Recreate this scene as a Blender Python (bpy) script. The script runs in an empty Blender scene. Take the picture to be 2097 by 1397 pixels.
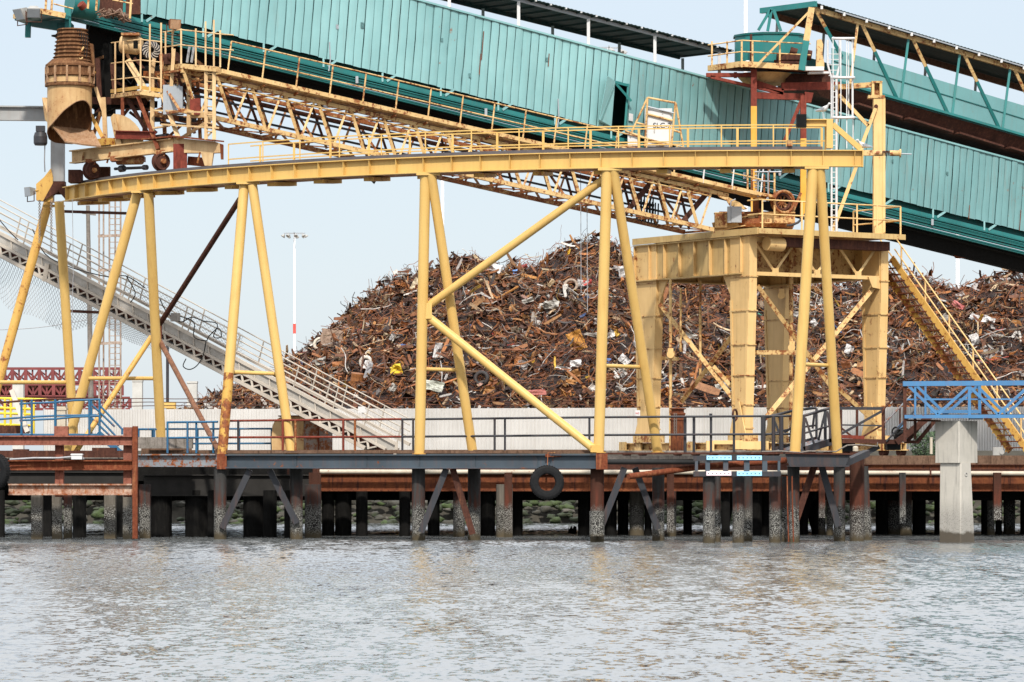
import bpy, math, random
from mathutils import Vector, Matrix, noise
V = Vector
random.seed(7)
RND = random.Random(11)
scene = bpy.context.scene
COL = scene.collection
F, HC, CX, HY = 7800.0, 2.6, 1048.5, 940.0      # focal length in photo pixels, eye height, optical axis
Z = V((0, 0, 1))

def W(px, py, Y): return V(((px - CX) * Y / F, Y, HC + (HY - py) * Y / F))
def wx(px, Y): return (px - CX) * Y / F
def wz(py, Y): return HC + (HY - py) * Y / F
def lerp(a, b, t): return a + (b - a) * t

# ------------------------------------------------------------------ mesh builder
class MB:
    def __init__(s): s.v = []; s.f = []; s.sm = []; s.c = []
    def add(s, vs, fs, smooth=False, col=None):
        o = len(s.v); s.v.extend(vs)
        for f in fs:
            s.f.append(tuple(i + o for i in f)); s.sm.append(smooth); s.c.append(col)
    def box(s, c, size, ax=None, col=None):
        c = V(c); ax = ax or (V((1, 0, 0)), V((0, 1, 0)), Z)
        a, b, d = ax[0] * size[0] / 2, ax[1] * size[1] / 2, ax[2] * size[2] / 2
        vs = [c + a * i + b * j + d * k for k in (-1, 1) for j in (-1, 1) for i in (-1, 1)]
        s.add(vs, [(0, 2, 3, 1), (4, 5, 7, 6), (0, 1, 5, 4), (2, 6, 7, 3), (0, 4, 6, 2), (1, 3, 7, 5)], False, col)
        return s
    def beam(s, a, b, w, h, up=Z, col=None):
        a, b = V(a), V(b); d = b - a; L = d.length; d = d / L
        sd = d.cross(V(up))
        if sd.length < 1e-4: sd = d.cross(V((0, 1, 0)))
        sd.normalize(); u = sd.cross(d)
        s.box((a + b) / 2, (L, w, h), (d, -sd, u), col)
        return s
    def ibeam(s, a, b, h, bw, tf=.03, tw=.02, up=Z):
        a, b = V(a), V(b); d = (b - a).normalized(); sd = d.cross(V(up)).normalized(); u = sd.cross(d)
        s.beam(a + u * (h / 2 - tf / 2), b + u * (h / 2 - tf / 2), bw, tf, up)
        s.beam(a - u * (h / 2 - tf / 2), b - u * (h / 2 - tf / 2), bw, tf, up)
        s.beam(a, b, tw, h - 2 * tf, up)
        return s
    def tube(s, pts, r, n=10, cap=True, col=None, r2=None):
        pts = [V(p) for p in pts]; m = len(pts)
        t = [((pts[min(i + 1, m - 1)] - pts[max(i - 1, 0)]).normalized()) for i in range(m)]
        ref = Z if abs(t[0].z) < .9 else V((1, 0, 0))
        nn = (ref - t[0] * ref.dot(t[0])).normalized(); vs = []
        for i in range(m):
            nn = nn - t[i] * nn.dot(t[i])
            nn = nn.normalized() if nn.length > 1e-6 else t[i].orthogonal().normalized()
            bb = t[i].cross(nn); rr = r if r2 is None else lerp(r, r2, i / (m - 1))
            for k in range(n):
                a = 2 * math.pi * k / n
                vs.append(pts[i] + nn * (math.cos(a) * rr) + bb * (math.sin(a) * rr))
        fs = [(i * n + k, i * n + (k + 1) % n, (i + 1) * n + (k + 1) % n, (i + 1) * n + k) for i in range(m - 1) for k in range(n)]
        s.add(vs, fs, n > 5, col)
        if cap:
            s.add(vs[:n], [tuple(range(n))[::-1]], False, col); s.add(vs[-n:], [tuple(range(n))], False, col)
        return s
    def rod(s, a, b, r, n=10, col=None, r2=None): return s.tube([a, b], r, n, True, col, r2)
    def lathe(s, prof, o, axis=Z, n=24, col=None, closed=False):
        axis = V(axis).normalized(); e1 = axis.orthogonal().normalized(); e2 = axis.cross(e1); o = V(o)
        vs = [o + axis * z + (e1 * math.cos(2 * math.pi * k / n) + e2 * math.sin(2 * math.pi * k / n)) * r for r, z in prof for k in range(n)]
        m = len(prof)
        for i in range(m if closed else m - 1):
            j = (i + 1) % m
            ang = abs(math.atan2(prof[j][0] - prof[i][0], prof[j][1] - prof[i][1] + 1e-9))
            s_fs = [(i * n + k, i * n + (k + 1) % n, j * n + (k + 1) % n, j * n + k) for k in range(n)]
            ring = vs[i * n:(i + 1) * n] + vs[j * n:(j + 1) * n]
            s.add(ring, [(k, (k + 1) % n, n + (k + 1) % n, n + k) for k in range(n)], True, col)
        return s
    def prism(s, pts, vec, col=None):
        pts = [V(p) for p in pts]; vec = V(vec); n = len(pts)
        vs = pts + [p + vec for p in pts]
        s.add(vs, [tuple(range(n))[::-1], tuple(range(n, 2 * n))] + [(i, (i + 1) % n, n + (i + 1) % n, n + i) for i in range(n)], False, col)
        return s
    def quad(s, a, b, c, d, col=None): s.add([V(a), V(b), V(c), V(d)], [(0, 1, 2, 3)], False, col); return s
    def torus(s, c, axis, R, r, n=28, m=12, squash=1.0, col=None):
        axis = V(axis).normalized(); e1 = axis.orthogonal().normalized(); e2 = axis.cross(e1); c = V(c); vs = []
        for i in range(n):
            a = 2 * math.pi * i / n; d = e1 * math.cos(a) + e2 * math.sin(a)
            for k in range(m):
                b = 2 * math.pi * k / m
                vs.append(c + d * (R + r * math.cos(b)) + axis * (r * squash * math.sin(b)))
        s.add(vs, [(i * m + k, i * m + (k + 1) % m, ((i + 1) % n) * m + (k + 1) % m, ((i + 1) % n) * m + k) for i in range(n) for k in range(m)], True, col)
        return s

OFF = {}
def build(name, mb, mat, parent=None, origin=None):
    off = OFF[parent.name] if parent else (V(origin) if origin is not None else V((0, 0, 0)))
    me = bpy.data.meshes.new(name)
    me.from_pydata([tuple(p - off) for p in mb.v], [], mb.f)
    me.polygons.foreach_set('use_smooth', mb.sm)
    if any(c is not None for c in mb.c):
        at = me.color_attributes.new('Col', 'FLOAT_COLOR', 'CORNER')
        dat = []
        for f, c in zip(mb.f, mb.c):
            c = c or (.1, .05, .03); dat.extend((c[0], c[1], c[2], 1.0) * len(f))
        at.data.foreach_set('color', dat)
    me.materials.append(mat); me.update()
    o = bpy.data.objects.new(name, me); COL.objects.link(o)
    if parent: o.parent = parent
    else: o.location = off
    OFF[o.name] = off
    return o
def tag(o, label=None, cat=None, group=None, kind=None):
    if label: o['label'] = label
    if cat: o['category'] = cat
    if group: o['group'] = group
    if kind: o['kind'] = kind
    return o
def thing(name, label, cat, loc, group=None):
    o = bpy.data.objects.new(name, None); COL.objects.link(o); o.location = V(loc); o.empty_display_size = .3
    OFF[o.name] = V(loc)
    return tag(o, label, cat, group)
def single(name, mb, mat, label, cat, origin, group=None): return tag(build(name, mb, mat, None, origin), label, cat, group)
def dup(root, loc, label=None, group=None):
    r = root.copy(); COL.objects.link(r); r.location = V(loc)
    if label: r['label'] = label
    if group: r['group'] = group
    for ch in list(root.children):
        c = ch.copy(); COL.objects.link(c); c.parent = r
        for g in ch.children:
            d = g.copy(); COL.objects.link(d); d.parent = c
    return r

# ------------------------------------------------------------------ materials
def _nt(name):
    m = bpy.data.materials.new(name); m.use_nodes = True; nt = m.node_tree
    return m, nt, nt.nodes['Principled BSDF']
def _noise(nt, vec, scale, detail=6, rough=.6):
    n = nt.nodes.new('ShaderNodeTexNoise'); n.inputs['Scale'].default_value = scale; n.inputs['Detail'].default_value = detail
    n.inputs['Roughness'].default_value = rough; nt.links.new(vec, n.inputs['Vector']); return n.outputs['Fac']
def _ramp(nt, fac, a, b):
    n = nt.nodes.new('ShaderNodeMapRange'); n.inputs['From Min'].default_value = a; n.inputs['From Max'].default_value = b
    nt.links.new(fac, n.inputs['Value']); return n.outputs['Result']
def _mix(nt, fac, a, b, mode='MIX'):
    n = nt.nodes.new('ShaderNodeMix'); n.data_type = 'RGBA'; n.blend_type = mode
    if isinstance(fac, (int, float)): n.inputs['Factor'].default_value = fac
    else: nt.links.new(fac, n.inputs['Factor'])
    for k, x in (('A', a), ('B', b)):
        s = [i for i in n.inputs if i.name == k and i.type == 'RGBA'][0]
        if isinstance(x, tuple): s.default_value = (*x, 1)
        else: nt.links.new(x, s)
    return [o for o in n.outputs if o.type == 'RGBA'][0]
def _math(nt, op, a, b=None):
    n = nt.nodes.new('ShaderNodeMath'); n.operation = op; n.use_clamp = False
    for i, x in enumerate((a, b)):
        if x is None: continue
        if isinstance(x, (int, float)): n.inputs[i].default_value = x
        else: nt.links.new(x, n.inputs[i])
    return n.outputs[0]
def _pos(nt, sc=(1, 1, 1)):
    g = nt.nodes.new('ShaderNodeNewGeometry'); m = nt.nodes.new('ShaderNodeMapping'); m.inputs['Scale'].default_value = sc
    nt.links.new(g.outputs['Position'], m.inputs['Vector']); return m.outputs['Vector']
def _bump(nt, bsdf, h, strength, dist):
    b = nt.nodes.new('ShaderNodeBump'); b.inputs['Strength'].default_value = strength; b.inputs['Distance'].default_value = dist
    nt.links.new(h, b.inputs['Height']); nt.links.new(b.outputs['Normal'], bsdf.inputs['Normal'])

RUST, RUST2 = (.13, .035, .012), (.27, .085, .022)
def paint(name, base, base2=None, rust=.3, scale=1.2, rough=.5, rc=RUST, rc2=RUST2, streak=.35, metal=0, spec=.28, bump=.25):
    """weathered paint: mottling, rain streaks and rust spots; rust 0..1 is the share of bare rust"""
    m, nt, b = _nt(name); base2 = base2 or tuple(c * .8 for c in base)
    p = _pos(nt); ps = _pos(nt, (5, 5, .45))
    n1 = _noise(nt, p, scale, 5); n2 = _noise(nt, p, scale * 5.5, 10, .72); n3 = _noise(nt, ps, 1.6, 6, .6); n4 = _noise(nt, p, scale * 18, 4)
    c = _mix(nt, _ramp(nt, n1, .35, .68), base, base2)
    c = _mix(nt, _math(nt, 'MULTIPLY', _ramp(nt, n3, .5, .75), streak), c, tuple(x * .42 + y * .42 for x, y in zip(base, rc2)))
    rcol = _mix(nt, _ramp(nt, n4, .35, .65), rc, rc2)
    th = .90 - rust * .45
    mask = _math(nt, 'ADD', _math(nt, 'MULTIPLY', n2, .62), _math(nt, 'ADD', _math(nt, 'MULTIPLY', n1, .28), _math(nt, 'MULTIPLY', n3, .12)))
    c = _mix(nt, _ramp(nt, mask, th - .17, th - .12), c, rcol)
    nt.links.new(c, b.inputs['Base Color'])
    b.inputs['Roughness'].default_value = rough; b.inputs['Metallic'].default_value = metal
    b.inputs['Specular IOR Level'].default_value = spec
    if bump: _bump(nt, b, n2, bump, .01)
    return m
def rusty(name, a, b2, c3=None, scale=2.0, rough=.85):
    m, nt, b = _nt(name); p = _pos(nt); ps = _pos(nt, (4, 4, .6))
    n1 = _noise(nt, p, scale, 8, .7); n2 = _noise(nt, ps, 2.2, 6, .65); n3 = _noise(nt, p, scale * 7, 6, .7)
    c = _mix(nt, _ramp(nt, n1, .35, .65), a, b2)
    if c3: c = _mix(nt, _ramp(nt, n2, .52, .66), c, c3)
    c = _mix(nt, _math(nt, 'MULTIPLY', _ramp(nt, n3, .45, .7), .55), c, tuple(x * .35 for x in a))
    nt.links.new(c, b.inputs['Base Color']); b.inputs['Roughness'].default_value = rough; b.inputs['Specular IOR Level'].default_value = .12
    _bump(nt, b, n3, .4, .015); return m
def plain(name, c, rough=.6, metal=0, var=.25, scale=3):
    m, nt, b = _nt(name); p = _pos(nt); n = _noise(nt, p, scale, 7, .65)
    nt.links.new(_mix(nt, _ramp(nt, n, .3, .7), tuple(x * (1 - var) for x in c), tuple(min(1, x * (1 + var * .6)) for x in c)), b.inputs['Base Color'])
    b.inputs['Roughness'].default_value = rough; b.inputs['Metallic'].default_value = metal; b.inputs['Specular IOR Level'].default_value = .5 if max(c) > .06 else .12; return m
def pile_mat(name, top, rustband, low=(.035, .032, .022)):
    """tidal pile: bare top, rust band, pale barnacles above a dark wet foot"""
    m, nt, b = _nt(name); p = _pos(nt); ps = _pos(nt, (6, 6, .6))
    n1 = _noise(nt, p, 3, 8, .7); n3 = _noise(nt, ps, 1.5, 6)
    sx = nt.nodes.new('ShaderNodeSeparateXYZ'); nt.links.new(p, sx.inputs[0]); z = _math(nt, 'ADD', sx.outputs['Z'], _math(nt, 'ADD', _math(nt, 'MULTIPLY', n1, .3), _math(nt, 'MULTIPLY', n3, .34)))
    c = _mix(nt, _ramp(nt, n3, .3, .7), top, tuple(x * .5 for x in top))
    if rustband:
        band = _math(nt, 'MULTIPLY', _ramp(nt, z, 1.28, 1.42), _ramp(nt, z, 2.3, 1.75))
        c = _mix(nt, _math(nt, 'MULTIPLY', band, _ramp(nt, n3, .4, .6)), c, rustband)
    vo = nt.nodes.new('ShaderNodeTexVoronoi'); vo.inputs['Scale'].default_value = 30; nt.links.new(p, vo.inputs['Vector'])
    spk = _mix(nt, _ramp(nt, vo.outputs['Distance'], .28, .52), (.36, .35, .32), (.022, .02, .018))
    spk = _mix(nt, _ramp(nt, n1, .46, .7), spk, tuple(.15 * k for k in (.9, .85, .75)))
    c = _mix(nt, _math(nt, 'MULTIPLY', _ramp(nt, z, 1.5, 1.2), .85), c, spk)
    c = _mix(nt, _ramp(nt, z, .62, .42), c, _mix(nt, n1, low, (.1, .075, .045)))
    c = _mix(nt, _ramp(nt, z, .3, .2), c, (.02, .022, .016))
    nt.links.new(c, b.inputs['Base Color']); b.inputs['Roughness'].default_value = .85; b.inputs['Specular IOR Level'].default_value = .12
    _bump(nt, b, vo.outputs['Distance'], .3, .02); return m

M = {}
M['yellow'] = paint('yellow_paint', (.585, .385, .125), (.55, .345, .105), .17, .5, .45, streak=.28)
M['yellow_tube'] = paint('yellow_tube_paint', (.58, .38, .125), (.54, .335, .10), .2, .6, .42, streak=.34)
M['yellow_rusty'] = paint('rusty_yellow_tube', (.55, .33, .085), (.47, .26, .06), .40, .9, .5)
M['yellow_bad'] = paint('half_rusted_tube', (.52, .31, .07), (.45, .25, .05), .56, .6, .6)
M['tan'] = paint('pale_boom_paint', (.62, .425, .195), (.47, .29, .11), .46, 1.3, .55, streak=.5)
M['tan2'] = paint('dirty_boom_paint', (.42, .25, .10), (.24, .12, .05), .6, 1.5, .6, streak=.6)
M['tower'] = paint('tower_paint', (.68, .455, .20), (.58, .375, .15), .32, .7, .55, streak=.4)
M['tower_grime_shade'] = paint('grimy_shaded_tower_paint', (.52, .36, .155), (.40, .265, .10), .36, 1.0, .6, streak=.7)  # darker tower paint: grime, plus the boom's shade put into the colour
M['tower_rusty'] = paint('tower_rusty_paint', (.60, .41, .18), (.44, .27, .10), .48, 1.1, .6)
M['spout'] = paint('spout_paint', (.52, .35, .165), (.40, .23, .10), .34, 1.7, .6, streak=.8)
M['spout_dark'] = rusty('spout_dark_rust', (.10, .045, .022), (.19, .09, .04), (.28, .15, .07))
M['dust'] = rusty('dusty_rust', (.30, .17, .09), (.38, .24, .15), (.25, .12, .06), 3)
M['teal'] = paint('teal_panel_paint', (.24, .435, .435), (.18, .35, .352), .24, .35, .5, streak=.2, bump=.12)
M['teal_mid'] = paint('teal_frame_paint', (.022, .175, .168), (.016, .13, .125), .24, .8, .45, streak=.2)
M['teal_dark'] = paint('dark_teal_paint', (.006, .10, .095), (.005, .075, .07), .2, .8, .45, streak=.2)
M['black'] = plain('flat_black', (.006, .0055, .005), .9)  # flat black; on the gallery belly and doorway it paints in shade
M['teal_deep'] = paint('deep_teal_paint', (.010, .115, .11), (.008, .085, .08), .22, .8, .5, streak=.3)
M['seam'] = plain('teal_seam', (.085, .19, .19), .6, 0, .4, 1)
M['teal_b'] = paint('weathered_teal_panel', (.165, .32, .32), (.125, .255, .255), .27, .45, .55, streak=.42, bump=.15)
M['teal2'] = paint('darker_teal_panel', (.14, .30, .30), (.115, .25, .25), .24, .5, .5, streak=.3, bump=.12)
M['roofdark'] = paint('dark_roof_sheet', (.02, .045, .04), (.014, .03, .028), .05, 1, .6)
M['rail_steel'] = plain('worn_rail_steel', (.085, .075, .08), .5, .2)
M['rust'] = rusty('rust_brown', (.12, .032, .016), (.19, .055, .025), (.26, .1, .045))
M['rust_red'] = rusty('red_rust', (.15, .032, .022), (.22, .05, .032), (.12, .03, .02), 1.2, .7)
M['rust_pink'] = rusty('pinkish_rust', (.18, .068, .046), (.27, .105, .072), (.12, .038, .025), 1.2)
M['rust_orange'] = rusty('orange_rust', (.11, .034, .018), (.21, .07, .028), (.05, .02, .016), 1.6)
M['rust_flaky'] = rusty('flaking_rust', (.22, .06, .02), (.55, .42, .33), (.30, .1, .03), 3.2)
M['rust_dark'] = rusty('dark_rust', (.05, .022, .016), (.09, .036, .025), (.12, .05, .03))
M['brace_brown'] = rusty('brown_primer', (.165, .075, .042), (.21, .105, .062), (.12, .045, .025), 1.0, .6)
M['steelblue'] = paint('slate_blue_paint', (.060, .078, .096), (.042, .054, .066), .3, .8, .5)
M['steelgrey'] = paint('grey_beam_paint', (.22, .24, .26), (.16, .175, .19), .5, 1.0, .55)
M['oldsteel'] = rusty('pale_rusted_steel', (.30, .22, .17), (.40, .33, .28), (.22, .13, .08), 2)
M['darksteel'] = paint('dark_steel', (.035, .037, .042), (.025, .025, .03), .2, 1, .5)
M['darkbeam'] = plain('dark_beam', (.028, .026, .024), .8)
M['tan_rusty'] = paint('grimy_carriage_paint', (.62, .44, .23), (.45, .28, .13), .33, 1.6, .6, streak=.8)
M['greysteel'] = paint('plain_grey_steel', (.33, .33, .325), (.26, .26, .255), .12, 1, .55, streak=.3)
M['blue'] = paint('blue_paint', (.065, .19, .36), (.055, .155, .30), .3, 1.2, .45)
M['blue_rail'] = paint('blue_rail_paint', (.022, .115, .215), (.018, .085, .165), .34, 1.5, .45)
M['padblue'] = plain('pale_blue_pad', (.32, .62, .85), .5, 0, .2, 6)
M['padpink'] = plain('faded_pink_pad', (.78, .62, .66), .5, 0, .15, 6)
M['brightyellow'] = paint('bright_yellow_paint', (.78, .58, .05), (.7, .5, .04), .08, 1.5, .5)
M['alu'] = paint('weathered_aluminium', (.49, .435, .37), (.38, .335, .28), .3, 1.4, .5, rc=(.25, .2, .16), rc2=(.4, .33, .27))
M['alu_dark'] = plain('dull_aluminium', (.22, .2, .18), .6)
M['galv'] = plain('galvanised_steel', (.31, .33, .35), .45, .2, .12, 2)
M['white'] = plain('white_paint', (.55, .54, .53), .5, 0, .06, 3)
M['whitepipe'] = paint('cream_pipe', (.50, .45, .36), (.40, .34, .26), .33, 1.3, .5)
M['concrete'] = None
M['wood'] = rusty('weathered_timber', (.11, .062, .040), (.165, .10, .066), (.065, .036, .023), 1.5)
M['greywood'] = rusty('grey_timber', (.16, .14, .12), (.24, .21, .185), (.1, .085, .07), 1.5)
M['rubber'] = plain('black_rubber', (.011, .011, .0115), .7, 0, .4, 8)
M['cable'] = plain('black_cable', (.02, .02, .02), .6)
M['wire'] = plain('grey_wire', (.3, .3, .31), .5)
M['chain'] = plain('old_chain', (.25, .21, .18), .6, .3)
M['truss_red'] = paint('dull_red_paint', (.19, .046, .045), (.14, .034, .034), .1, 1, .6)
M['mast'] = plain('mast_white', (.82, .83, .84), .5, 0, .03)
M['mastred'] = plain('mast_red', (.65, .08, .06), .5)
M['lamp'] = plain('lamp_housing', (.30, .29, .27), .5)
M['ink'] = plain('black_lettering', (.02, .02, .025), .6)
M['redink'] = plain('red_lettering', (.55, .05, .05), .6)
M['pile'] = pile_mat('grey_tidal_pile', (.052, .05, .048), (.085, .032, .022))
M['pile_red'] = pile_mat('rusty_tidal_pile', (.07, .03, .02), (.10, .032, .02))
M['pile_conc'] = pile_mat('concrete_tidal_pile', (.16, .14, .115), None, (.1, .085, .06))
M['pile_black'] = rusty('shaded_creosote_pile', (.005, .0045, .004), (.009, .0085, .008), (.015, .014, .0125), 3)  # creosote timber, made blacker for the shade under the deck
def concrete():
    m, nt, b = _nt('cast_concrete'); p = _pos(nt); ps = _pos(nt, (5, 5, .5)); n1 = _noise(nt, p, 1.2, 9, .7); n2 = _noise(nt, ps, 1.4, 6); n3 = _noise(nt, p, 28, 4)
    sx = nt.nodes.new('ShaderNodeSeparateXYZ'); nt.links.new(p, sx.inputs[0]); z = _math(nt, 'ADD', sx.outputs['Z'], _math(nt, 'MULTIPLY', n1, .7))
    c = _mix(nt, _ramp(nt, n1, .3, .7), (.50, .465, .405), (.40, .37, .32)); c = _mix(nt, _ramp(nt, n2, .52, .75), c, (.24, .225, .2))
    dots = _mix(nt, _ramp(nt, n3, .55, .62), (.30, .28, .25), (.09, .085, .075))
    c = _mix(nt, _math(nt, 'MULTIPLY', _ramp(nt, z, 1.75, 1.1), .75), c, dots)
    c = _mix(nt, _ramp(nt, z, .78, .68), c, _mix(nt, n1, (.10, .075, .05), (.05, .045, .035)))
    nt.links.new(c, b.inputs['Base Color']); b.inputs['Roughness'].default_value = .85; _bump(nt, b, n3, .2, .01); return m
M['concrete'] = concrete()
def scrapmat():
    m, nt, b = _nt('mixed_scrap'); at = nt.nodes.new('ShaderNodeVertexColor'); at.layer_name = 'Col'
    p = _pos(nt); n = _noise(nt, p, 9, 6, .7)
    c = _mix(nt, _math(nt, 'MULTIPLY', _ramp(nt, n, .42, .62), .55), at.outputs['Color'], (.05, .017, .008))
    nt.links.new(c, b.inputs['Base Color']); b.inputs['Roughness'].default_value = .6; b.inputs['Specular IOR Level'].default_value = .3; return m
M['scrap'] = scrapmat()
def attrmat(name, rough=.85):
    m, nt, b = _nt(name); at = nt.nodes.new('ShaderNodeVertexColor'); at.layer_name = 'Col'; p = _pos(nt); n = _noise(nt, p, 6, 7, .7)
    nt.links.new(_mix(nt, _math(nt, 'MULTIPLY', _ramp(nt, n, .4, .65), .6), at.outputs['Color'], (.03, .03, .02)), b.inputs['Base Color'])
    b.inputs['Roughness'].default_value = rough; return m
M['rock'] = attrmat('algae_rock')
M['leaf'] = attrmat('leaf', .6)
def watermat():
    """choppy harbour water: the facet slopes come straight from noise, so they stay true at a grazing view"""
    m, nt, b = _nt('harbour_water')
    b.inputs['Base Color'].default_value = (.10, .105, .105, 1); b.inputs['Roughness'].default_value = .05; b.inputs['IOR'].default_value = 1.38
    def fld(sc, scale, detail):
        n = nt.nodes.new('ShaderNodeTexNoise'); n.inputs['Scale'].default_value = scale; n.inputs['Detail'].default_value = detail; n.inputs['Roughness'].default_value = .55
        nt.links.new(_pos(nt, sc), n.inputs['Vector']); v = nt.nodes.new('ShaderNodeVectorMath'); v.operation = 'SUBTRACT'; v.inputs[1].default_value = (.5, .5, .5)
        nt.links.new(n.outputs['Color'], v.inputs[0]); return v.outputs[0]
    def vop(op, a, c):
        v = nt.nodes.new('ShaderNodeVectorMath'); v.operation = op; nt.links.new(a, v.inputs[0])
        if isinstance(c, tuple): v.inputs[1].default_value = c
        else: nt.links.new(c, v.inputs[1])
        return v.outputs[0]
    f1 = vop('MULTIPLY', fld((1.25, .5, 1), 6.0, 4), (.46, .56, 0)); f2 = vop('MULTIPLY', fld((1.0, .55, 1), 2.0, 2), (.15, .26, 0))
    gust = _math(nt, 'ADD', _math(nt, 'MULTIPLY', _ramp(nt, _noise(nt, _pos(nt, (.10, .06, 1)), 1, 3), .3, .7), .5), .72)
    f3 = vop('MULTIPLY', fld((1.5, .16, 1), 1.2, 3), (.07, .20, 0)); sm = vop('ADD', vop('ADD', f1, f2), f3); sc = nt.nodes.new('ShaderNodeVectorMath'); sc.operation = 'SCALE'; nt.links.new(sm, sc.inputs[0]); nt.links.new(gust, sc.inputs['Scale'])
    nv = nt.nodes.new('ShaderNodeVectorMath'); nv.operation = 'NORMALIZE'; nt.links.new(vop('ADD', sc.outputs[0], (0, -.11, 1)), nv.inputs[0])
    nt.links.new(nv.outputs[0], b.inputs['Normal']); return m
M['water'] = watermat()
M['ground'] = plain('yard_ground', (.2, .17, .14), .9, 0, .3, .8)
M['mud'] = plain('river_mud', (.06, .055, .045), .9)

# ------------------------------------------------------------------ shared shapes
def rail_run(root, pts, levels, posts, rr, pr, mat, base=None, rname='rail', pname='post'):
    """handrail: pts = polyline of floor points (world), levels = rail heights, posts = list of (fraction, ...) along it"""
    pts = [V(p) for p in pts]
    for h in levels:
        build(rname, MB().tube([p + Z * h for p in pts], rr, 6), mat, root)
    seg = [0]
    for a, b in zip(pts, pts[1:]): seg.append(seg[-1] + (b - a).length)
    for t in posts:
        d = t * seg[-1]
        for i in range(len(pts) - 1):
            if d <= seg[i + 1] + 1e-6:
                p = pts[i].lerp(pts[i + 1], (d - seg[i]) / (seg[i + 1] - seg[i])); break
        build(pname, MB().rod(p, p + Z * max(levels), pr, 6), mat, root)
def text_mesh(name, txt, size, loc, xdir, mat, parent, up=Z, extr=.006):
    cu = bpy.data.curves.new(name, 'FONT'); cu.body = txt; cu.size = size; cu.extrude = extr
    to = bpy.data.objects.new(name, cu); COL.objects.link(to)
    dg = bpy.context.evaluated_depsgraph_get(); me = bpy.data.meshes.new_from_object(to.evaluated_get(dg))
    bpy.data.objects.remove(to); bpy.data.curves.remove(cu)
    x = V(xdir).normalized(); y = V(up); n = x.cross(y); y = n.cross(x)
    mt = Matrix((x, y, n)).transposed().to_4x4(); off = OFF[parent.name]
    me.transform(Matrix.Translation(V(loc) - off) @ mt); me.materials.clear(); me.materials.append(mat)
    o = bpy.data.objects.new(name, me); COL.objects.link(o); o.parent = parent; OFF[o.name] = off; return o
SKY_STRENGTH, SUN_STRENGTH, EXPOSURE = .1, 3.1, .58
# ------------------------------------------------------------------ water, bank, yard
def struct(name, mb, mat): return tag(build(name, mb, mat), kind='structure')
mb = MB(); mb.quad((-700, -60, 0), (700, -60, 0), (700, 156, 0), (-700, 156, 0)); struct('water', mb, M['water'])
mb = MB(); mb.quad((-700, -60, -2.5), (700, -60, -2.5), (700, 151, -2.5), (-700, 151, -2.5))
mb.quad((-700, 151, -2.5), (700, 151, -2.5), (700, 159.5, 2.95), (-700, 159.5, 2.95)); struct('shore_bank', mb, M['mud'])
mb = MB(); mb.quad((-3000, 159.5, 2.95), (3000, 159.5, 2.95), (3000, 5000, 2.95), (-3000, 5000, 2.95)); struct('yard_ground', mb, M['ground'])

def ico(c, r, rng, col, mb, sq=.75):
    t = (1 + 5 ** .5) / 2
    vs = [V(p).normalized() for p in ((-1, t, 0), (1, t, 0), (-1, -t, 0), (1, -t, 0), (0, -1, t), (0, 1, t), (0, -1, -t), (0, 1, -t), (t, 0, -1), (t, 0, 1), (-t, 0, -1), (-t, 0, 1))]
    fs = [(0, 11, 5), (0, 5, 1), (0, 1, 7), (0, 7, 10), (0, 10, 11), (1, 5, 9), (5, 11, 4), (11, 10, 2), (10, 7, 6), (7, 1, 8), (3, 9, 4), (3, 4, 2), (3, 2, 6), (3, 6, 8), (3, 8, 9), (4, 9, 5), (2, 4, 11), (6, 2, 10), (8, 6, 7), (9, 8, 1)]
    mid = {}; out = list(vs); nf = []
    def m(a, b):
        k = (min(a, b), max(a, b))
        if k not in mid: out.append(((out[a] + out[b]) / 2).normalized()); mid[k] = len(out) - 1
        return mid[k]
    for a, b, d in fs:
        x, y, z = m(a, b), m(b, d), m(d, a); nf += [(a, x, z), (b, y, x), (d, z, y), (x, y, z)]
    sd = V((rng.uniform(0, 99), rng.uniform(0, 99), rng.uniform(0, 99)))
    st = (rng.uniform(.8, 1.35), rng.uniform(.8, 1.1), sq * rng.uniform(.8, 1.1))
    pts = []
    for p in out:
        k = r * (1 + .8 * noise.noise(p * 1.4 + sd)); pts.append(V(c) + V((p.x * k * st[0], p.y * k * st[1], p.z * k * st[2])))
    mb.add(pts, nf, True, col)
rk = MB(); rng = random.Random(5)
for i in range(2300):
    x = rng.uniform(-27, 27); t = rng.random() ** .9; y = 153.2 + t * 6; z = -.1 + t * 2.7
    u = rng.random()
    col = (.04, .064, .014) if u < .3 else (.024, .034, .013) if u < .62 else (.05, .046, .036) if u < .92 else (.11, .10, .085)
    ico((x, y, z), rng.uniform(.10, .26), rng, col, rk, .62)
tag(build('riprap_rocks', rk, M['rock']), 'algae green boulders covering the bank under the wharf', kind='stuff')

# ------------------------------------------------------------------ corrugated fence
FY = 180.0
fr = thing('corrugated_fence', 'long pale corrugated metal fence standing in front of the scrap heaps', 'fence', (0, FY, 2.95))
mb = MB(); pitch = .125; x0, x1 = wx(90, FY), wx(2240, FY); n = int((x1 - x0) / pitch)
rng = random.Random(3)
zb = 2.9; cols = []
vs = []; fs = []
k = 0
def ftop(x): return wz(839 - 6.5 * (x - x0) / (x1 - x0), FY)
xs = []
for i in range(n):
    xs += [(x0 + i * pitch, 0), (x0 + (i + .3) * pitch, 0), (x0 + (i + .42) * pitch, .06), (x0 + (i + .88) * pitch, .06)]
for x, d in xs:
    j = noise.noise(V((x * .35, 0, 0))) * .03
    vs += [V((x, FY + d + j, zb)), V((x, FY + d + j, ftop(x)))]
for i in range(len(xs) - 1): fs.append((2 * i, 2 * i + 2, 2 * i + 3, 2 * i + 1))
mb.add(vs, fs); build('corrugated_sheet', mb, paint('fence_sheet', (.56, .545, .525), (.45, .435, .415), .24, .35, .5, rc=(.3, .2, .13), rc2=(.4, .3, .2), streak=.3), fr)
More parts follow.
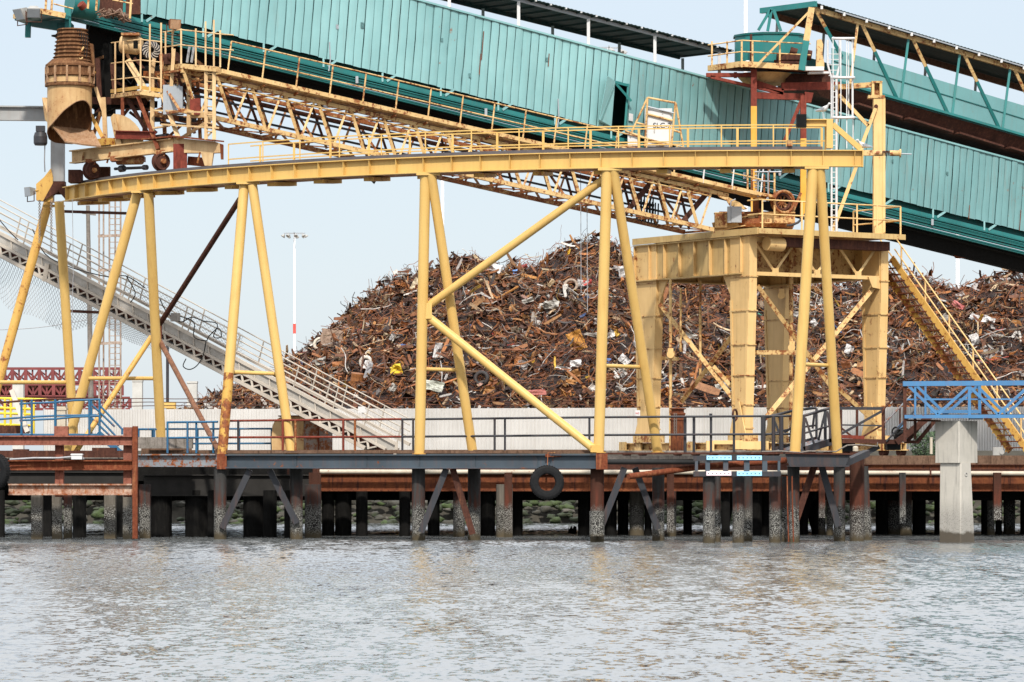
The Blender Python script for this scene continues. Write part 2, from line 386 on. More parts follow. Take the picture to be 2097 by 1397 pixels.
for i in range(27):
    x = lerp(x0, x1, i / 26); build('fence_post', MB().box((x, FY + .12, (zb + ftop(x)) / 2), (.09, .09, ftop(x) - zb + .1)), M['galv'], fr)
for k in range(3):
    pts = [V((lerp(x0, x1, i / 40), FY + .1, ftop(lerp(x0, x1, i / 40)) + .16 + .17 * k + .015 * math.sin(i * 1.7 + k))) for i in range(41)]
    build('barbed_wire', MB().tube(pts, .018, 4), M['rust_dark'], fr)

# ------------------------------------------------------------------ scrap heaps
PAL = [((.215, .072, .022), 26), ((.14, .046, .017), 19), ((.32, .118, .033), 19), ((.05, .022, .014), 20), ((.36, .165, .05), 8), ((.04, .038, .036), 7),
       ((.34, .31, .29), 4.5), ((.58, .53, .47), 2.6), ((.36, .25, .15), 9), ((.5, .37, .22), 5), ((.06, .12, .28), .35), ((.42, .055, .045), .4), ((.5, .3, .03), .5), ((.04, .17, .12), .25), ((.3, .17, .13), .4)]
TOT = sum(w for c, w in PAL)
def pick(rng):
    u = rng.uniform(0, TOT)
    for c, w in PAL:
        u -= w
        if u <= 0: break
    k = rng.uniform(.2, 1.15) ** 1.2; return tuple(min(.9, x * k) for x in c)
def ribbon(mb, c, d, n, L, w, th, bend, rng, col, segs=4, curl=0):
    d = d.normalized(); sd = d.cross(n).normalized(); p = c - d * L / 2; vs = []; q = d.copy(); nn = n.copy()
    for i in range(segs + 1):
        ww = w * (1 if 0 < i < segs else .8)
        vs += [p - sd * ww / 2 - nn * th / 2, p + sd * ww / 2 - nn * th / 2, p + sd * ww / 2 + nn * th / 2, p - sd * ww / 2 + nn * th / 2]
        a = bend + rng.uniform(-.3, .3) * curl; r = Matrix.Rotation(a, 3, sd); q = r @ q; nn = r @ nn
        r2 = Matrix.Rotation(rng.uniform(-1, 1) * curl, 3, q); sd = r2 @ sd; nn = r2 @ nn
        p = p + q * (L / segs)
    fs = [(4 * i + a, 4 * i + (a + 1) % 4, 4 * i + 4 + (a + 1) % 4, 4 * i + 4 + a) for i in range(segs) for a in range(4)]
    fs += [(3, 2, 1, 0), tuple(4 * segs + a for a in range(4))]
    mb.add(vs, fs, False, col)
def crumple(mb, c, d, n, L, w, rng, col, amp=.3, g=3):
    d = d.normalized(); sd = d.cross(n).normalized(); sdv = V((rng.uniform(0, 99), rng.uniform(0, 99), 0)); vs = []
    for i in range(g + 1):
        for j in range(g + 1):
            u, v = i / g - .5, j / g - .5
            h = noise.noise(V((u * 2.2, v * 2.2, 0)) + sdv) * amp * L
            k = 1 - .25 * abs(noise.noise(V((u * 3, v * 3, 5)) + sdv))
            vs.append(c + d * (u * L * k) + sd * (v * w * k) + n * h)
    vs2 = [p - n * .02 for p in vs]; m = g + 1
    fs = [(i * m + j, (i + 1) * m + j, (i + 1) * m + j + 1, i * m + j + 1) for i in range(g) for j in range(g)]
    mb.add(vs, fs, False, col); mb.add(vs2, [f[::-1] for f in fs], False, col)
def bentrod(mb, c, d, n, L, r, rng, col, segs=5, wob=.5, sides=3):
    d = d.normalized(); p = c - d * L / 2; q = d.copy(); pts = [p]
    for i in range(segs):
        q = (q + V((rng.uniform(-wob, wob), rng.uniform(-wob, wob), rng.uniform(-wob, wob)))).normalized(); p = p + q * (L / segs); pts.append(p)
    mb.tube(pts, r, sides, True, col)
class Heap:
    def __init__(s, prof, toe, ridge, back, seed):
        s.prof = [(wx(px, ridge), wz(py, ridge) - 2.95) for px, py in prof]; s.toe, s.ridge, s.back = toe, ridge, back; s.seed = seed
    def h0(s, x):
        P = s.prof
        if x <= P[0][0] or x >= P[-1][0]: return 0
        for (a, ha), (b, hb) in zip(P, P[1:]):
            if a <= x <= b: return lerp(ha, hb, (x - a) / (b - a))
    def z(s, x, y):
        h = s.h0(x)
        if y <= s.ridge:
            t = max(0, (y - s.toe) / (s.ridge - s.toe)); k = t ** .82 if h > 0 else 0
        else:
            t = max(0, 1 - (y - s.ridge) / (s.back - s.ridge)); k = t ** .9
        k = min(1, .07 + .93 * k) if s.toe <= y <= s.back else k
        return 2.95 + h * k - .25 + (.4 * noise.noise(V((x * .4, y * .4, s.seed))) + .3 * noise.noise(V((x * 1.1, y * 1.1, s.seed + 3)))) * min(1, h / 3)
    def normal(s, x, y):
        e = .4; return V((-(s.z(x + e, y) - s.z(x - e, y)) / (2 * e), -(s.z(x, y + e) - s.z(x, y - e)) / (2 * e), 1)).normalized()
    def base(s, mb):
        x0, x1 = s.prof[0][0], s.prof[-1][0]; nx = int((x1 - x0) / .5); ny = 44; vs = []
        for j in range(ny + 1):
            y = lerp(s.toe, s.back, j / ny)
            for i in range(nx + 1):
                x = lerp(x0, x1, i / nx); vs.append(V((x, y, s.z(x, y) - .05)))
        mb.add(vs, [(j * (nx + 1) + i, j * (nx + 1) + i + 1, (j + 1) * (nx + 1) + i + 1, (j + 1) * (nx + 1) + i) for j in range(ny) for i in range(nx)], False, (.006, .003, .0025))  # mound nearly black: shade in the gaps between pieces put into its colour
    def fill(s, mb, count, rng, xr=None):
        x0, x1 = xr or (s.prof[0][0], s.prof[-1][0]); done = 0
        while done < count:
            x = rng.uniform(x0, x1); y = lerp(s.toe - .2, s.ridge + 3.5, rng.random() ** .9); h = s.h0(x)
            if h < .3 or rng.random() > min(1, .35 + h / 8): continue
            done += 1
            n = s.normal(x, y); p = V((x, y, s.z(x, y))) + n * rng.uniform(-.16, .42)
            tv = n.orthogonal().normalized(); tv = Matrix.Rotation(rng.uniform(0, 6.28), 3, n) @ tv
            d = (tv + n * rng.gauss(0, .33)).normalized(); nn = (n - d * n.dot(d)).normalized()
            nn = Matrix.Rotation(rng.gauss(0, .8), 3, d) @ nn
            col = pick(rng); u = rng.random()
            # clumps of one kind: tangles of wire, white sheet
            cl = noise.noise(V((x * .22, y * .3, 9)))
            kk = rng.uniform(.5, 1.2)
            if cl > .28 and rng.random() < .6: u = .6; col = tuple(k * kk for k in (.20, .066, .022))
            elif cl < -.33 and rng.random() < .22: col = tuple(k * kk for k in (.50, .47, .43))
            if u < .42: ribbon(mb, p, d, nn, rng.uniform(.3, 1.2), rng.uniform(.04, .17), .025, rng.uniform(-.35, .35), rng, col, 3, .3)
            elif u < .80: bentrod(mb, p, d, nn, rng.uniform(.45, 1.5), rng.uniform(.008, .021), rng, col, 5, .55)
            elif u < .92: crumple(mb, p, d, nn, rng.uniform(.25, .7), rng.uniform(.14, .45), rng, col, .6)
            else: ribbon(mb, p, d, nn, rng.uniform(.25, .7), rng.uniform(.08, .2), rng.uniform(.05, .12), rng.uniform(-.4, .4), rng, col, 3, .25)
H1 = Heap([(385, 845), (400, 830), (440, 812), (470, 795), (520, 788), (560, 770), (585, 742), (640, 707), (700, 652), (760, 602), (800, 574), (850, 562), (905, 548), (935, 528), (965, 527), (985, 532),
           (1020, 548), (1060, 537), (1112, 543), (1130, 514), (1150, 498), (1200, 500), (1250, 496), (1275, 515), (1300, 545), (1400, 566), (1500, 568), (1560, 580), (1640, 640), (1740, 760), (1780, 845)], 184, 205, 224, 1.5)
H2 = Heap([(1420, 845), (1480, 640), (1560, 590), (1640, 574), (1740, 578), (1830, 566), (1880, 572), (1903, 569), (1950, 590), (1962, 590), (1996, 572), (2040, 556), (2060, 553), (2100, 562), (2160, 548), (2240, 560), (2380, 640), (2460, 845)], 188, 209, 228, 7.7)
rng = random.Random(21)
for Hh, cnt, lab in ((H1, 22500, 'large heap of tangled rusty scrap metal behind the curved gantry legs'), (H2, 14500, 'long heap of rusty scrap metal behind the yellow stairway')):
    mb = MB(); Hh.base(mb); Hh.fill(mb, cnt, rng)
    if Hh is H1:      # dense silhouettes: wires that stick up along the ridge and the left flank
        for i in range(420):
            x = rng.uniform(wx(560, 205), wx(1290, 205)); y = 205 + rng.uniform(-3, 1.5)
            d = V((rng.uniform(-.9, .9), rng.uniform(-.4, .4), rng.uniform(.3, 1)))
            bentrod(mb, V((x, y, Hh.z(x, y) + .25)), d, Z, rng.uniform(.5, 1.3), .011, rng, pick(rng), 5, .55)
    tag(build('scrap_heap', mb, M['scrap']), lab, 'scrap heap', kind='stuff')

def on_heap(Hp, px, py):
    """world point where the sight line through a photo pixel meets a heap"""
    Y = Hp.toe
    while Y < Hp.ridge + 2:
        p = W(px, py, Y)
        if Hp.z(p.x, Y) >= p.z: return p, Hp.normal(p.x, Y)
        Y += .1
    p = W(px, py, Hp.ridge); return p, V((0, -.6, .8))
def sc_single(name, mb, label, cat, org, group=None, mat=None): return tag(build(name, mb, mat or M['scrap'], None, org), label, cat, group)
def piece(px, py, kind, name, label, cat, col, L, w, ang, tilt=.2, group=None, lift=.25, amp=.3, Hp=None, th=.05, bend=.1):
    Hp = Hp or (H1 if px < 1560 else H2); p, n = on_heap(Hp, px, py); p = p + n * lift + V((0, -.35, .12))
    e = V((math.cos(ang), -.15, math.sin(ang))).normalized(); nf = V((.1, -1, tilt)).normalized(); nf = (nf - e * nf.dot(e)).normalized(); mb = MB(); r = random.Random(int(px * 7 + py))
    if kind == 'sheet': crumple(mb, p, e, nf, L, w, r, col, amp, 5)
    elif kind == 'slab': ribbon(mb, p, e, nf, L, w, th, bend / 4, r, col, 4, .04)
    elif kind == 'rod': bentrod(mb, p, e, nf, L, w, r, col, 8, bend, 5)
    elif kind == 'ring': mb.torus(p, nf, L, w, 18, 6, 1, col)
    elif kind == 'drum': mb.lathe([(0, -L / 2), (w, -L / 2), (w * .93, -L * .2), (w, 0), (w * .95, L * .2), (w, L / 2), (0, L / 2)], p, e, 14, col)
    return sc_single(name, mb, label, cat, p, group)
GB = 'notable pieces lying on the scrap heap'
piece(690, 708, 'sheet', 'steel_plate', 'large grey brown bent plate on the left flank of the heap', 'scrap plate', (.25, .17, .12), 1.25, .95, -.15, .2, GB, .4, .12)
piece(662, 717, 'ring', 'steel_ring', 'pale flat ring beside the large grey brown plate', 'scrap ring', (.55, .49, .4), .3, .09, .3, .3, GB)
piece(735, 793, 'drum', 'rusty_drum', 'orange rusty drum low on the left flank of the heap', 'drum', (.26, .10, .03), .75, .32, 1.45, .2, GB)
piece(757, 775, 'slab', 'grey_channel', 'short grey steel channel leaning beside the orange rusty drum', 'scrap channel', (.42, .43, .45), .95, .26, 1.2, .2, GB)
piece(812, 777, 'sheet', 'crumpled_panel', 'crumpled bright yellow panel low on the scrap heap', 'scrap panel', (.72, .52, .04), .62, .5, .3, .3, GB, .35, .6)
piece(755, 755, 'ring', 'coil', 'pale coil of hose above the orange rusty drum', 'hose coil', (.62, .56, .48), .26, .1, .5, .2, GB)
piece(1080, 582, 'slab', 'orange_beam', 'orange rusted curved beam near the top of the heap', 'scrap beam', (.42, .19, .05), 1.1, .16, -.35, .2, GB, .3, bend=.5)
piece(1168, 600, 'ring', 'wheel_ring', 'round rusted wheel ring on the upper middle of the heap', 'scrap wheel', (.32, .24, .18), .32, .08, 0, .3, GB)
piece(1198, 597, 'sheet', 'red_panel', 'crumpled red panel beside the round wheel ring', 'scrap panel', (.5, .07, .06), .75, .32, .2, .2, GB, .3, .3)
piece(1178, 716, 'sheet', 'orange_plate', 'folded orange rusty plate in the middle of the heap', 'scrap plate', (.40, .18, .03), .8, 1.05, .4, .1, GB, .4, .35)
piece(1093, 668, 'slab', 'pale_plank', 'short pale upright plank in the middle of the heap', 'plank', (.5, .44, .38), .8, .16, 1.5, .1, GB)
piece(1090, 820, 'sheet', 'pink_sheet', 'faded red sheet lying just above the fence', 'scrap panel', (.33, .10, .08), 1.3, .3, .03, .3, GB, .3, .1)
piece(855, 600, 'sheet', 'cream_sheet', 'bent cream sheet near the upper left of the heap', 'scrap sheet', (.62, .52, .36), .7, .45, 1.1, .2, GB, .4, .25)
piece(1005, 565, 'sheet', 'white_fender', 'crumpled white car panel near the top of the heap', 'scrap panel', (.66, .65, .63), .8, .5, -.5, .2, GB, .4, .5)
piece(893, 810, 'sheet', 'pale_sheet', 'pale grey green sheet just above the fence by the splayed leg', 'scrap sheet', (.46, .47, .40), 1.0, .55, -.2, .3, GB, .4, .25)
piece(868, 565, 'sheet', 'white_crumple', 'crumpled white sheet behind the tall yellow leg', 'scrap sheet', (.6, .6, .62), .6, .4, .4, .2, GB, .4, .5)
piece(975, 635, 'slab', 'brown_board', 'tilted brown board on the upper middle of the heap', 'board', (.30, .16, .07), .95, .28, .6, .3, GB)
piece(1755, 783, 'slab', 'rusty_tray', 'orange rusty tray between the tower leg and splayed gantry leg', 'scrap tray', (.30, .11, .03), .85, .34, -.5, .3, GB, .4)
piece(1440, 815, 'slab', 'brown_plate', 'long brown plate resting just above the fence under the tower', 'scrap plate', (.27, .12, .05), 1.5, .38, -.35, .3, GB, .4)
piece(1960, 640, 'sheet', 'pink_crumple', 'crumpled pink panel beside the upper stairway', 'scrap panel', (.5, .16, .15), .7, .32, -.5, .3, GB, .3, .3, H2)
piece(1060, 570, 'sheet', 'blue_scrap', 'small blue panel near the top of the heap', 'scrap panel', (.14, .3, .6), .35, .25, .2, .3, GB)
piece(985, 790, 'ring', 'scrap_tyre', 'black tyre half buried right of the splayed gantry leg', 'tyre', (.02, .02, .02), .3, .11, .2, .3, GB)
piece(1042, 612, 'rod', 'orange_pipe', 'orange bent pipe pointing down left on the upper heap', 'scrap pipe', (.45, .2, .05), 1.3, .055, .55, .2, GB, bend=.12)
rng = random.Random(77)
kinds = (('bent_sheet', 'sheet', 'crumpled pale metal sheet lying in the scrap heap', 'scrap sheet', 'pale sheets in the scrap heap', ((.5, .48, .46), (.6, .58, .56), (.4, .38, .34))),
         ('rusty_plate', 'slab', 'brown rusty plate lying in the scrap heap', 'scrap plate', 'rusty plates in the scrap heap', ((.2, .075, .03), (.26, .1, .035), (.15, .06, .03))),
         ('bent_pipe', 'rod', 'bent rusty pipe lying in the scrap heap', 'scrap pipe', 'bent pipes in the scrap heap', ((.2, .08, .04), (.3, .13, .05), (.12, .06, .04))),
         ('pale_bar', 'rod', 'thin pale bar lying in the scrap heap', 'scrap bar', 'pale bars in the scrap heap', ((.55, .5, .45), (.48, .45, .42))))
for i in range(128):
    nm, kd, lab, cat, grp, cols = kinds[i % 4]
    while True:
        px, py = (rng.uniform(640, 1500), rng.uniform(545, 815)) if i % 3 else (rng.uniform(1620, 2090), rng.uniform(600, 800))
        Hp = H1 if px < 1560 else H2; p = W(px, py, Hp.ridge)
        if Hp.h0(p.x) + 2.95 > p.z + .3: break
    if kd == 'sheet': L, wd = rng.uniform(.4, .85), rng.uniform(.25, .5)
    elif kd == 'slab': L, wd = rng.uniform(.5, 1.1), rng.uniform(.08, .2)
    else: L, wd = rng.uniform(.9, 2.2), rng.uniform(.025, .05) if nm == 'bent_pipe' else rng.uniform(.016, .028)
    piece(px, py, kd, nm, lab, cat, rng.choice(cols), L, wd, rng.gauss(0, .8), rng.uniform(.1, .6), grp, .3, .5, Hp, .04, .3 if kd != 'slab' else rng.uniform(-1.2, 1.2))

# ------------------------------------------------------------------ far things
def mast(px, ytop, Y, w, label, head=True, red=None, headw=1.9, scale=1.0):
    t = thing('light_mast', label, 'light mast', (wx(px, Y), Y, 2.95), 'tall light masts behind the yard'); k = Y / F
    top = wz(ytop, Y); r = w * k / 2
    build('pole', MB().tube([V((wx(px, Y), Y, 2.95)), V((wx(px, Y), Y, top))], r * 1.25, 10, True, None, r * .85), M['mast'], t)
    if red: build('red_band', MB().rod(V((wx(px, Y), Y, wz(red[1], Y))), V((wx(px, Y), Y, wz(red[0], Y))), r * 1.32, 10), M['mastred'], t)
    if head:
        hw = headw; cz = top
        build('crossarm', MB().beam((wx(px, Y) - hw / 2, Y, cz), (wx(px, Y) + hw / 2, Y, cz), .1, .1).beam((wx(px, Y), Y - hw / 2, cz + .02), (wx(px, Y), Y + hw / 2, cz + .02), .1, .1), M['galv'], t)
        for i in range(9):
            a = 2 * math.pi * i / 9; c = V((wx(px, Y) + hw / 2 * math.cos(a), Y + hw / 2 * math.sin(a), cz - .12 * scale))
            dn = V((math.cos(a) * .6, math.sin(a) * .6, -.8))
            build('floodlight', MB().lathe([(.04, 0), (.09 * scale, .06), (.2 * scale, .26 * scale), (.2 * scale, .32 * scale), (0, .3 * scale)], c, dn, 10), M['lamp'], t)
    return t
mast(603, 478, 330, 4.6, 'white light mast with one red band left of the heap', True, (663, 683), 1.85, .8)
mast(906, 330, 330, 8, 'white mast rising behind the splayed leg above the heap', False)
mast(1247, 98, 260, 8, 'light mast whose lamp cluster shows above the teal gallery', True, None, 1.7, 1.2)
mast(1527, -60, 250, 9, 'thick pale pole rising behind the teal tank', False)
mast(1961, 330, 300, 8, 'white pole behind the heap right of the stairway', False)
t = thing('utility_pole', 'weathered wooden utility pole behind the aluminium gangway', 'utility pole', (wx(187, 215), 215, 2.95))
build('pole', MB().tube([W(188, 930, 215), W(180, 421, 215)], .17, 8, True, None, .11), M['greywood'], t)
build('crossarm', MB().beam(W(168, 436, 215), W(196, 440, 215.3), .09, .1), M['greywood'], t)
tag(build('overhead_wire', MB().tube([W(lerp(-30, 183, i / 12), 676 - 22 * i / 12 + 6 * math.sin(math.pi * i / 12), 215) for i in range(13)], .02, 4), M['wire'], None, W(100, 660, 215)), 'thin grey overhead wire running left from the utility pole', 'wire')
t = thing('lamp_post', 'plain dark grey post behind the left gantry legs', 'post', (wx(343, 190), 190, 2.95))
build('post', MB().rod(W(343, 935, 190), W(343, 655, 190), .075, 8), M['darksteel'], t)
# rusty ladder tower
LY = 196.0
t = thing('ladder_tower', 'slender rusty ladder tower with hoops behind the left legs', 'ladder tower', (wx(228, LY), LY, 2.95))
for px, d in ((203, 0), (212, .9), (224, 0), (236, .9), (247, 0)):
    build('upright', MB().rod(W(px, 935, LY + d), W(px, 404, LY + d), .045, 6), M['oldsteel'], t)
for py in (484, 554, 630, 704, 775, 840):
    for a, b, d0, d1 in ((201, 249, 0, 0), (210, 238, .9, .9), (201, 210, 0, .9), (249, 238, 0, .9)):
        build('band', MB().beam(W(a, py, LY + d0), W(b, py - 2, LY + d1), .05, .13), M['oldsteel'], t)
for py in range(412, 930, 12): build('rung', MB().rod(W(224, py, LY), W(247, py, LY), .022, 5), M['oldsteel'], t)
# stacked red boom trusses
RY = 235.0; kx = RY / F
def redtruss(x0, x1, y0, y1, bays, dep, lab, solid=0):
    t = thing('truss_section', lab, 'truss section', W((x0 + x1) / 2, y1, RY), 'red truss sections stacked behind the fence')
    for d in (0, dep):
        build('chord', MB().beam(W(x0, y0, RY + d), W(x1, y0, RY + d), .16, .16), M['truss_red'], t)
        build('chord', MB().beam(W(x0, y1, RY + d), W(x1, y1, RY + d), .16, .16), M['truss_red'], t)
        hb = MB()
        for i in range(bays + 1):
            x = lerp(x0, x1, i / bays); build('upright', MB().beam(W(x, y0 + 2, RY + d), W(x, y1 - 2, RY + d), .2, .2, (0, 1, 0)), M['truss_red'], t)
            if i < bays:
                xa = lerp(x0, x1, (i + 1) / bays); hb.beam(W(x, y0 + 3, RY + d + .5), W(xa, y1 - 3, RY + d + .5), .09, .09); hb.beam(W((x + xa) / 2, y0 + 2, RY + d + .1), W((x + xa) / 2, y1 - 2, RY + d + .1), .1, .1, (0, 1, 0)); hb.beam(W(x, y0 + 3, RY + d + .1), W((x + xa) / 2, y1 - 3, RY + d + .1), .12, .12); hb.beam(W((x + xa) / 2, y1 - 3, RY + d + .1), W(xa, y0 + 3, RY + d + .1), .12, .12)
        build('bracing', hb, M['truss_red'], t)
    if solid: build('inner_panel', MB().box((W(lerp(x0, x1, .3), (y0 + y1) / 2, RY + dep * .6)), ((x1 - x0) * kx * .58, .1, (y1 - y0) * kx * .8)), M['rust_dark'], t)
redtruss(-30, 246, 755, 783, 10, 1.6, 'dull red truss section topmost of the stack at the left')
redtruss(-30, 250, 787, 812, 10, 1.6, 'dull red truss section in the middle of the left stack', 1)
redtruss(-30, 266, 815, 838, 11, 1.6, 'dull red truss section lowest of the stack at the left')
for px, w, y0, y1, lab in ((38, 22, 787, 842, 'pale concrete block standing in front of the red truss stack'), (282, 20, 782, 842, 'tall pale concrete block right of the red truss stack'), (394, 20, 785, 845, 'grey concrete block at the left end of the heap')):
    Y = 200; b = MB(); k = Y / F; b.box((wx(px, Y), Y, (wz(y0, Y) + 2.95) / 2), (w * k, .6, wz(y0, Y) - 2.95)); b.box((wx(px, Y), Y, wz(y0, Y) + .05), (w * k * 1.08, .66, .1))
    single('concrete_block', b, paint('block_concrete_%d' % px, (.52, .51, .48), (.42, .41, .38), .0, 1.5, .8, rc=(.3, .28, .24), rc2=(.3, .28, .24)), lab, 'concrete block', (wx(px, Y), Y, 2.95), 'pale blocks behind the fence')
b = MB(); Y = 190; b.box((wx(348, Y), Y, (wz(824, Y) + 2.95) / 2), (24 * Y / F, .5, wz(824, Y) - 2.95)); b.box((wx(348, Y), Y - .27, wz(832, Y)), (20 * Y / F, .05, .2))
single('yellow_box', b, M['yellow'], 'small yellow box showing above the fence', 'box', (wx(348, Y), Y, 2.95))
# bush
t = thing('bush', 'dark green bush in front of the fence beside the concrete pier post', 'bush', (wx(1893, 152), 152, 2.75)); lf = MB(); rng = random.Random(8)
for i in range(1500):
    a = rng.uniform(0, 6.28); u = rng.uniform(-1, 1); r = rng.random() ** .4; sx = 1 + .25 * noise.noise(V((a * 2, u * 3, 0)))
    p = V((wx(1896, 152) + math.cos(a) * r * .62 * sx * (1 - u * u * .6) ** .5, 152 + math.sin(a) * r * .6, 3.12 + u * .52 * sx))
    d = V((rng.uniform(-1, 1), rng.uniform(-1, 1), rng.uniform(-.6, 1))).normalized(); e = d.orthogonal().normalized() * .03
    k = rng.uniform(.5, 1.3); lf.add([p, p + d * .06 + e, p + d * .12, p + d * .06 - e], [(0, 1, 2, 3)], False, (.05 * k, .095 * k, .035 * k))
build('foliage', lf, M['leaf'], t)
build('stem', MB().tube([V((wx(1896, 152), 152, 2.7)), V((wx(1894, 152), 152, 3.3))], .04, 6), M['greywood'], t)
# ------------------------------------------------------------------ main wharf (behind the gantry line)
wh = thing('wharf', 'long timber and steel wharf on piles with a rusty front girder', 'wharf', (0, 128, 0))
def wpart(n, mb, m): return build(n, mb, m, wh)
wpart('deck_slab', MB().box((3, 138.6, 2.56), (72, 21, .3)), M['greywood'])
GYb = 127.2
def hbeam(x0, x1, y0, y1, Y, mat, name='girder', par=wh, fl=.3, web=.06):
    """steel beam seen square on: flanges proud of the web"""
    k = Y / F; a, b = W(x0, (y0 + y1) / 2, Y), W(x1, (y0 + y1) / 2, Y)
    return build(name, MB().ibeam(a, b, (y1 - y0) * k, fl, .035, web), mat, par)
hbeam(640, 2230, 969, 1006, GYb, M['rust_orange'])
hbeam(295, 638, 972, 1016, GYb, M['darkbeam'])
hbeam(-90, 262, 966, 990, 126.6, M['darkbeam'])
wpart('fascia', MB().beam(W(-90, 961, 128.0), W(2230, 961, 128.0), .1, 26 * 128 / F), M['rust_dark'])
wpart('dark_backing', MB().beam(W(-90, 962, 127.6), W(640, 962, 127.6), .1, 46 * 127.6 / F), M['pile_black'])  # added black sheet so the gaps below the deck edge stay dark
wpart('whitened_pipe', MB().tube([W(655, 966, 126.7), W(1300, 967, 126.7), W(2230, 970, 126.7)], .075, 10), M['whitepipe'])
for px, py in ((590, 966), (1770, 967), (1120, 966), (1345, 967), (1905, 968)):
    wpart('pipe_bracket', MB().box(W(px, py - 2, 126.72), (.06, .2, .26)), M['rust_dark'])
wpart('edge_timber', MB().beam(W(1760, 942, 126.9), W(2230, 942, 126.9), .3, 18 * 126.9 / F), M['wood'])
wpart('edge_timber', MB().beam(W(1760, 956, 127), W(2230, 956, 127), .26, 7 * 127 / F), M['rust_orange'])
wpart('edge_timber', MB().beam(W(1240, 926.5, 124.5), W(1620, 926.5, 124.5), .3, 7 * 125 / F), M['greywood'])
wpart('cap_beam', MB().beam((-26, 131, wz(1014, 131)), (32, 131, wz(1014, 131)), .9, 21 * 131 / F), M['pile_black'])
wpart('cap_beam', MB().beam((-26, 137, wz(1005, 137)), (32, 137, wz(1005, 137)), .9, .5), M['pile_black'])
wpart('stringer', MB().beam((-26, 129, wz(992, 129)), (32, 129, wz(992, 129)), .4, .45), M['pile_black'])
PM = {'b': M['pile_black'], 'c': M['pile_conc'], 'g': M['pile'], 'r': M['pile_red']}
def pile(px, w, kind, wl, top, par, px2=None, sq=False, bot=-1.2, name='pile'):
    """pile by photo pixel: waterline row wl gives its distance; px2 = where its head is"""
    Y = HC * F / (wl - HY); k = Y / F; px2 = px if px2 is None else px2
    a, b = W(px, wl, Y), W(px2, top, Y); d = (a - b) / (a - b).z; a = a + d * (bot - 0)
    mb = MB()
    if sq: mb.beam(a, b, w * k, w * k, (0, 1, 0))
    else:
        n = 7; pts = [a.lerp(b, i / (n - 1)) for i in range(n)]; mb.tube(pts, w * k / 2, 14)
    return build(name, mb, PM[kind], par)
BACK = [(3, 14, 'b', 1100, 0), (76, 22, 'c', 1104, 1), (97, 18, 'b', 1099, 1), (139, 16, 'g', 1102, 1), (163, 28, 'b', 1101, 0), (226, 23, 'c', 1103, 1), (246, 14, 'b', 1100, 1), (297, 22, 'g', 1102, 1), (330, 44, 'b', 1099, 0),
        (404, 50, 'b', 1099, 0), (432, 14, 'b', 1100, 0), (519, 42, 'b', 1099, 0), (553, 28, 'b', 1100, 0), (592, 20, 'b', 1101, 0), (641, 34, 'g', 1101, 0), (672, 26, 'b', 1097, 0), (703, 34, 'b', 1097, 0), (741, 24, 'b', 1098, 0), (829, 23, 'b', 1098, 0),
        (888, 25, 'b', 1097, 0), (940, 24, 'g', 1099, 0), (999, 30, 'b', 1097, 0), (1033, 34, 'c', 1100, 0), (1060, 21, 'b', 1096, 0), (1197, 27, 'b', 1096, 0), (1250, 26, 'b', 1096, 0), (1276, 22, 'b', 1095, 0), (1304, 30, 'c', 1096, 0), (1327, 15, 'b', 1096, 0),
        (1375, 20, 'g', 1098, 0), (1408, 18, 'b', 1094, 0), (1486, 18, 'b', 1099, 0), (1545, 30, 'b', 1097, 0), (1566, 26, 'b', 1096, 0), (1646, 18, 'b', 1095, 0), (1671, 18, 'b', 1094, 0), (1683, 16, 'c', 1095, 0), (1699, 14, 'g', 1096, 0),
        (1806, 26, 'b', 1094, 0), (1830, 26, 'g', 1094, 0), (1855, 25, 'g', 1096, 0), (1882, 28, 'b', 1093, 0), (1921, 16, 'b', 1092, 0), (2016, 14, 'b', 1093, 0), (2029, 16, 'c', 1095, 0), (2045, 14, 'b', 1094, 0), (2067, 24, 'g', 1093, 0), (2099, 20, 'b', 1094, 0), (2130, 24, 'b', 1096, 0), (2180, 24, 'b', 1095, 0)]
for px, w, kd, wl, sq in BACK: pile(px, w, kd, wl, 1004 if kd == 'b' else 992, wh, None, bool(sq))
for px, wd, y1, kd in ((645, 24, 1104, 'r'), (1041, 16, 1102, 'r'), (1373, 14, 1090, 'r'), (1683, 12, 1060, 'r'), (2042, 15, 1065, 'r'), (1848, 12, 1072, 'g')):
    build('waler_post', MB().beam(W(px, 968, 126.4), W(px, y1, 126.4), wd * 126.4 / F, .3, (0, 1, 0)), PM[kd], wh)
build('broken_stub', MB().prism([W(1164, 1098, 134), W(1164, 1080, 134), W(1167, 1084, 134), W(1170, 1076, 134), W(1173, 1083, 134), W(1176, 1077, 134), W(1181, 1080, 134), W(1181, 1098, 134)], (0, .3, 0)), M['pile_black'], wh)
for (xa, ya, xb, yb, Y) in ((176, 1012, 158, 1062, 128.5), (1483, 1092, 1500, 1008, 130), (1640, 1090, 1662, 1010, 131), (1040, 1060, 1012, 1005, 129), (1672, 1100, 1652, 1020, 132)):
    build('raking_strut', MB().beam(W(xa, ya, Y), W(xb, yb, Y), .22, .22), M['pile_black'], wh)

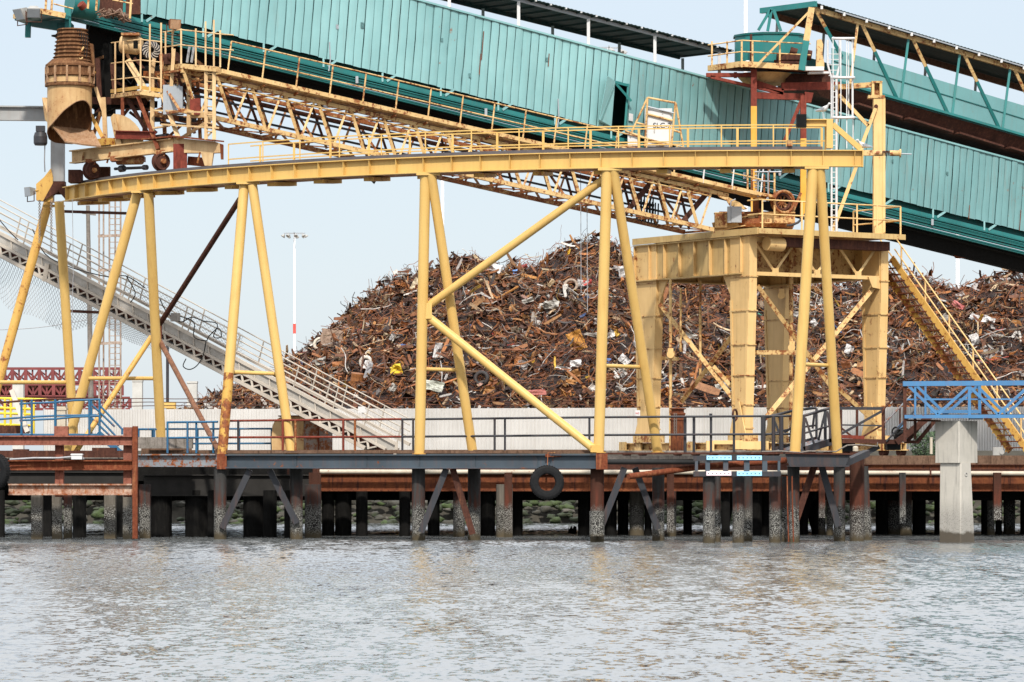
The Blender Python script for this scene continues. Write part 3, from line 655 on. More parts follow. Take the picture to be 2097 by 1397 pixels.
# ------------------------------------------------------------------ gantry walkway strip at the water edge
dk = thing('gantry_walkway', 'narrow slate blue steel walkway on raking piles under the curved gantry', 'walkway', (0, 122, 0))
EA, EB = (445, 123.6), (1240, 119.2)
def edge(px, py): t = (px - EA[0]) / (EB[0] - EA[0]); return W(px, py, 1 / lerp(1 / EA[1], 1 / EB[1], t))
def dpart(n, mb, m): return build(n, mb, m, dk)
dpart('edge_beam', MB().ibeam(edge(446, 945), edge(1238, 945), 29 * 121.5 / F, .34, .04, .03), M['steelblue'])
for px in (606, 750, 858, 972, 1100): dpart('stiffener', MB().beam(edge(px, 934), edge(px, 957), .015, .12, (0, 1, 0)), M['steelblue'])
dpart('edge_beam', MB().ibeam(W(283, 943, 124.4), W(444, 943, 123.7), 26 * 124 / F, .34, .04, .03), M['steelgrey'])
dpart('bearing_plate', MB().box(edge(455, 945) + V((0, -.02, 0)), (.32, .4, .5)), M['rust'])
dpart('bearing_plate', MB().box(edge(1232, 945) + V((0, -.02, 0)), (.36, .4, .5)), M['rust'])
dpart('splice_plate', MB().box(edge(1120, 936) + V((.2, -.02, .05)), (.5, .38, .1)), M['rust'])
dpart('deck_planks', MB().prism([edge(446, 928.5), edge(1238, 928.5), edge(1238, 928.5) + V((0, 1.6, 0)), edge(446, 928.5) + V((0, 1.6, 0))], (0, 0, .09)), M['wood'])
dpart('deck_planks', MB().beam(edge(300, 925.5) + V((0, 1.5, 0)), edge(1230, 924.5) + V((0, 1.5, 0)), .25, .12), M['wood'])
FB = [(451, 1104, 26, 'g', 960), (607, 1104, 26, 'g', 960), (857, 1106.5, 27, 'g', 960), (971, 1106, 26, 'g', 960), (1223, 1109.5, 28, 'r', 958), (1348, 1107.5, 25, 'g', 958), (1625, 1111, 25, 'g', 953), (1719, 1108, 24, 'g', 953)]
for px, wl, w, kd, tp in FB: pile(px, w, kd, wl, tp, dk)
pile(1755, 30, 'r', 1108, 925, dk); pile(1776, 20, 'g', 1106, 955, dk, 1768)
build('sleeve', MB().rod(W(1222.5, 1098, 119.2), W(1222.5, 1047, 119.2), .235, 16), M['pile'], dk)
for xa, ya, xb, yb, Y, mt in ((455, 1082, 512, 962, 123.4, 'darksteel'), (552, 963, 608, 1072, 123.4, 'darksteel'), (862, 1090, 914, 960, 121.2, 'darksteel'), (927, 960, 968, 1094, 121.2, 'rust_dark'), (1228, 1086, 1279, 958, 119.5, 'darksteel'), (1300, 958, 1348, 1084, 120.5, 'darksteel'), (1626, 1078, 1668, 953, 118.6, 'rust_dark'), (1682, 953, 1717, 1078, 119, 'darksteel')):
    dpart('raking_brace', MB().beam(W(xa, ya, Y), W(xb, yb, Y), .2, .2, (0, 1, 0)), M[mt])
# right hand pile cap
dpart('pile_cap', MB().prism([W(1608, 929, 117.7), W(1742, 929, 117.7), W(1732, 953, 117.7), W(1616, 953, 117.7)], (0, .12, 0)), M['darksteel'])
dpart('cap_flange', MB().beam(W(1606, 928, 118.2), W(1744, 930, 118.2), 1.2, .05), M['rust_dark'])
dpart('cap_flange', MB().beam(W(1614, 954.5, 118.2), W(1736, 954.5, 118.2), 1.1, .04), M['darksteel'])
dpart('knee_brace', MB().beam(W(1722, 952, 118), W(1775, 928, 120), .2, .2), M['darksteel'])
dpart('walk_plate', MB().beam(W(1242, 929, 120), W(1612, 928, 119.5), .9, .06), M['rust_dark'])
dpart('conduit', MB().tube([W(1560, 925, 117.9), W(1600, 924, 117.8), W(1640, 927, 117.7), W(1655, 924, 117.7), W(1712, 925, 117.7), W(1722, 919, 117.7), W(1735, 912, 117.8), W(1760, 911, 118), W(1797, 914, 118.2), W(1797, 906, 118.2)], .022, 6), M['greywood'])
tag(build('black_pipe', MB().rod(W(1243, 946, 119.2), W(1432, 946, 119.6), .082, 12), M['cable'], None, W(1330, 946, 119.4)), 'thick black pipe lying along the wharf edge left of the fender panel', 'pipe')
tag(build('rusty_pipe', MB().rod(W(1287, 976, 118.6), W(1445, 955, 120.3), .095, 12).rod(W(1448, 955, 120.3), W(1610, 943, 121), .1, 12), M['rust'], None, W(1360, 965, 119)), 'long sloping rusty pipe hanging below the black pipe', 'pipe')

# ------------------------------------------------------------------ left fender frame and tyres
FYd = 121.3
ff = thing('mooring_dolphin', 'heavy rusty steel fender frame at the left end of the wharf', 'mooring frame', W(130, 1000, FYd))
for y0, y1, mt, xa in ((892, 912, 'rust_pink', -60), (942, 963, 'rust', -60), (991, 1014, 'rust_flaky', 18)):
    build('fender_beam', MB().ibeam(W(xa, (y0 + y1) / 2, FYd), W(271, (y0 + y1) / 2, FYd), (y1 - y0) * FYd / F, .3, .045, .05), M[mt], ff)
for px, w, y0, y1, mt, d in ((126, 28, 873, 910, 'rust_pink', .2), (122, 17, 910, 1018, 'rust_pink', .3), (262, 17, 875, 1018, 'rust_pink', .25), (277, 10, 873, 1103, 'rust', -.05)):
    build('fender_post', MB().box((wx(px, FYd + d), FYd + d, (wz(y0, FYd) + wz(y1, FYd)) / 2), (w * FYd / F, .28, (y1 - y0) * FYd / F)), M[mt], ff)
pile(117, 19, 'c', 1103.5, 1012, ff, None, True); pile(262, 19, 'c', 1103.5, 1012, ff, None, True); pile(277.5, 11, 'r', 1103.5, 1000, ff, None, True)
build('back_plate', MB().beam(W(-60, 930, 123.4), W(280, 930, 123.4), .2, 14 * 123.4 / F), M['rust_dark'], ff)
build('rope', MB().tube([W(20, 941, 121), W(70, 938, 121), W(120, 938, 121), W(165, 934, 121), W(172, 940, 120.9)], .03, 6), M['wire'], ff)
def tyre(c, axis, R, r, label, group='old tyres used as fenders'):
    t = thing('old_tyre', label, 'tyre', c, group); c = V(c); axis = V(axis).normalized(); mb = MB()
    prof = [(R - r * .95, -r * .55), (R - r * .75, -r * .72), (R - r * .2, -r * .8), (R + r * .45, -r * .78), (R + r * .85, -r * .6), (R + r, -r * .35), (R + r, r * .35), (R + r * .85, r * .6), (R + r * .45, r * .78), (R - r * .2, r * .8), (R - r * .75, r * .72), (R - r * .95, r * .55), (R - r * .8, r * .3), (R - r * .8, -r * .3)]
    mb.lathe(prof, c, axis, 48, None, True); build('casing', mb, M['rubber'], t)
    tr = MB(); e1 = axis.orthogonal().normalized(); e2 = axis.cross(e1)
    for i in range(40):
        a = 2 * math.pi * i / 40; d = e1 * math.cos(a) + e2 * math.sin(a); tg = axis.cross(d)
        for sgn in (-1, 1): tr.box(c + d * (R + r * 1.0) + axis * (sgn * r * .38), (R * .09, r * .42, r * .12), (tg, axis, d))
    build('tread', tr, M['rubber'], t); return t
tc = tyre(W(1120, 988, 118.75), (.1, -1, .06), .395, .135, 'black tyre hanging from a dull yellow rope in front of the rusty girder')
tag(build('yellow_rope', MB().tube([W(1137, 927, 119.7), W(1122, 927.5, 119.3), W(1121.5, 940, 119.1), W(1121, 958, 118.8)], .013, 6), M['tan2'], None, W(1121, 940, 119.1)), 'short dull yellow rope holding the hanging tyre', 'rope')
tyre(W(-8, 965, 120.3), (-.6, -.8, 0), .40, .15, 'muddy black tyre at the left end of the fender frame')
b = MB(); b.beam(W(284, 907, 125.5), W(395, 907, 125.5), .35, 23 * 125.5 / F); single('timber_baulk', b, M['greywood'], 'weathered grey timber baulk lying behind the rusty fender post', 'timber', W(335, 912, 125.5))
b = MB(); b.beam(W(290, 924, 126.4), W(392, 924, 126.4), .3, 12 * 126.4 / F); single('timber_sill', b, M['wood'], 'brown timber sill under the weathered grey baulk', 'timber', W(335, 930, 126))

# ------------------------------------------------------------------ blue padded fender panel
fp = thing('berthing_dolphin', 'dark steel fender panel with pale blue and pink pads on three piles', 'mooring panel', W(1510, 955, 117.8)); PYp = 117.7; kp = PYp / F
for y in (938.5, 970.5): build('frame_bar', MB().beam(W(1420, y, PYp), W(1599, y, PYp), .2, 10.5 * kp), M['darksteel'], fp)
for px, w in ((1426, 6), (1449, 9), (1486, 10), (1529, 11), (1566, 10), (1595, 5)): build('frame_upright', MB().beam(W(px, 943.9, PYp), W(px, 965.1, PYp), w * kp, .18, (0, 1, 0)), M['steelblue'], fp)
for px, y, c, lab in ((1472.5, 937.5, 'padblue', None), (1534.5, 937.5, 'padblue', None), (1472, 969.5, 'padpink', 'faded pink pad'), (1534.5, 970, 'padblue', None)):
    pd = build('rubbing_pad', MB().box(W(px, y, PYp - .14), (51 * kp, .08, 9 * kp)), M[c], fp)
    if lab: pd['label'] = lab
    for i in range(6): build('bolt_hole', MB().rod(W(px - 21 + 8.3 * i, y, PYp - .176), W(px - 21 + 8.3 * i, y, PYp - .187), .017, 8), M['ink'], pd)
for px, wl, w, kd in ((1452, 1112, 25, 'g'), (1512, 1111, 24, 'g'), (1587, 1111, 24, 'g')): pile(px, w, kd, wl, 976, fp)
for px, wl, w in ((1470, 1110, 12), (1532, 1109, 18), (1606, 1109.5, 12)): pile(px, w, 'g', wl, 976, fp)
for px in (1612, 1622): build('hanging_chain', MB().tube([W(px, 975, 117.6), W(px + 1, 1040, 117.6), W(px + 3, 1110, 117.6)], .022, 6), M['rust'], fp)

# ------------------------------------------------------------------ deck railings
def edge2(px, py, off=1.3): p = edge(px, py); return W(px, py, p.y + off)
rl = thing('deck_railing', 'blue two rail deck railing left of the rusted gantry leg', 'railing', W(390, 927, 124), 'railings along the walkway')
for y in (865, 897): build('rail', MB().tube([W(342, y, 124.6), W(446, y - 1, 123.8)], .035, 8), M['blue_rail'], rl)
for px in (343, 384, 402, 437): build('post', MB().rod(W(px, 928, 124.2), W(px, 864, 124.2), .038, 8), M['blue_rail'], rl)
rl = thing('deck_railing', 'rusty brown two rail deck railing between rusted leg and tall yellow leg', 'railing', W(640, 927, 123), 'railings along the walkway')
for y0, y1 in ((862, 858.5), (896, 894.5)): build('rail', MB().tube([edge2(462, y0), edge2(822, y1)], .036, 8), M['rust_red'], rl)
for px, mt in ((488, 'darksteel'), (579, 'rust_red'), (605, 'tan2'), (703, 'rust_red'), (727, 'tan2')): build('post', MB().rod(edge2(px, 928), edge2(px, 860), .04, 8), M[mt], rl)
rl = thing('deck_railing', 'slate grey two rail deck railing in front of the fence and tower', 'railing', W(1200, 927, 121), 'railings along the walkway')
for y0, y1, y2 in ((859, 854.5, 852), (894.5, 891, 889)): build('rail', MB().tube([edge2(822, y0), edge2(1240, y1), W(1620, y2, 121)], .036, 8), M['darksteel'], rl)
for px in (824, 846, 1013, 1034, 1207, 1221): build('post', MB().rod(edge2(px, 928), edge2(px, 857), .036, 8), M['darksteel'], rl)
for px, w in ((1403, .05), (1421, .045), (1456, .04), (1503, .04), (1563, .075), (1584, .06), (1600, .07)): build('post', MB().rod(W(px, 928, 120.9), W(px, 853, 120.9), w, 8), M['darksteel'], rl)
build('lamp_stub', MB().rod(W(1455.5, 852, 120.9), W(1455.5, 847, 120.9), .05, 8), M['darksteel'], rl)
rl = thing('rear_railing', 'pale blue two rail railing standing farther back near the fence', 'railing', W(450, 915, 138))
for y in (878, 908): build('rail', MB().tube([W(282, y + 1, 138), W(560, y, 138)], .035, 8), M['blue_rail'], rl)
for px in (312, 405, 490, 556): build('post', MB().rod(W(px, 928, 138), W(px, 877, 138), .035, 8), M['blue_rail'], rl)

# ------------------------------------------------------------------ left stair platform (blue) and yellow railing
bs = thing('stair_platform', 'blue railed platform with a short stair behind the fender frame', 'stair platform', W(160, 892, 128)); YB = 128.0
build('floor', MB().prism([W(-40, 889, YB), W(208, 889, YB), W(205, 888, YB + 1.4), W(-38, 888, YB + 1.4)], (0, 0, -.1)), M['blue_rail'], bs)
for d, pts in ((0, [(40, 827), (113, 824), (152, 820), (205, 818)]), (1.2, [(-30, 827), (60, 820), (113, 817.5), (200, 816)])):
    for dy in (0, 34): build('rail', MB().tube([W(x, y + dy, YB + d) for x, y in pts], .035, 8), M['rust_dark'] if (d and not dy) else M['blue_rail'], bs)
for px, d in ((44, 0), (65, 0), (113, 0), (183, 0), (204, 0), (114, 1.2), (187, 1.2)): build('post', MB().rod(W(px, 890, YB + d), W(px, 818, YB + d), .04, 8), M['blue_rail'], bs)
for d in (0, 1.2):
    for dy in (0, 28): build('stair_rail', MB().tube([W(184 if d else 205, 831 + dy - (6 if d else 0), YB + d), W(250 if d == 0 else 235, 879 + dy - (5 if d else 0), YB + d)], .035, 8), M['blue_rail'], bs)
    build('stringer', MB().beam(W(200, 886, YB + d), W(247, 928, YB + d), .06, .2), M['blue_rail'], bs)
for i in range(4): build('tread', MB().box(W(210 + 11 * i, 893 + 10 * i, YB + .6), (.28, 1.1, .04)), M['blue_rail'], bs)
build('post', MB().rod(W(250, 890, YB), W(250, 878, YB), .035, 8), M['blue_rail'], bs)
build('rail', MB().tube([W(250, 879, YB), W(320, 879.5, YB + 1)], .035, 8), M['blue_rail'], bs)
for px in (316, 284): build('post', MB().rod(W(px, 898, YB + .9), W(px, 879, YB + .9), .035, 8), M['blue_rail'], bs)
yr = thing('yellow_railing', 'bright yellow railing behind the blue platform at the left edge', 'railing', W(30, 890, 150))
for y in (817, 836, 847, 870): build('rail', MB().tube([W(-60, y - 3, 150), W(69 if y > 830 else 112, y + 2, 150)], .05, 8), M['brightyellow'], yr)
for px in (-20, 10, 22, 51, 69): build('post', MB().rod(W(px, 905, 150), W(px, 815, 150), .05, 8), M['brightyellow'], yr)
b = MB(); b.beam(W(24, 800, 131), W(57, 886, 130), .16, .12, (0, 1, 0)); single('leaning_plank', b, M['alu'], 'pale plank leaning over the blue platform', 'plank', W(57, 890, 130))
for (x0, x1, y0, y1, Y) in ((-40, 58, 872, 890, 132), (150, 205, 925, 936, 124.5), (28, 58, 920, 938, 124.5), (190, 238, 917, 935, 124.2)): build('platform_support', MB().box(((wx(x0, Y) + wx(x1, Y)) / 2, Y, (wz(y0, Y) + wz(y1, Y)) / 2), ((x1 - x0) * Y / F, .5, (y1 - y0) * Y / F)), M['rust_dark'], bs)
b = MB(); b.box(W(158, 935, 120.9), (.34, .3, .18)); b.box(W(158, 931, 120.9), (.38, .34, .04)); single('white_box', b, M['white'], 'small white box on the fender frame beside a rope', 'box', W(158, 940, 120.9))
b = MB(); b.box(W(125, 860, 136), (.36, .5, .95)); b.box(W(125, 838, 136), (.44, .56, .08)); single('tan_cabinet', b, M['whitepipe'], 'stained tan cabinet behind the second gantry leg', 'cabinet', W(125, 885, 136))

# ------------------------------------------------------------------ tank, bollard, small deck things
tk = thing('rusty_tank', 'boxy tan and blue grey rusted tank on the deck behind the railing', 'tank', W(618, 926, 138))
TKY = 137.2
o_ = [(557, 928), (556, 900), (558, 872), (563, 861), (573, 855), (590, 853), (622, 852.5), (622, 928)]
build('rounded_end', MB().prism([W(x, y, TKY) for x, y in o_], (-.1, 1.5, 0)), M['spout'], tk)
build('side_wall', MB().prism([W(x, y, TKY + .02) for x, y in ((622.5, 928), (622.5, 853), (681, 853), (681, 928))], (-.1, 1.45, 0)), paint('tank_blue_rust', (.20, .21, .22), (.30, .18, .09), .56, 1.1, .6), tk)
build('top_plate', MB().beam(W(572, 852.5, TKY + .6), W(684, 851.5, TKY + .6), 1.4, .04), M['rust'], tk)
for x in (592, 652): build('strap', MB().beam(W(x, 928, TKY - .01), W(x, 854, TKY - .01), .05, .02, (0, 1, 0)), M['rust'], tk)
bo = thing('rusty_bollard', 'tall round rusty steel bollard hung with chains before the fence', 'bollard', W(1388, 928, 129)); YO = 129.0; ko = YO / F
build('barrel', MB().lathe([(0, 0), (15 * ko, 0), (15 * ko, 66 * ko), (16.5 * ko, 67 * ko), (16.5 * ko, 70 * ko), (14.5 * ko, 71 * ko), (14.5 * ko, 78 * ko), (16 * ko, 79 * ko), (16 * ko, 82 * ko), (13 * ko, 83 * ko), (13 * ko, 89 * ko), (17 * ko, 90 * ko), (17 * ko, 92 * ko), (0, 93 * ko)], W(1388, 928, YO), Z, 24), M['rust_orange'], bo)
for i, px in enumerate((1381, 1385, 1389)): 
    for j in range(14): build('chain', MB().torus(W(px, 848 + j * 3.0, YO - .27), (1, .4, 0) if j % 2 else (.2, 1, 0), .022, .008, 8, 4), M['chain'], bo) if i < 2 else None
fs_ = thing('notice_board', 'small white notice with red letters on the left tower leg', 'notice', W(1306, 846, 138.4))
build('board', MB().box(W(1306, 846, 138.35), (.17, .02, .2)), M['white'], fs_)
text_mesh('lettering', 'NO', .085, W(1301.5, 848, 138.33), (1, 0, 0), M['redink'], fs_)
b = MB(); b.box(W(2043, 924, 140), (.36, .3, .3)); b.rod(W(2052, 926, 139.8), W(2052, 926, 140.2), .09, 10); single('grey_box', b, M['lamp'], 'small grey box on the wharf edge right of the concrete pier', 'box', W(2043, 930, 140))
b = MB(); b.rod(W(1907, 930, 130), W(1907, 897, 130), .05, 8); b.rod(W(1907, 897, 130), W(1907, 895.5, 130), .06, 8); single('white_pipe_stub', b, M['whitepipe'], 'short white upright pipe beside the green bush', 'pipe', W(1907, 930, 130))
# ------------------------------------------------------------------ curved rail gantry
AX, AY, AR = 9.0, 145.2, 27.0
def arc(th, r=AR, z=0): return V((AX + r * math.sin(th), AY - r * math.cos(th), z))
def arc_th(px, r=AR):
    lo, hi = math.radians(-88), math.radians(20)
    for _ in range(50):
        m = (lo + hi) / 2; p = arc(m, r)
        if p.x / p.y * F + CX < px: lo = m
        else: hi = m
    return lo
def arc_px(px, r=AR): return arc(arc_th(px, r), r)
ZB = wz(342, arc_px(1765).y); ZT = wz(308, arc_px(1765).y)
g = thing('curved_gantry', 'curved bright yellow rail girder carried on splayed tubular legs', 'gantry', (0, 122, 2.75))
T0, T1 = arc_th(137), arc_th(1766); N = 72
def ring(r0, r1, z0, z1, ta=T0, tb=T1, n=N):
    mb = MB(); vs = []
    for i in range(n + 1):
        t = lerp(ta, tb, i / n); vs += [arc(t, r1, z0), arc(t, r0, z0), arc(t, r0, z1), arc(t, r1, z1)]
    fs = [(4 * i + a, 4 * i + 4 + a, 4 * i + 4 + (a + 1) % 4, 4 * i + (a + 1) % 4) for i in range(n) for a in range(4)] + [(0, 1, 2, 3), (4 * n + 3, 4 * n + 2, 4 * n + 1, 4 * n)]
    mb.add(vs, fs); return mb
def gp(n, mb, m='yellow', par=None): return build(n, mb, M[m] if isinstance(m, str) else m, par or g)
web = gp('web', ring(AR - .012, AR + .012, ZB + .03, ZT - .03))
gp('bottom_flange', ring(AR - .17, AR + .17, ZB, ZB + .03)); gp('top_flange', ring(AR - .17, AR + .17, ZT - .03, ZT))
th = T0 + .01
while th < T1:
    for sgn in (-1, 1):
        a = arc(th, AR + sgn * .012, 0); b_ = arc(th, AR + sgn * .15, 0)
        d = (b_ - a); c = (a + b_) / 2; tg = V((math.cos(th), math.sin(th), 0))
        gp('stiffener', MB().box((c.x, c.y, (ZB + ZT) / 2), (.014, d.length, ZT - ZB - .062), (tg, d.normalized(), Z)), 'yellow', web)
    th += .0365
gp('rail', ring(AR - .06, AR + .06, ZT + .002, ZT + .11, arc_th(172), arc_th(1684)), 'rail_steel')
gp('end_plate', MB().box(arc(T1, AR, (ZB + ZT) / 2), (.03, .36, ZT - ZB + .02)), 'yellow')
# walkway with two handrails on the inner side
R1, R2 = AR - .32, AR - 1.25
gp('walkway', ring(R2, R1, ZB + .02, ZB + .08, T0, arc_th(1690)), 'tan2')
th = T0 + .03
while th < T1 - .05:
    a, b_ = arc(th, AR - .18, ZB - .1), arc(th, R2, ZB - .04)
    gp('walkway_bracket', MB().beam(a, b_, .34, .12), 'yellow_rusty'); th += .074
ta, tb = arc_th(455), arc_th(1692)
for r, pm in ((R1 + .04, 0), (R2 - .02, .5)):
    for z in (ZT + .31, ZT + .81): gp('handrail', ring(r - .019, r + .019, z - .019, z + .019, ta, tb, 60), 'yellow')
    n = 13
    for i in range(n + 1):
        t = lerp(ta, tb, min(1, (i + pm * .6) / n)); gp('handrail_post', MB().beam(arc(t, r, ZB + .08), arc(t, r, ZT + .8), .075 if pm else .04, .04, (0, 1, 0)), 'yellow')
# legs ---------------------------------------------------------------
def leg(pa, pb, Yb, r=.168, mt='yellow_tube', dz=.0):
    Ya = arc_px(pa[0]).y; return gp('leg', MB().rod(W(*pa, Ya), W(*pb, Yb), r, 20), mt)
LEGS = [((99, 414), (-40, 915), 136, 'yellow_rusty'), ((121, 413), (153, 926), 137, 'yellow_tube'), ((281, 396), (134, 926), 130.5, 'yellow_tube'), ((304, 395), (331, 926), 131.5, 'yellow_tube'), ((500, 380), (455, 931), 123.6, 'yellow_tube'), ((517, 379), (597, 929), 124.2, 'yellow_tube'),
        ((871, 357), (859, 929), 121.3, 'yellow_tube'), ((883, 357), (968, 927), 122.2, 'yellow_tube'), ((1243, 347), (1226, 926), 119.3, 'yellow_tube'), ((1256, 347), (1347, 926), 121.3, 'yellow_tube'), ((1665, 344), (1628, 927), 118.2, 'yellow_tube'), ((1679, 344), (1715, 930), 120.2, 'yellow_tube')]
for pa, pb, Yb, mt in LEGS:
    if pb[0] == 455:
        Ya = arc_px(500).y; a, b_ = W(500, 380, Ya), W(455, 931, Yb); c = a.lerp(b_, .70)
        gp('leg', MB().rod(a, c, .165, 20), mt); lf_ = gp('leg', MB().rod(c, b_, .1655, 20), 'yellow_bad'); lf_['label'] = 'flaking rusted lower leg'
    else: leg(pa, pb, Yb, .168 if pa[0] not in (883, 1256, 1679, 517) else .155, mt)
for px, Yb, py in ((859, 121.3, 929), (968, 122.2, 927), (1226, 119.3, 926), (1347, 121.3, 926), (1628, 118.2, 927), (1715, 120.2, 930), (597, 124.2, 929)):
    gp('base_plate', MB().rod(W(px, py + 1.5, Yb), W(px, py - .5, Yb), .23, 16), 'yellow_rusty')
for px in (110, 292, 508, 877, 1249, 1672):
    p = arc_px(px); gp('leg_head', MB().box((p.x, p.y, ZB - .04), (.75, .36, .07)), 'yellow')
def yb(px, lo, hi, Y0, Y1): return lerp(Y0, Y1, (px - lo) / (hi - lo))
TIES = [((-10, 783), (141, 783), 134.6, 136.6, .07, 'yellow_tube'), ((180, 775), (321, 775), 130, 131, .068, 'yellow_tube'), ((472, 762), (574, 766), 124.3, 124.7, .066, 'yellow_tube'), ((866, 756), (944, 758), 121.3, 121.9, .062, 'yellow_tube'), ((1235, 749), (1319, 752), 119.3, 120.7, .062, 'yellow_tube'), ((1642, 746), (1702, 749), 118.3, 119.7, .062, 'yellow_tube')]
for a, b_, Y0, Y1, r, mt in TIES: gp('cross_tie', MB().rod(W(*a, Y0), W(*b_, Y1), r, 12), mt)
BR = [((872, 630), (1238, 366), 121.2, 119.3, .13, 'yellow_tube'), ((872, 645), (1219, 922), 121.2, 119.2, .135, 'yellow_tube'), ((491, 408), (322, 672), 125.3, 130.6, .092, 'rust_dark'), ((322, 688), (447, 922), 130.7, 123.8, .088, 'brace_brown'), ((310, 690), (146, 940), 130.8, 128.5, .092, 'yellow_rusty')]
for a, b_, Y0, Y1, r, mt in BR: gp('brace', MB().rod(W(*a, Y0), W(*b_, Y1), r, 14), mt)
gp('gusset', MB().box(W(325, 680, 130.5), (.2, .3, .6)), 'rust'); gp('gusset', MB().box(W(878, 637, 121.1), (.2, .25, .5)), 'yellow'); gp('gusset', MB().box(W(1219, 919, 119.2), (.3, .25, .22)), 'yellow_rusty')
# right end frame and buffer
ye = arc_px(1698).y; ke = ye / F
gp('end_post', MB().beam(W(1698.5, 304, ye), W(1698.5, 246, ye), 13 * ke, .3, (0, 1, 0)), 'yellow')
gp('end_beam', MB().ibeam(W(1650, 252, ye), W(1706, 252, ye), 15 * ke, .26, .03, .03), 'yellow')
gp('end_brace', MB().beam(W(1705, 255, ye), W(1762, 305, ye), .16, .16, (0, 1, 0)), 'yellow')
mb = MB(); mb.box(W(1641, 248, ye), (.3, .34, .4))
for i in range(7): mb.box(W(1634 + 2.3 * i, 248, ye - .19), (.02, .05, .42))
gp('buffer_block', mb, 'rubber')
bu = gp('buffer', MB().beam(W(1767, 313.5, ye), W(1790, 313.5, ye), .2, 11 * ke).rod(W(1789, 314, ye), W(1806, 314, ye), .088, 14).rod(W(1822, 314, ye), W(1844, 314, ye), .088, 14).rod(W(1842, 314, ye), W(1845, 314, ye), .13, 14), 'tan')
pts = []
for i in range(61):
    a = 2 * math.pi * i / 10; c = W(lerp(1805, 1823, i / 60), 314, ye); pts.append(c + V((0, math.cos(a) * .075, math.sin(a) * .075)))
gp('spring', MB().tube(pts, .014, 5), 'rust_dark', bu); gp('buffer_rod', MB().rod(W(1845, 315, ye), W(1867, 316, ye), .02, 8), 'galv', bu)
gp('rail_stop', MB().box(W(1617, 294, arc_px(1617).y), (.16, .3, .18)), 'tan2')
for a, b_, Y0, Y1 in (((126, 433), (257, 437), 135.5, 139), ((140, 637), (204, 640), 136, 138)): gp('outrigger', MB().beam(W(*a, Y0), W(*b_, Y1), .1, .1), 'rust_dark')
gp('tilted_plate', MB().prism([W(753, 364, 123), W(775, 363, 123), W(766, 377, 123)], (0, .12, 0)), 'darksteel')
# left end: head bracket, grey column, chains, floodlight
ye = arc_px(120).y; ke = ye / F
gp('head_bracket', MB().prism([W(74, 410, ye), W(74, 377, ye), W(90, 363, ye), W(104, 345, ye), W(108, 362, ye), W(108, 414, ye)], (0, .5, 0)), 'yellow_rusty')
gp('head_plate', MB().prism([W(88, 412, ye - .1), W(110, 372, ye - .1), W(135, 380, ye - .1), W(135, 410, ye - .1), W(120, 392, ye - .1)], (0, .4, 0)), 'rust_dark')
cg = thing('grey_column', 'grey steel column with rusty foot standing under the spout', 'column', W(118, 400, ye + .3))
build('shaft', MB().beam(W(118.5, 372, ye + .35), W(118.5, 262, ye + .35), 27 * ke, .4, (0, 1, 0)), M['greysteel'], cg)
build('foot', MB().beam(W(119, 398, ye + .35), W(119, 372.3, ye + .35), 30 * ke, .44, (0, 1, 0)), M['rust_dark'], cg)
bb = thing('grey_beam', 'grey steel beam running out of view left of the spout', 'beam', W(40, 240, ye + .6))
build('beam', MB().ibeam(W(-80, 231, ye + .2), W(105, 233, ye + .6), 30 * ke, .3, .05, .04), M['greysteel'], bb)
def chain(px, y0, y1, Y, label, px2=None):
    mb = MB(); n = int((y1 - y0) / 3.2); px2 = px2 or px
    for i in range(n): mb.torus(W(lerp(px, px2, i / n), y0 + 3.2 * i, Y), (1, .3, 0) if i % 2 else (0, 1, 0), .036, .012, 8, 4)
    tag(build('hanging_chain', mb, M['chain'], None, W(px, y0, Y)), label, 'chain', 'chains hanging from the gantry end')
chain(81, 412, 500, 133.4, 'long chain hanging from the left end of the gantry'); chain(105, 412, 525, 133.2, 'chain with end ring hanging beside the splayed left leg')
b = MB(); b.tube([W(148, 408, 132), W(149, 470, 132), W(150, 560, 132), W(147, 660, 132)], .012, 5); tag(build('hanging_cable', b, M['wire'], None, W(149, 408, 132)), 'thin cable hanging straight down past the second leg', 'cable')
def flood(c, aim, label, sz=.3, col='lamp'):
    c = V(c); aim = V(aim).normalized(); sd = aim.cross(Z).normalized(); u = sd.cross(aim); t = thing('floodlight', label, 'floodlight', c, 'work floodlights')
    a = [c + sd * sz * i + u * sz * .8 * j for i, j in ((-.6, -.6), (.6, -.6), (.6, .6), (-.6, .6))]; bk = [c - aim * sz * .8 + sd * sz * .5 * i + u * sz * .5 * j for i, j in ((-.6, -.6), (.6, -.6), (.6, .6), (-.6, .6))]
    mb = MB(); mb.add(a + bk, [(0, 1, 2, 3), (7, 6, 5, 4), (0, 4, 5, 1), (1, 5, 6, 2), (2, 6, 7, 3), (3, 7, 4, 0)]); build('housing', mb, M[col], t)
    build('bracket', MB().tube([c - aim * sz * .4 + sd * sz * .7, c - aim * sz * .4 + sd * sz * .7 - Z * sz, c - aim * sz * .4 - sd * sz * .7 - Z * sz, c - aim * sz * .4 - sd * sz * .7], .02, 5), M['rust_dark'], t)
    build('lens', MB().box(c + aim * .006, (sz * 1.05, .012, sz * .85), (sd, aim, u)), M['galv' if col == 'lamp' else 'dust'], t); return t
flood(W(56, 393, 133), (-.8, -.6, -.1), 'grey floodlight on the left end of the yellow girder', .34)
build_arm = MB().rod(W(60, 394, 133.2), W(78, 390, 133.4), .04, 8); gp('lamp_arm', build_arm, 'yellow_rusty')
t = thing('hanging_lamp', 'dark square lamp hanging beside the spout', 'lamp', W(84, 270, 131.5))
build('ballast', MB().box(W(83, 264, 131.5), (.3, .26, .2)), M['darksteel'], t); build('shade', MB().lathe([(.05, .2), (.2, .14), (.24, .0), (.24, -.22), (.2, -.3), (0, -.3)], W(83, 280, 131.5), Z, 12), M['darksteel'], t)
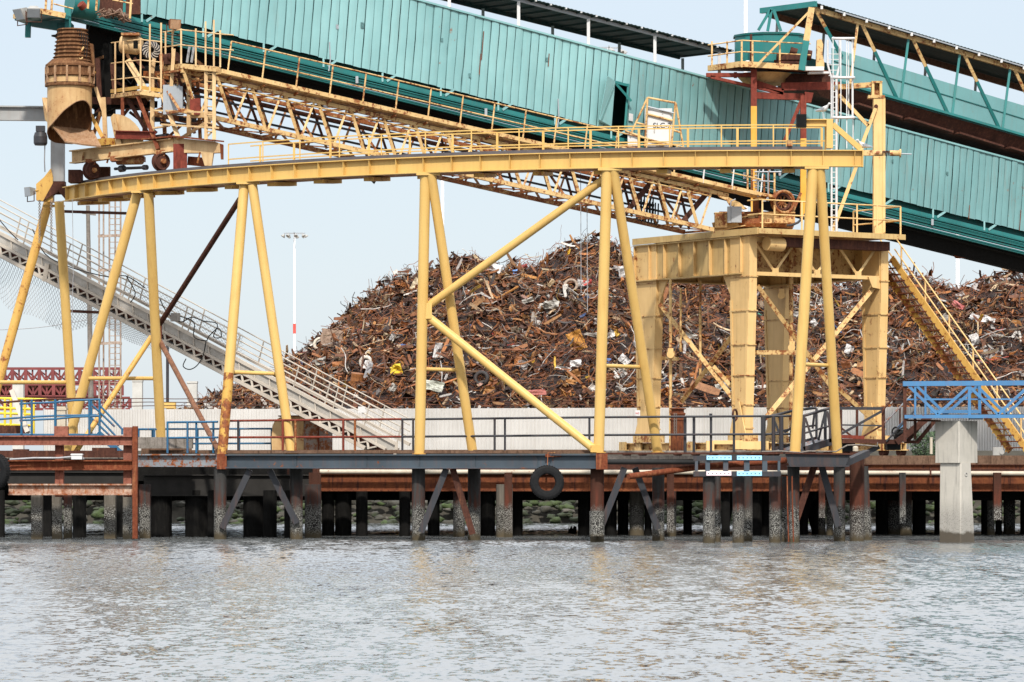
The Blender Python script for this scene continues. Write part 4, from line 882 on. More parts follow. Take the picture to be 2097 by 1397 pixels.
build('conduit', MB().tube([W(92, 292, 131.5), W(91, 330, 131.6), W(92, 352, 131.8)], .02, 6), M['wire'], t)
# ------------------------------------------------------------------ boom truss
def bY(px): return 1 / lerp(1 / 128.5, 1 / 142.0, (px - 400) / 1120.0)
def B(px, py, off=0.0, dz=0.0):
    """point on the boom's near face; off = metres to the far side, dz = metres up"""
    p = W(px, py, bY(px)); return p + BN * off + Z * dz
_a, _b = W(400, 200, bY(400)), W(1520, 200, bY(1520)); BDp = V((_b.x - _a.x, _b.y - _a.y, 0)).normalized(); BN = V((-BDp.y, BDp.x, 0))
BW = 1.75
bm = thing('truss_boom', 'long pale yellow lattice boom with a railed walkway sloping across the picture', 'boom', W(900, 330, bY(900)))
def bp(n, mb, m='tan', par=None): return build(n, mb, M[m] if isinstance(m, str) else m, par or bm)
def ytop(px): return 161 + (px - 442) * (392 - 146) / 1078.0       # top chord
def ybot(px): return 242 + (px - 442) * .2245                         # bottom chord
def ywalk(px): return 148 + (px - 442) * (392 - 146) / 1078.0
PX0, PX1 = 372, 1460; NB = 17
def node(i): # perspective spacing along the boom
    t = i / NB; a, b_ = bY(PX0), bY(PX1); X0, X1 = wx(PX0, a), wx(PX1, b_); X, Y = lerp(X0, X1, t), lerp(a, b_, t); return CX + X * F / Y
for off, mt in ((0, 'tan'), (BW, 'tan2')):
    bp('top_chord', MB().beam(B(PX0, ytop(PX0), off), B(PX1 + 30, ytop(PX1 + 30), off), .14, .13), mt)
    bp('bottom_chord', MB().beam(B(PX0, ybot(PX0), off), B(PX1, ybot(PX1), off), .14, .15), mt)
    for i in range(NB):
        a, m, c = node(i), node(i + .5), node(i + 1)
        bp('diagonal', MB().beam(B(a + 4, ytop(a + 4), off), B(m - 2, ybot(m - 2), off), .11, .12, (0, 1, 0)), mt)
        bp('diagonal', MB().beam(B(m + 3, ybot(m + 3), off), B(c - 3, ytop(c - 3), off), .075, .08, (0, 1, 0)), mt)
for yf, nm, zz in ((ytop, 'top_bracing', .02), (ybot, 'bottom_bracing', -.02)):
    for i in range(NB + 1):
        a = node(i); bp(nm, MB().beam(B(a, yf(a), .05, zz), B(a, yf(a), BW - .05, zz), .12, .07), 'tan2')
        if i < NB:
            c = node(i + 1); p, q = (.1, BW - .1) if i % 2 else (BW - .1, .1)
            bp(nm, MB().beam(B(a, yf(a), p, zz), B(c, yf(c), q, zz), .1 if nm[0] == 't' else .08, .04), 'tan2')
# gusset wings on the top lateral bracing, belt idlers
mb = MB()
for i in range(NB):
    a = node(i + .5); mb.beam(B(a, ytop(a), .5, .06), B(a, ytop(a), 1.5, .06), .3, .03); bp('idler', MB().rod(B(a, ytop(a), .6, .25), B(a, ytop(a), 1.4, .25), .05, 8), 'rust_dark')
bp('cover_plates', mb, 'rust_dark')
for dy, off in ((36, .7), (52, 1.5)): bp('cable_tray', MB().beam(B(420, ytop(420) + dy, off), B(1450, ytop(1450) + dy - 4, off), .07, .07), 'darksteel')
bp('pipe_run', MB().rod(B(445, ytop(445) + 12, -.05), B(1450, ytop(1450) + 10, -.05), .03, 6), 'tan')
for i in range(0, NB, 2):
    a, c = node(i), node(i + 1)
    bp('inner_frame', MB().beam(B(a, ytop(a) + 6, .3), B(c, ybot(c) - 6, BW - .3), .09, .09, (0, 1, 0)), 'rust_dark'); bp('inner_frame', MB().beam(B(a, ybot(a), .1), B(a, ytop(a), BW - .1), .09, .09, (0, 1, 0)), 'tan2')
bp('inner_chord', MB().beam(B(400, ytop(400) + 22, .9), B(1450, ytop(1450) + 20, .9), .3, .1), 'rust_dark')
# walkway on the near side
bp('walkway', MB().beam(B(442, ywalk(442) + 3, -.05), B(1560, ywalk(1560) + 3, -.05), .5, .06), 'tan')
bp('toe_board', MB().beam(B(442, ywalk(442) - 1, -.37), B(1560, ywalk(1560) - 1, -.37), .03, .14), 'tan')
for i in range(NB):
    a = node(i + .3); bp('walkway_bracket', MB().beam(B(a, ywalk(a) + 7, -.3), B(a, ytop(a), .05), .06, .08), 'tan2')
hr = lambda px, h: B(px, ywalk(px) - h * F / bY(px), -.36) + BDp * 0
UPB = (V((0, 0, 1)) - (B(1400, ywalk(1400)) - B(500, ywalk(500))).normalized() * ((B(1400, ywalk(1400)) - B(500, ywalk(500))).normalized().z)).normalized()
for h in (.56, 1.08):
    a, b_ = B(455, ywalk(455), -.36) + UPB * h, B(1545, ywalk(1545), -.36) + UPB * h
    bp('handrail', MB().rod(a, b_, .026, 6), 'tan')
nP = 17
for i in range(nP + 1):
    Y = lerp(bY(455), bY(1545), i / nP); X = lerp(wx(455, bY(455)), wx(1545, bY(1545)), i / nP); px = CX + X * F / Y
    p = B(px, ywalk(px), -.36); bp('handrail_post', MB().rod(p - UPB * .06, p + UPB * 1.08, .03, 6), 'white' if px > 1380 else 'tan')
# counter struts (dark) near the turret
for xa, ya, xb, yb_ in ((1362, 362, 1300, 436), (1476, 384, 1412, 460)): bp('dark_strut', MB().beam(B(xa, ya, .6), B(xb, yb_, .6), .2, .2, (0, 1, 0)), 'rust_dark')
mb = MB()
for i in range(7):
    c = B(1335 + 6 * i, 432 + 1.6 * i, 1.0); mb.tube([c + V((0, 0, .75)), c, c + V((.05, 0, -.25)), c + V((.12, 0, -.3)), c + V((.18, 0, -.2)), c + V((.2, 0, .5))], .03, 5)
mb.beam(B(1322, 408, 1.0), B(1372, 418, 1.0), .1, .1); bp('cable_loops', mb, 'cable')
for i, (px, y0, y1) in enumerate(((1189, 352, 600), (1202, 378, 640))): tag(build('hoist_wire', MB().rod(W(px, y0, bY(px) + 1), W(px + 1, y1, bY(px) + 1), .013, 5), M['wire'], None, W(px, y0, bY(px) + 1)), ('thin wire hanging from the boom in front of the heap', 'slightly shorter reaching wire beside the thin hoist wire')[i], 'wire')
# turret at the pivot end
TY = 143.0
def T(px, py, d=0): return W(px, py, TY + d)
kt = TY / F
bp('slew_ring', MB().lathe([(0, 0), (1.45, 0), (1.5, .12), (1.5, .3), (1.3, .34), (1.3, .5), (0, .5)], T(1545, 469, 1.2), Z, 32), 'tan2')
bp('turret_frame', MB().box(T(1542, 447, 1.2), (145 * kt, 2.2, 20 * kt)), 'tan2')
bp('turret_beam', MB().ibeam(T(1460, 466, -.1), T(1560, 446, -.1), .36, .2, .04, .03), 'tan')
bp('turret_beam', MB().ibeam(T(1556, 446, -.2), T(1628, 446, -.2), .42, .24, .04, .03), 'tan')
bp('pulley', MB().prism([T(1470, 399), T(1492, 404), T(1515, 415), T(1531, 428), T(1525, 429), T(1508, 424), T(1494, 420), T(1488, 410), T(1474, 404)], (0, .25, 0)), 'tan')
bp('housing', MB().box(T(1476, 452, -.05), (25 * kt, .5, 30 * kt)).box(T(1476, 437, -.06), (27 * kt, .54, 2 * kt)), 'tan')
bp('rust_post', MB().box(T(1548, 424, .2), (12 * kt, .3, 46 * kt)).box(T(1557, 440, -.1), (9 * kt, .3, 24 * kt)), 'rust_orange')
eb = thing('electrical_box', 'grey electrical box on the boom turret beside the tower deck', 'electrical box', T(1503, 456, -.4))
build('case', MB().box(T(1504, 440, -.45), (29 * kt, .28, 33 * kt)), M['galv'], eb); build('door', MB().box(T(1508, 440, -.62), (20 * kt, .03, 31 * kt)), M['galv'], eb)
build('conduit', MB().tube([T(1496, 423, -.4), T(1497, 412, -.3), T(1506, 408, -.2)], .025, 6), M['wire'], eb)
def reel(nm, c, R, axis, mats, par, spokes=8):
    c = V(c); axis = V(axis).normalized(); e1 = axis.orthogonal().normalized(); e2 = axis.cross(e1)
    rr = build(nm, MB().torus(c + axis * .12, axis, R, .055, 28, 8).torus(c - axis * .12, axis, R, .055, 28, 8), M[mats[0]], par)
    mb = MB()
    for i in range(spokes):
        a = 2 * math.pi * i / spokes; d = e1 * math.cos(a) + e2 * math.sin(a); mb.tube([c - axis * .12, c + d * R * .5 - axis * .15 + e2 * .04, c + d * R - axis * .12], .03, 5)
    build('spokes', mb, M[mats[0]], rr); build('wound_cable', MB().torus(c, axis, R * .72, R * .16, 28, 8), M[mats[1]], rr); return rr
reel('cable_reel', T(1603, 414, -.2), .4, (.35, -1, 0), ('tan2', 'rust_dark'), bm, 9)
bp('reel_stand', MB().beam(T(1612, 440, 0), T(1606, 415, .1), .1, .14, (0, 1, 0)).beam(T(1620, 442, .1), T(1640, 395, .1), .1, .12, (0, 1, 0)), 'tan2')
# access platform cage at the turret
bp('turret_platform', MB().beam(T(1530, 394, -.6), T(1588, 404, -.6), .8, .1), 'tan')
for px, y0, y1, mt in ((1531, 346, 396, 'tan'), (1540, 348, 394, 'tan2'), (1548, 346, 396, 'tan'), (1586, 352, 440, 'tan'), (1574, 346, 400, 'tan2'), (1565, 358, 394, 'tan2')): bp('cage_post', MB().rod(T(px, y1, -.7), T(px, y0, -.7), .04, 6), mt)
for pts in ([(1552, 404), (1553, 358), (1556, 346)], [(1573, 412), (1573, 353), (1578, 348)], [(1560, 412), (1568, 412), (1572, 404)], [(1546, 352), (1600, 352)], [(1541, 370), (1585, 372)]): bp('ladder_pipe', MB().tube([T(x, y, -.95) for x, y in pts], .025, 6), 'galv')
for i in range(6): bp('ladder_rung', MB().rod(T(1544, 352 + 8 * i, -.9), T(1552, 352 + 8 * i, -.9), .016, 5), 'galv')
bp('lamp', MB().lathe([(0, 0), (.05, .02), (.06, .16), (.02, .2), (0, .2)], T(1597, 361, -.9), Z, 10), 'galv')
tag(build('slack_cable', MB().tube([T(1612, 462, -.4), T(1622, 461, -.5), T(1634, 456, -.5), T(1644, 446, -.5), T(1650, 438, -.4)], .045, 8), M['darksteel'], None, T(1630, 458, -.5)), 'thick dark cable curving out of the boom turret', 'cable')

# ------------------------------------------------------------------ rail carriage at the left end
cr = thing('rail_carriage', 'rusty yellow wheeled carriage riding the curved girder at its left end', 'carriage', W(300, 320, 130))
def cY(px): return lerp(132.2, 127.6, (px - 150) / 290.0)
def Cc(px, py, d=0): return W(px, py, cY(px) + d)
def cp(n, mb, m='tan', par=None): return build(n, mb, (M['tan_rusty'] if m == 'tan' else M[m]) if isinstance(m, str) else m, par or cr)
kc = 130 / F
for d in (0, 1.9): cp('side_beam', MB().ibeam(Cc(148, 322, d), Cc(356, 297, d), 27 * kc, .3, .04, .04), 'tan' if d == 0 else 'tan2')
cp('end_block', MB().prism([Cc(355, 282), Cc(440, 290), Cc(456, 296), Cc(456, 312), Cc(437, 313), Cc(433, 340), Cc(419, 339), Cc(411, 313), Cc(355, 313)], (0, .36, 0)), 'tan')
cp('top_plate', MB().beam(Cc(300, 286, -.02), Cc(352, 281, -.02), .5, .05).beam(Cc(355, 279, -.02), Cc(448, 289, -.02), .5, .05), 'rust')
cp('cover_plate', MB().box(Cc(369, 321, -.1), (28 * kc, .05, 52 * kc)), 'rust_red')
cp('end_hook', MB().prism([Cc(450, 294, -.02), Cc(457, 296, -.02), Cc(457, 326, -.02), Cc(452, 326, -.02)], (0, .2, 0)), 'rust')
for px, py in ((189, 349), (331, 331)):
    ax = V((-.62, .78, 0)) if px < 250 else V((-.55, .83, 0)); ax = -ax
    for d in (-.18, 1.65):
        c = Cc(px, py, d); w_ = cp('wheel', MB().lathe([(0, -.1), (.1, -.12), (.12, -.08), (.22, -.06), (.24, -.09), (.28, -.09), (.28, .06), (.33, .07), (.33, .11), (0, .11)], c + ax * .0, -ax, 28), 'rust_dark')
        build('hub', MB().lathe([(0, .2), (.08, .19), (.1, .1)], c, ax, 14), M['tan2'], w_)
    cp('axle_box', MB().box(Cc(px - 3, py - 17, -.12), (.34, .3, .2)), 'tan2')
cp('drive_shaft', MB().rod(Cc(235, 346, .3), Cc(300, 343, .3), .05, 8).rod(Cc(246, 346, .3), Cc(254, 345, .3), .12, 10).rod(Cc(294, 343, .3), Cc(301, 343, .3), .09, 10), 'darksteel')
cp('gearbox', MB().box(Cc(262, 326, .5), (70 * kc, .6, 10 * kc)).rod(Cc(242, 331, .3), Cc(290, 330, .3), .12, 12), 'tan2')
cp('dark_panel', MB().box(Cc(155, 362, .6), (26 * kc, .8, 26 * kc)).box(Cc(206, 355, .9), (40 * kc, .3, 26 * kc)), 'rust_dark')
cp('cross_beam', MB().beam(Cc(395, 330, .8), Cc(415, 332, .8), .5, .3), 'rust')
for px, xb in ((172, 168), (225, 219), (410, 404)): cp('guard_bar', MB().beam(Cc(px, 312, -.1), Cc(xb, 334, -.1), .06, .04, (0, 1, 0)), 'tan2')
# quarter round guard behind the spout
pts = [Cc(226, 240), Cc(231, 235)] + [Cc(232 + 62 * math.sin(a), 298 - 65 * math.cos(a)) for a in [i * math.pi / 2 / 8 for i in range(9)]] + [Cc(240, 300)]
cp('quadrant_plate', MB().prism(pts, (0, .12, 0)), 'tan'); cp('quadrant_edge', MB().prism([Cc(226, 240, -.15), Cc(235, 234, -.15), Cc(249, 296, -.15), Cc(238, 300, -.15)], (0, .5, 0)), 'tan')
cp('rust_girder', MB().ibeam(Cc(237, 276, -.2), Cc(318, 278, -.2), 17 * kc, .2, .03, .03), 'rust_red'); cp('dark_drum', MB().rod(Cc(308, 284, .2), Cc(344, 279, .2), .1, 12), 'darksteel')
cp('tail_beam', MB().beam(Cc(196, 293, -.1), Cc(232, 290, -.1), .35, 14 * kc), 'yellow_rusty')
# lattice of legs carrying the boom head
for a, b_, w_, d, mt in (((263, 125), (307, 202), 13, .3, 'tan'), ((312, 110), (312, 284), 8.5, .1, 'tan'), ((331, 190), (366, 284), 9, -.1, 'tan'), ((251, 200), (251, 270), 7, .2, 'rust'), ((283, 198), (324, 306), 8, -.2, 'rust'), ((260, 200), (302, 272), 8, .5, 'rust_dark'), ((277, 205), (310, 250), 8, .8, 'rust_dark'),
                         ((387, 150), (387, 280), 9, .6, 'tan'), ((356, 100), (348, 225), 7, -.1, 'tan'), ((368, 285), (432, 245), 6, .5, 'tan'), ((340, 285), (372, 256), 5, .9, 'rust'), ((196, 180), (216, 240), 7, .9, 'tan'), ((186, 235), (212, 285), 8, .4, 'yellow_rusty'), ((212, 200), (216, 285), 9, .8, 'tan'), ((206, 230), (192, 275), 7, 1.2, 'tan2'),
                         ((230, 130), (236, 200), 9, 1.4, 'rust_dark'), ((200, 120), (205, 215), 10, 1.6, 'rust_dark'), ((218, 90), (222, 210), 12, 2.0, 'black'), ((300, 206), (296, 285), 10, 1.8, 'tan2'), ((330, 110), (338, 285), 8, 1.9, 'tan2'), ((404, 150), (410, 285), 7, 2.0, 'tan2'), ((345, 170), (400, 240), 6, 1.7, 'tan2')):
    cp('strut', MB().beam(Cc(*a, d), Cc(*b_, d), w_ * kc, w_ * kc, (0, 1, 0)), mt)
for a, b_, h, d, mt in (((188, 206), (300, 208), 15, 1.2, 'rust_dark'), ((230, 215), (320, 214), 14, 1.4, 'black'), ((296, 152), (420, 152), 12, .9, 'tan2'), ((315, 238), (400, 246), 8, 1.4, 'darksteel'), ((330, 252), (440, 262), 6, 1.2, 'rust_dark'), ((312, 226), (440, 231), 3.5, -.2, 'tan'), ((332, 255), (446, 262), 3.5, -.3, 'tan'), ((312, 263), (345, 258), 3, -.1, 'tan'), ((240, 145), (330, 150), 16, 1.8, 'black'), ((392, 238), (440, 236), 8, .4, 'tan')):
    cp('cross_member', MB().beam(Cc(*a, d), Cc(*b_, d), .12, h * kc), mt)
def platform(par, corners, th, mt, posts, ptop, rails, nm='platform'):
    fl = build(nm, MB().prism(corners, (0, 0, -th)), M[mt], par)
    for p, h in posts: build('guard_post', MB().beam(p, p + Z * h, .055, .055, (0, 1, 0)), M['tan_rusty'], par)
    for r in rails: build('guard_rail', MB().tube(r, .022, 6), M['tan_rusty'], par)
P1 = [Cc(227, 193, .9), Cc(287, 185, -.55), Cc(333, 192, -.2), Cc(330, 192, 1.6)]
hz = kc
platform(cr, P1, .14, 'tan', [(Cc(236, 193, .5), 108 * kc), (Cc(253, 190, -.1), 106 * kc), (Cc(288, 186, -.55), 108 * kc), (Cc(307, 188, -.4), 138 * kc), (Cc(330, 190, -.25), 142 * kc)], 0,
         [[Cc(228, y + 4, .9), Cc(287, y - 3, -.55), Cc(332, y + 2, -.2)] for y in (84, 126, 160)], 'lower_platform')
cp('toe_board', MB().beam(P1[0] + Z * .1, P1[1] + Z * .1, .03, .12).beam(P1[1] + Z * .1, P1[2] + Z * .1, .03, .12), 'yellow_rusty')
P2 = [Cc(334, 136, .9), Cc(370, 130, -.5), Cc(452, 138, -.5), Cc(440, 136, 1.2)]
platform(cr, P2, .16, 'tan', [(Cc(339, 136, .6), 70 * kc), (Cc(353, 134, .1), 74 * kc), (Cc(371, 131, -.5), 71 * kc), (Cc(421, 136, -.5), 90 * kc), (Cc(438, 137, -.5), 94 * kc), (Cc(451, 138, -.5), 74 * kc), (Cc(401, 136, -.5), 76 * kc)], 0,
         [[Cc(334, y + 5, .9), Cc(370, y, -.5), Cc(452, y + 9, -.5), Cc(478, y + 11, -.5)] for y in (61, 92)], 'upper_platform')
for px in (422, 438.5): cp('ladder_rail', MB().beam(Cc(px, 286, -.35), Cc(px, 142, -.35), 7 * kc, .06, (0, 1, 0)), 'tan')
for i in range(8): cp('ladder_rung', MB().rod(Cc(424, 150 + 17 * i, -.35), Cc(437, 151 + 17 * i, -.35), .02, 6), 'tan')
cp('ladder_brace', MB().beam(Cc(420, 284, -.3), Cc(438, 266, -.3), .05, .05, (0, 1, 0)), 'tan')
# motor, reel, boxes
mt_ = cp('motor', MB().lathe([(0, 0), (.26, 0), (.31, .05), (.31, .62), (.27, .66), (.27, .74), (0, .74)], Cc(247, 90, .3), (1, -.12, -.12), 22), 'tan')
build('inspection_port', MB().box(Cc(278, 92, -.28) + V((0, -.02, 0)), (.15, .1, .26)), M['black'], mt_); build('motor_lid', MB().box(Cc(268, 71, .25), (.62, .5, .08)), M['tan2'], mt_)
rl_ = cp('spiral_reel', MB().torus(Cc(309, 103, -.1), (.3, -1, 0), .2, .1, 26, 10).torus(Cc(309, 103, .02), (.3, -1, 0), .28, .05, 26, 8), 'darksteel')
mb = MB(); ax = V((.3, -1, 0)).normalized(); e1 = ax.orthogonal().normalized(); e2 = ax.cross(e1)
for i in range(14):
    a = 2 * math.pi * i / 14; mb.tube([Cc(309, 103, -.12) + (e1 * math.cos(a + b_) + e2 * math.sin(a + b_)) * r + ax * .09 for b_, r in ((0, .1), (.25, .19), (.5, .27), (.7, .31))], .017, 5)
build('spiral_ribs', mb, M['alu'], rl_)
cp('reel_arm', MB().beam(Cc(306, 125, .1), Cc(318, 105, .1), .1, .1, (0, 1, 0)).beam(Cc(316, 120, -.1), Cc(312, 150, -.1), .12, .12, (0, 1, 0)), 'tan')
cb = thing('electrical_cabinet', 'grey electrical cabinet hung on the carriage under the upper platform', 'electrical cabinet', Cc(355, 236, .2))
build('case', MB().box(Cc(355, 205, .15), (40 * kc, .36, 60 * kc)), M['galv'], cb); build('door', MB().box(Cc(359, 205, -.05), (30 * kc, .03, 56 * kc)), M['galv'], cb)
for px in (357, 363): build('conduit', MB().tube([Cc(px, 176, .1), Cc(px + 1, 165, .1), Cc(px + 8, 161, .1), Cc(px + 40, 162, .15)], .025, 6), M['tan'], cb)
cp('brown_box', MB().box(Cc(400, 219, .3), (21 * kc, .3, 33 * kc)), 'rust_red')
for px in (383, 392): cp('cylinder', MB().rod(Cc(px, 128, .3), Cc(px + 5, 96, .3), .045, 8), 'galv')
cp('winch', MB().rod(Cc(340, 120, .6), Cc(362, 116, .6), .16, 14).box(Cc(352, 124, .8), (.5, .5, .3)), 'rust_dark')
flood(Cc(359, 50, -.3), (.5, -.8, -.1), 'orange brown floodlight on the railing of the upper carriage platform', .36, 'rust_orange')
cp('flood_arm', MB().rod(Cc(357, 58, -.1), Cc(354, 68, .1), .03, 6), 'tan')
mb = MB(); rr = random.Random(4)
for i in range(9):
    x = rr.uniform(200, 430); y = rr.uniform(150, 210); p = Cc(x, y, rr.uniform(.2, 1.6)); q = Cc(x + rr.uniform(20, 70), y + rr.uniform(-15, 25), rr.uniform(.2, 1.6)); m_ = (p + q) / 2 - Z * rr.uniform(.1, .4)
    mb.tube([p, p.lerp(m_, .6), m_, m_.lerp(q, .6), q], .022, 5)
cp('loose_cables', mb, 'cable')

# ------------------------------------------------------------------ loading spout
SY = 130.8; ks = SY / F
sp = thing('loading_spout', 'rusty bellows spout with a yellow elbow mouth hanging at the left end', 'spout', W(142, 175, SY))
def S(px, py, d=0): return W(px, py, SY + d)
pr = []
n = 8
for i in range(n + 1):
    y = lerp(60, 124, i / n); r = lerp(29, 37, i / n); pr += [(r * ks, wz(y, SY)), ((r + 4) * ks, wz(y + 2.5, SY)), (r * ks, wz(y + 5, SY))]
build('bellows', MB().lathe(pr, (wx(148, SY), SY, 0), Z, 28), M['spout_dark'], sp)
pr = [(r * ks, wz(y, SY)) for r, y in ((36, 122), (46, 131), (50, 134), (50, 138), (47, 139), (47, 152), (51, 153), (51, 157), (46, 158), (46, 172), (51, 174), (51, 178), (45.5, 179))]
build('flange_collar', MB().lathe(pr, (wx(143, SY), SY, 0), Z, 32), M['spout_dark'], sp)
for i in range(12):
    a = 2 * math.pi * i / 12; c = V((wx(143, SY) + 49 * ks * math.cos(a), SY + 49 * ks * math.sin(a), wz(155, SY)))
    build('flange_lug', MB().box(c, (.07, .07, .56), (V((math.cos(a), math.sin(a), 0)), V((-math.sin(a), math.cos(a), 0)), Z)), M['dust'], sp)
build('collar_band', MB().lathe([(46.6 * ks, wz(159, SY)), (46.8 * ks, wz(171, SY))], (wx(143, SY), SY, 0), Z, 32), M['spout'], sp)
LOW = [(0, 240), (20, 262), (45, 282), (90, 292), (135, 290), (165, 284), (185, 272), (205, 264), (225, 257), (240, 247), (262, 230), (280, 219), (293, 212), (310, 208), (323, 209), (340, 217), (352, 228), (360, 240)]
def low(a):
    for (x, y), (x2, y2) in zip(LOW, LOW[1:]):
        if x <= a <= x2: return lerp(y, y2, (a - x) / (x2 - x))
def shell(R, nm, mat, n=64, m=8):
    mb = MB(); vs = []
    for i in range(n):
        a = 360 * i / n; ca, sa = math.cos(math.radians(a)), math.sin(math.radians(a))
        for j in range(m + 1):
            y = lerp(176, low(a), j / m); vs.append(V((wx(142.5, SY) + R * ca, SY + R * sa, wz(y, SY))))
    mb.add(vs, [(i * (m + 1) + j, ((i + 1) % n) * (m + 1) + j, ((i + 1) % n) * (m + 1) + j + 1, i * (m + 1) + j + 1) for i in range(n) for j in range(m)], True); build(nm, mb, mat, sp)
shell(45.5 * ks, 'elbow', M['spout']); shell(44 * ks, 'elbow_lining', M['spout_dark'])
mb = MB(); rim = [V((wx(142.5, SY) + 45 * ks * math.cos(math.radians(a)), SY + 45 * ks * math.sin(math.radians(a)), wz(low(a % 360), SY))) for a in range(180, 366, 6)]
mb.tube(rim, .022, 6); build('mouth_rim', mb, M['dust'], sp)
tr = [S(108, 258, -.45), S(133, 289, -.7), S(170, 295, -.75), S(207, 299, -.45), S(190, 266, .45), S(150, 262, .6), S(112, 259, .2)]
build('discharge_tray', MB().prism(tr, V((0, .02, -.05))), M['dust'], sp)
build('tray_hinge', MB().prism([S(86, 200, .1), S(97, 200, .1), S(110, 257, -.4), S(108, 265, -.3), S(92, 245, .1)], (0, .12, 0)), M['spout'], sp)
mb = MB()
for i in range(6): mb.rod(S(160 + 4 * i, 58 + 3 * i, -.45), S(152 + 5 * i, 118, -.42), .014, 5)
build('hoist_wires', mb, M['cable'], sp)
build('hook', MB().tube([S(172, 96, -.5), S(163, 110, -.5), S(160, 117, -.5), S(165, 122, -.5), S(170, 118, -.5)], .035, 8), M['tan'], sp)
build('side_bracket', MB().prism([S(180, 138, .1), S(196, 147, .1), S(193, 152, .1), S(186, 149, .1)], (0, .2, 0)), M['yellow_rusty'], sp)
build('side_duct', MB().prism([S(180, 88, .3), S(190, 90, .3), S(194, 140, .3), S(184, 140, .3)], (0, .3, 0)), M['spout_dark'], sp)
# ------------------------------------------------------------------ teal conveyor gallery
def gY(px): return 1.0 / (1 / 132.0 - 7.503e-7 * (px - 100))
_a, _b = W(200, 200, gY(200)), W(2000, 200, gY(2000)); GDp = V((_b.x - _a.x, _b.y - _a.y, 0)).normalized(); GN = V((-GDp.y, GDp.x, 0))
def G(px, py, off=0): return W(px, py, gY(px)) + GN * off
def gtop(px): return (px - 855) * .2685
def gbot(px): return 28 + (px - 300) * .2485 if px < 1200 else 251.6 + (px - 1200) * .2465
GWD = 2.6
ga = thing('conveyor_gallery', 'long teal sheet metal conveyor gallery sloping down to the right', 'conveyor gallery', G(1200, 250))
def gq(n, mb, m='teal', par=None): return build(n, mb, M[m] if isinstance(m, str) else m, par or ga)
# wall of sheet panels with dented seams
wall = MB(); wall_b = MB(); seam = MB(); rr = random.Random(12)
A, Bn = (270, gY(270)), (2330, gY(2330)); X0, X1 = wx(*A), wx(*Bn); L = ((X1 - X0) ** 2 + (Bn[1] - A[1]) ** 2) ** .5; npan = int(L / .40)
def pxat(t): Y = lerp(A[1], Bn[1], t); return CX + lerp(X0, X1, t) * F / Y
DOOR = (1257, 1287)
def wp(t, v, off=0, lean=True):
    """t along, v 0 bottom .. 1 top; seams lean with the slope"""
    px = pxat(t); p = G(px, lerp(gbot(px), gtop(px), v)); return p + (GDp * (.30 * (v - .5)) if lean else V()) + GN * off
for i in range(npan):
    t0, t1 = i / npan, (i + 1) / npan; px = pxat((t0 + t1) / 2); gap = .035 / L
    v0 = 0; door = DOOR[0] - 6 < px < DOOR[1] + 2
    if door: v0 = .64
    o0 = rr.uniform(-.012, .012); m = 6; jag = rr.uniform(-.006, .006); vs = []
    for j in range(m + 1):
        v = lerp(v0 if door else jag, 1 + rr.uniform(-.006, .006) if j == m else 1, j / m) if j else (v0 or jag)
        for q, tt in enumerate((t0 + gap * .6, lerp(t0, t1, .33), lerp(t0, t1, .67), t1 - gap * .6)):
            dent = .035 * noise.noise(V((tt * 90, v * 3, 4))) + (.05 * max(0, noise.noise(V((tt * 160, v * 4, 8))) - .25))
            vs.append(wp(tt, v, o0 + dent + (.012 if q in (0, 3) else 0)))
    (wall if px < 1288 else wall_b).add(vs, [(j * 4 + q, j * 4 + q + 1, j * 4 + q + 5, j * 4 + q + 4) for j in range(m) for q in range(3)], True)
    if not door:
        vs = []
        for j in range(m + 1):
            v = j / m; wob = .02 * noise.noise(V((i * 3.3, v * 3, 1))) / L
            for tt, o in ((t0 - gap * .7 + wob, .03), (t0 + gap * .7 + wob, .03)): vs.append(wp(max(0, tt), v * .995, o))
        seam.add(vs, [(2 * j, 2 * j + 1, 2 * j + 3, 2 * j + 2) for j in range(m)])
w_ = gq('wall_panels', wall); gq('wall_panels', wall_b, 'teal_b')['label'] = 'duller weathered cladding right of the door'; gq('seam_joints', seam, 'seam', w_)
def along(p0, p1, y0, y1, off, w, h, nm, mt, n=1): return gq(nm, MB().beam(G(p0, y0, off), G(p1, y1, off), w, h), mt)
def strip(p0, p1, fy, off0, off1, th, nm, mt):
    a, b_, c, d = G(p0, fy(p0), off0), G(p1, fy(p1), off0), G(p1, fy(p1), off1), G(p0, fy(p0), off1)
    return gq(nm, MB().prism([a, b_, c, d], (0, 0, th)), mt)
strip(258, 2330, lambda p: gtop(p) + 2, -.04, GWD + .06, .05, 'roof', 'teal')
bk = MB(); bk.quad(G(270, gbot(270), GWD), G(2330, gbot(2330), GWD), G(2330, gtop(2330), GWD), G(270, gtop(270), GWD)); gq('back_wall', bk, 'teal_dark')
strip(270, 2330, lambda p: gbot(p) - 1, .05, GWD, .05, 'floor', 'black')
gq('top_trim', MB().beam(G(268, gtop(268) - .5, -.03), G(2330, gtop(2330) - .5, -.03), .05, .07), 'teal')
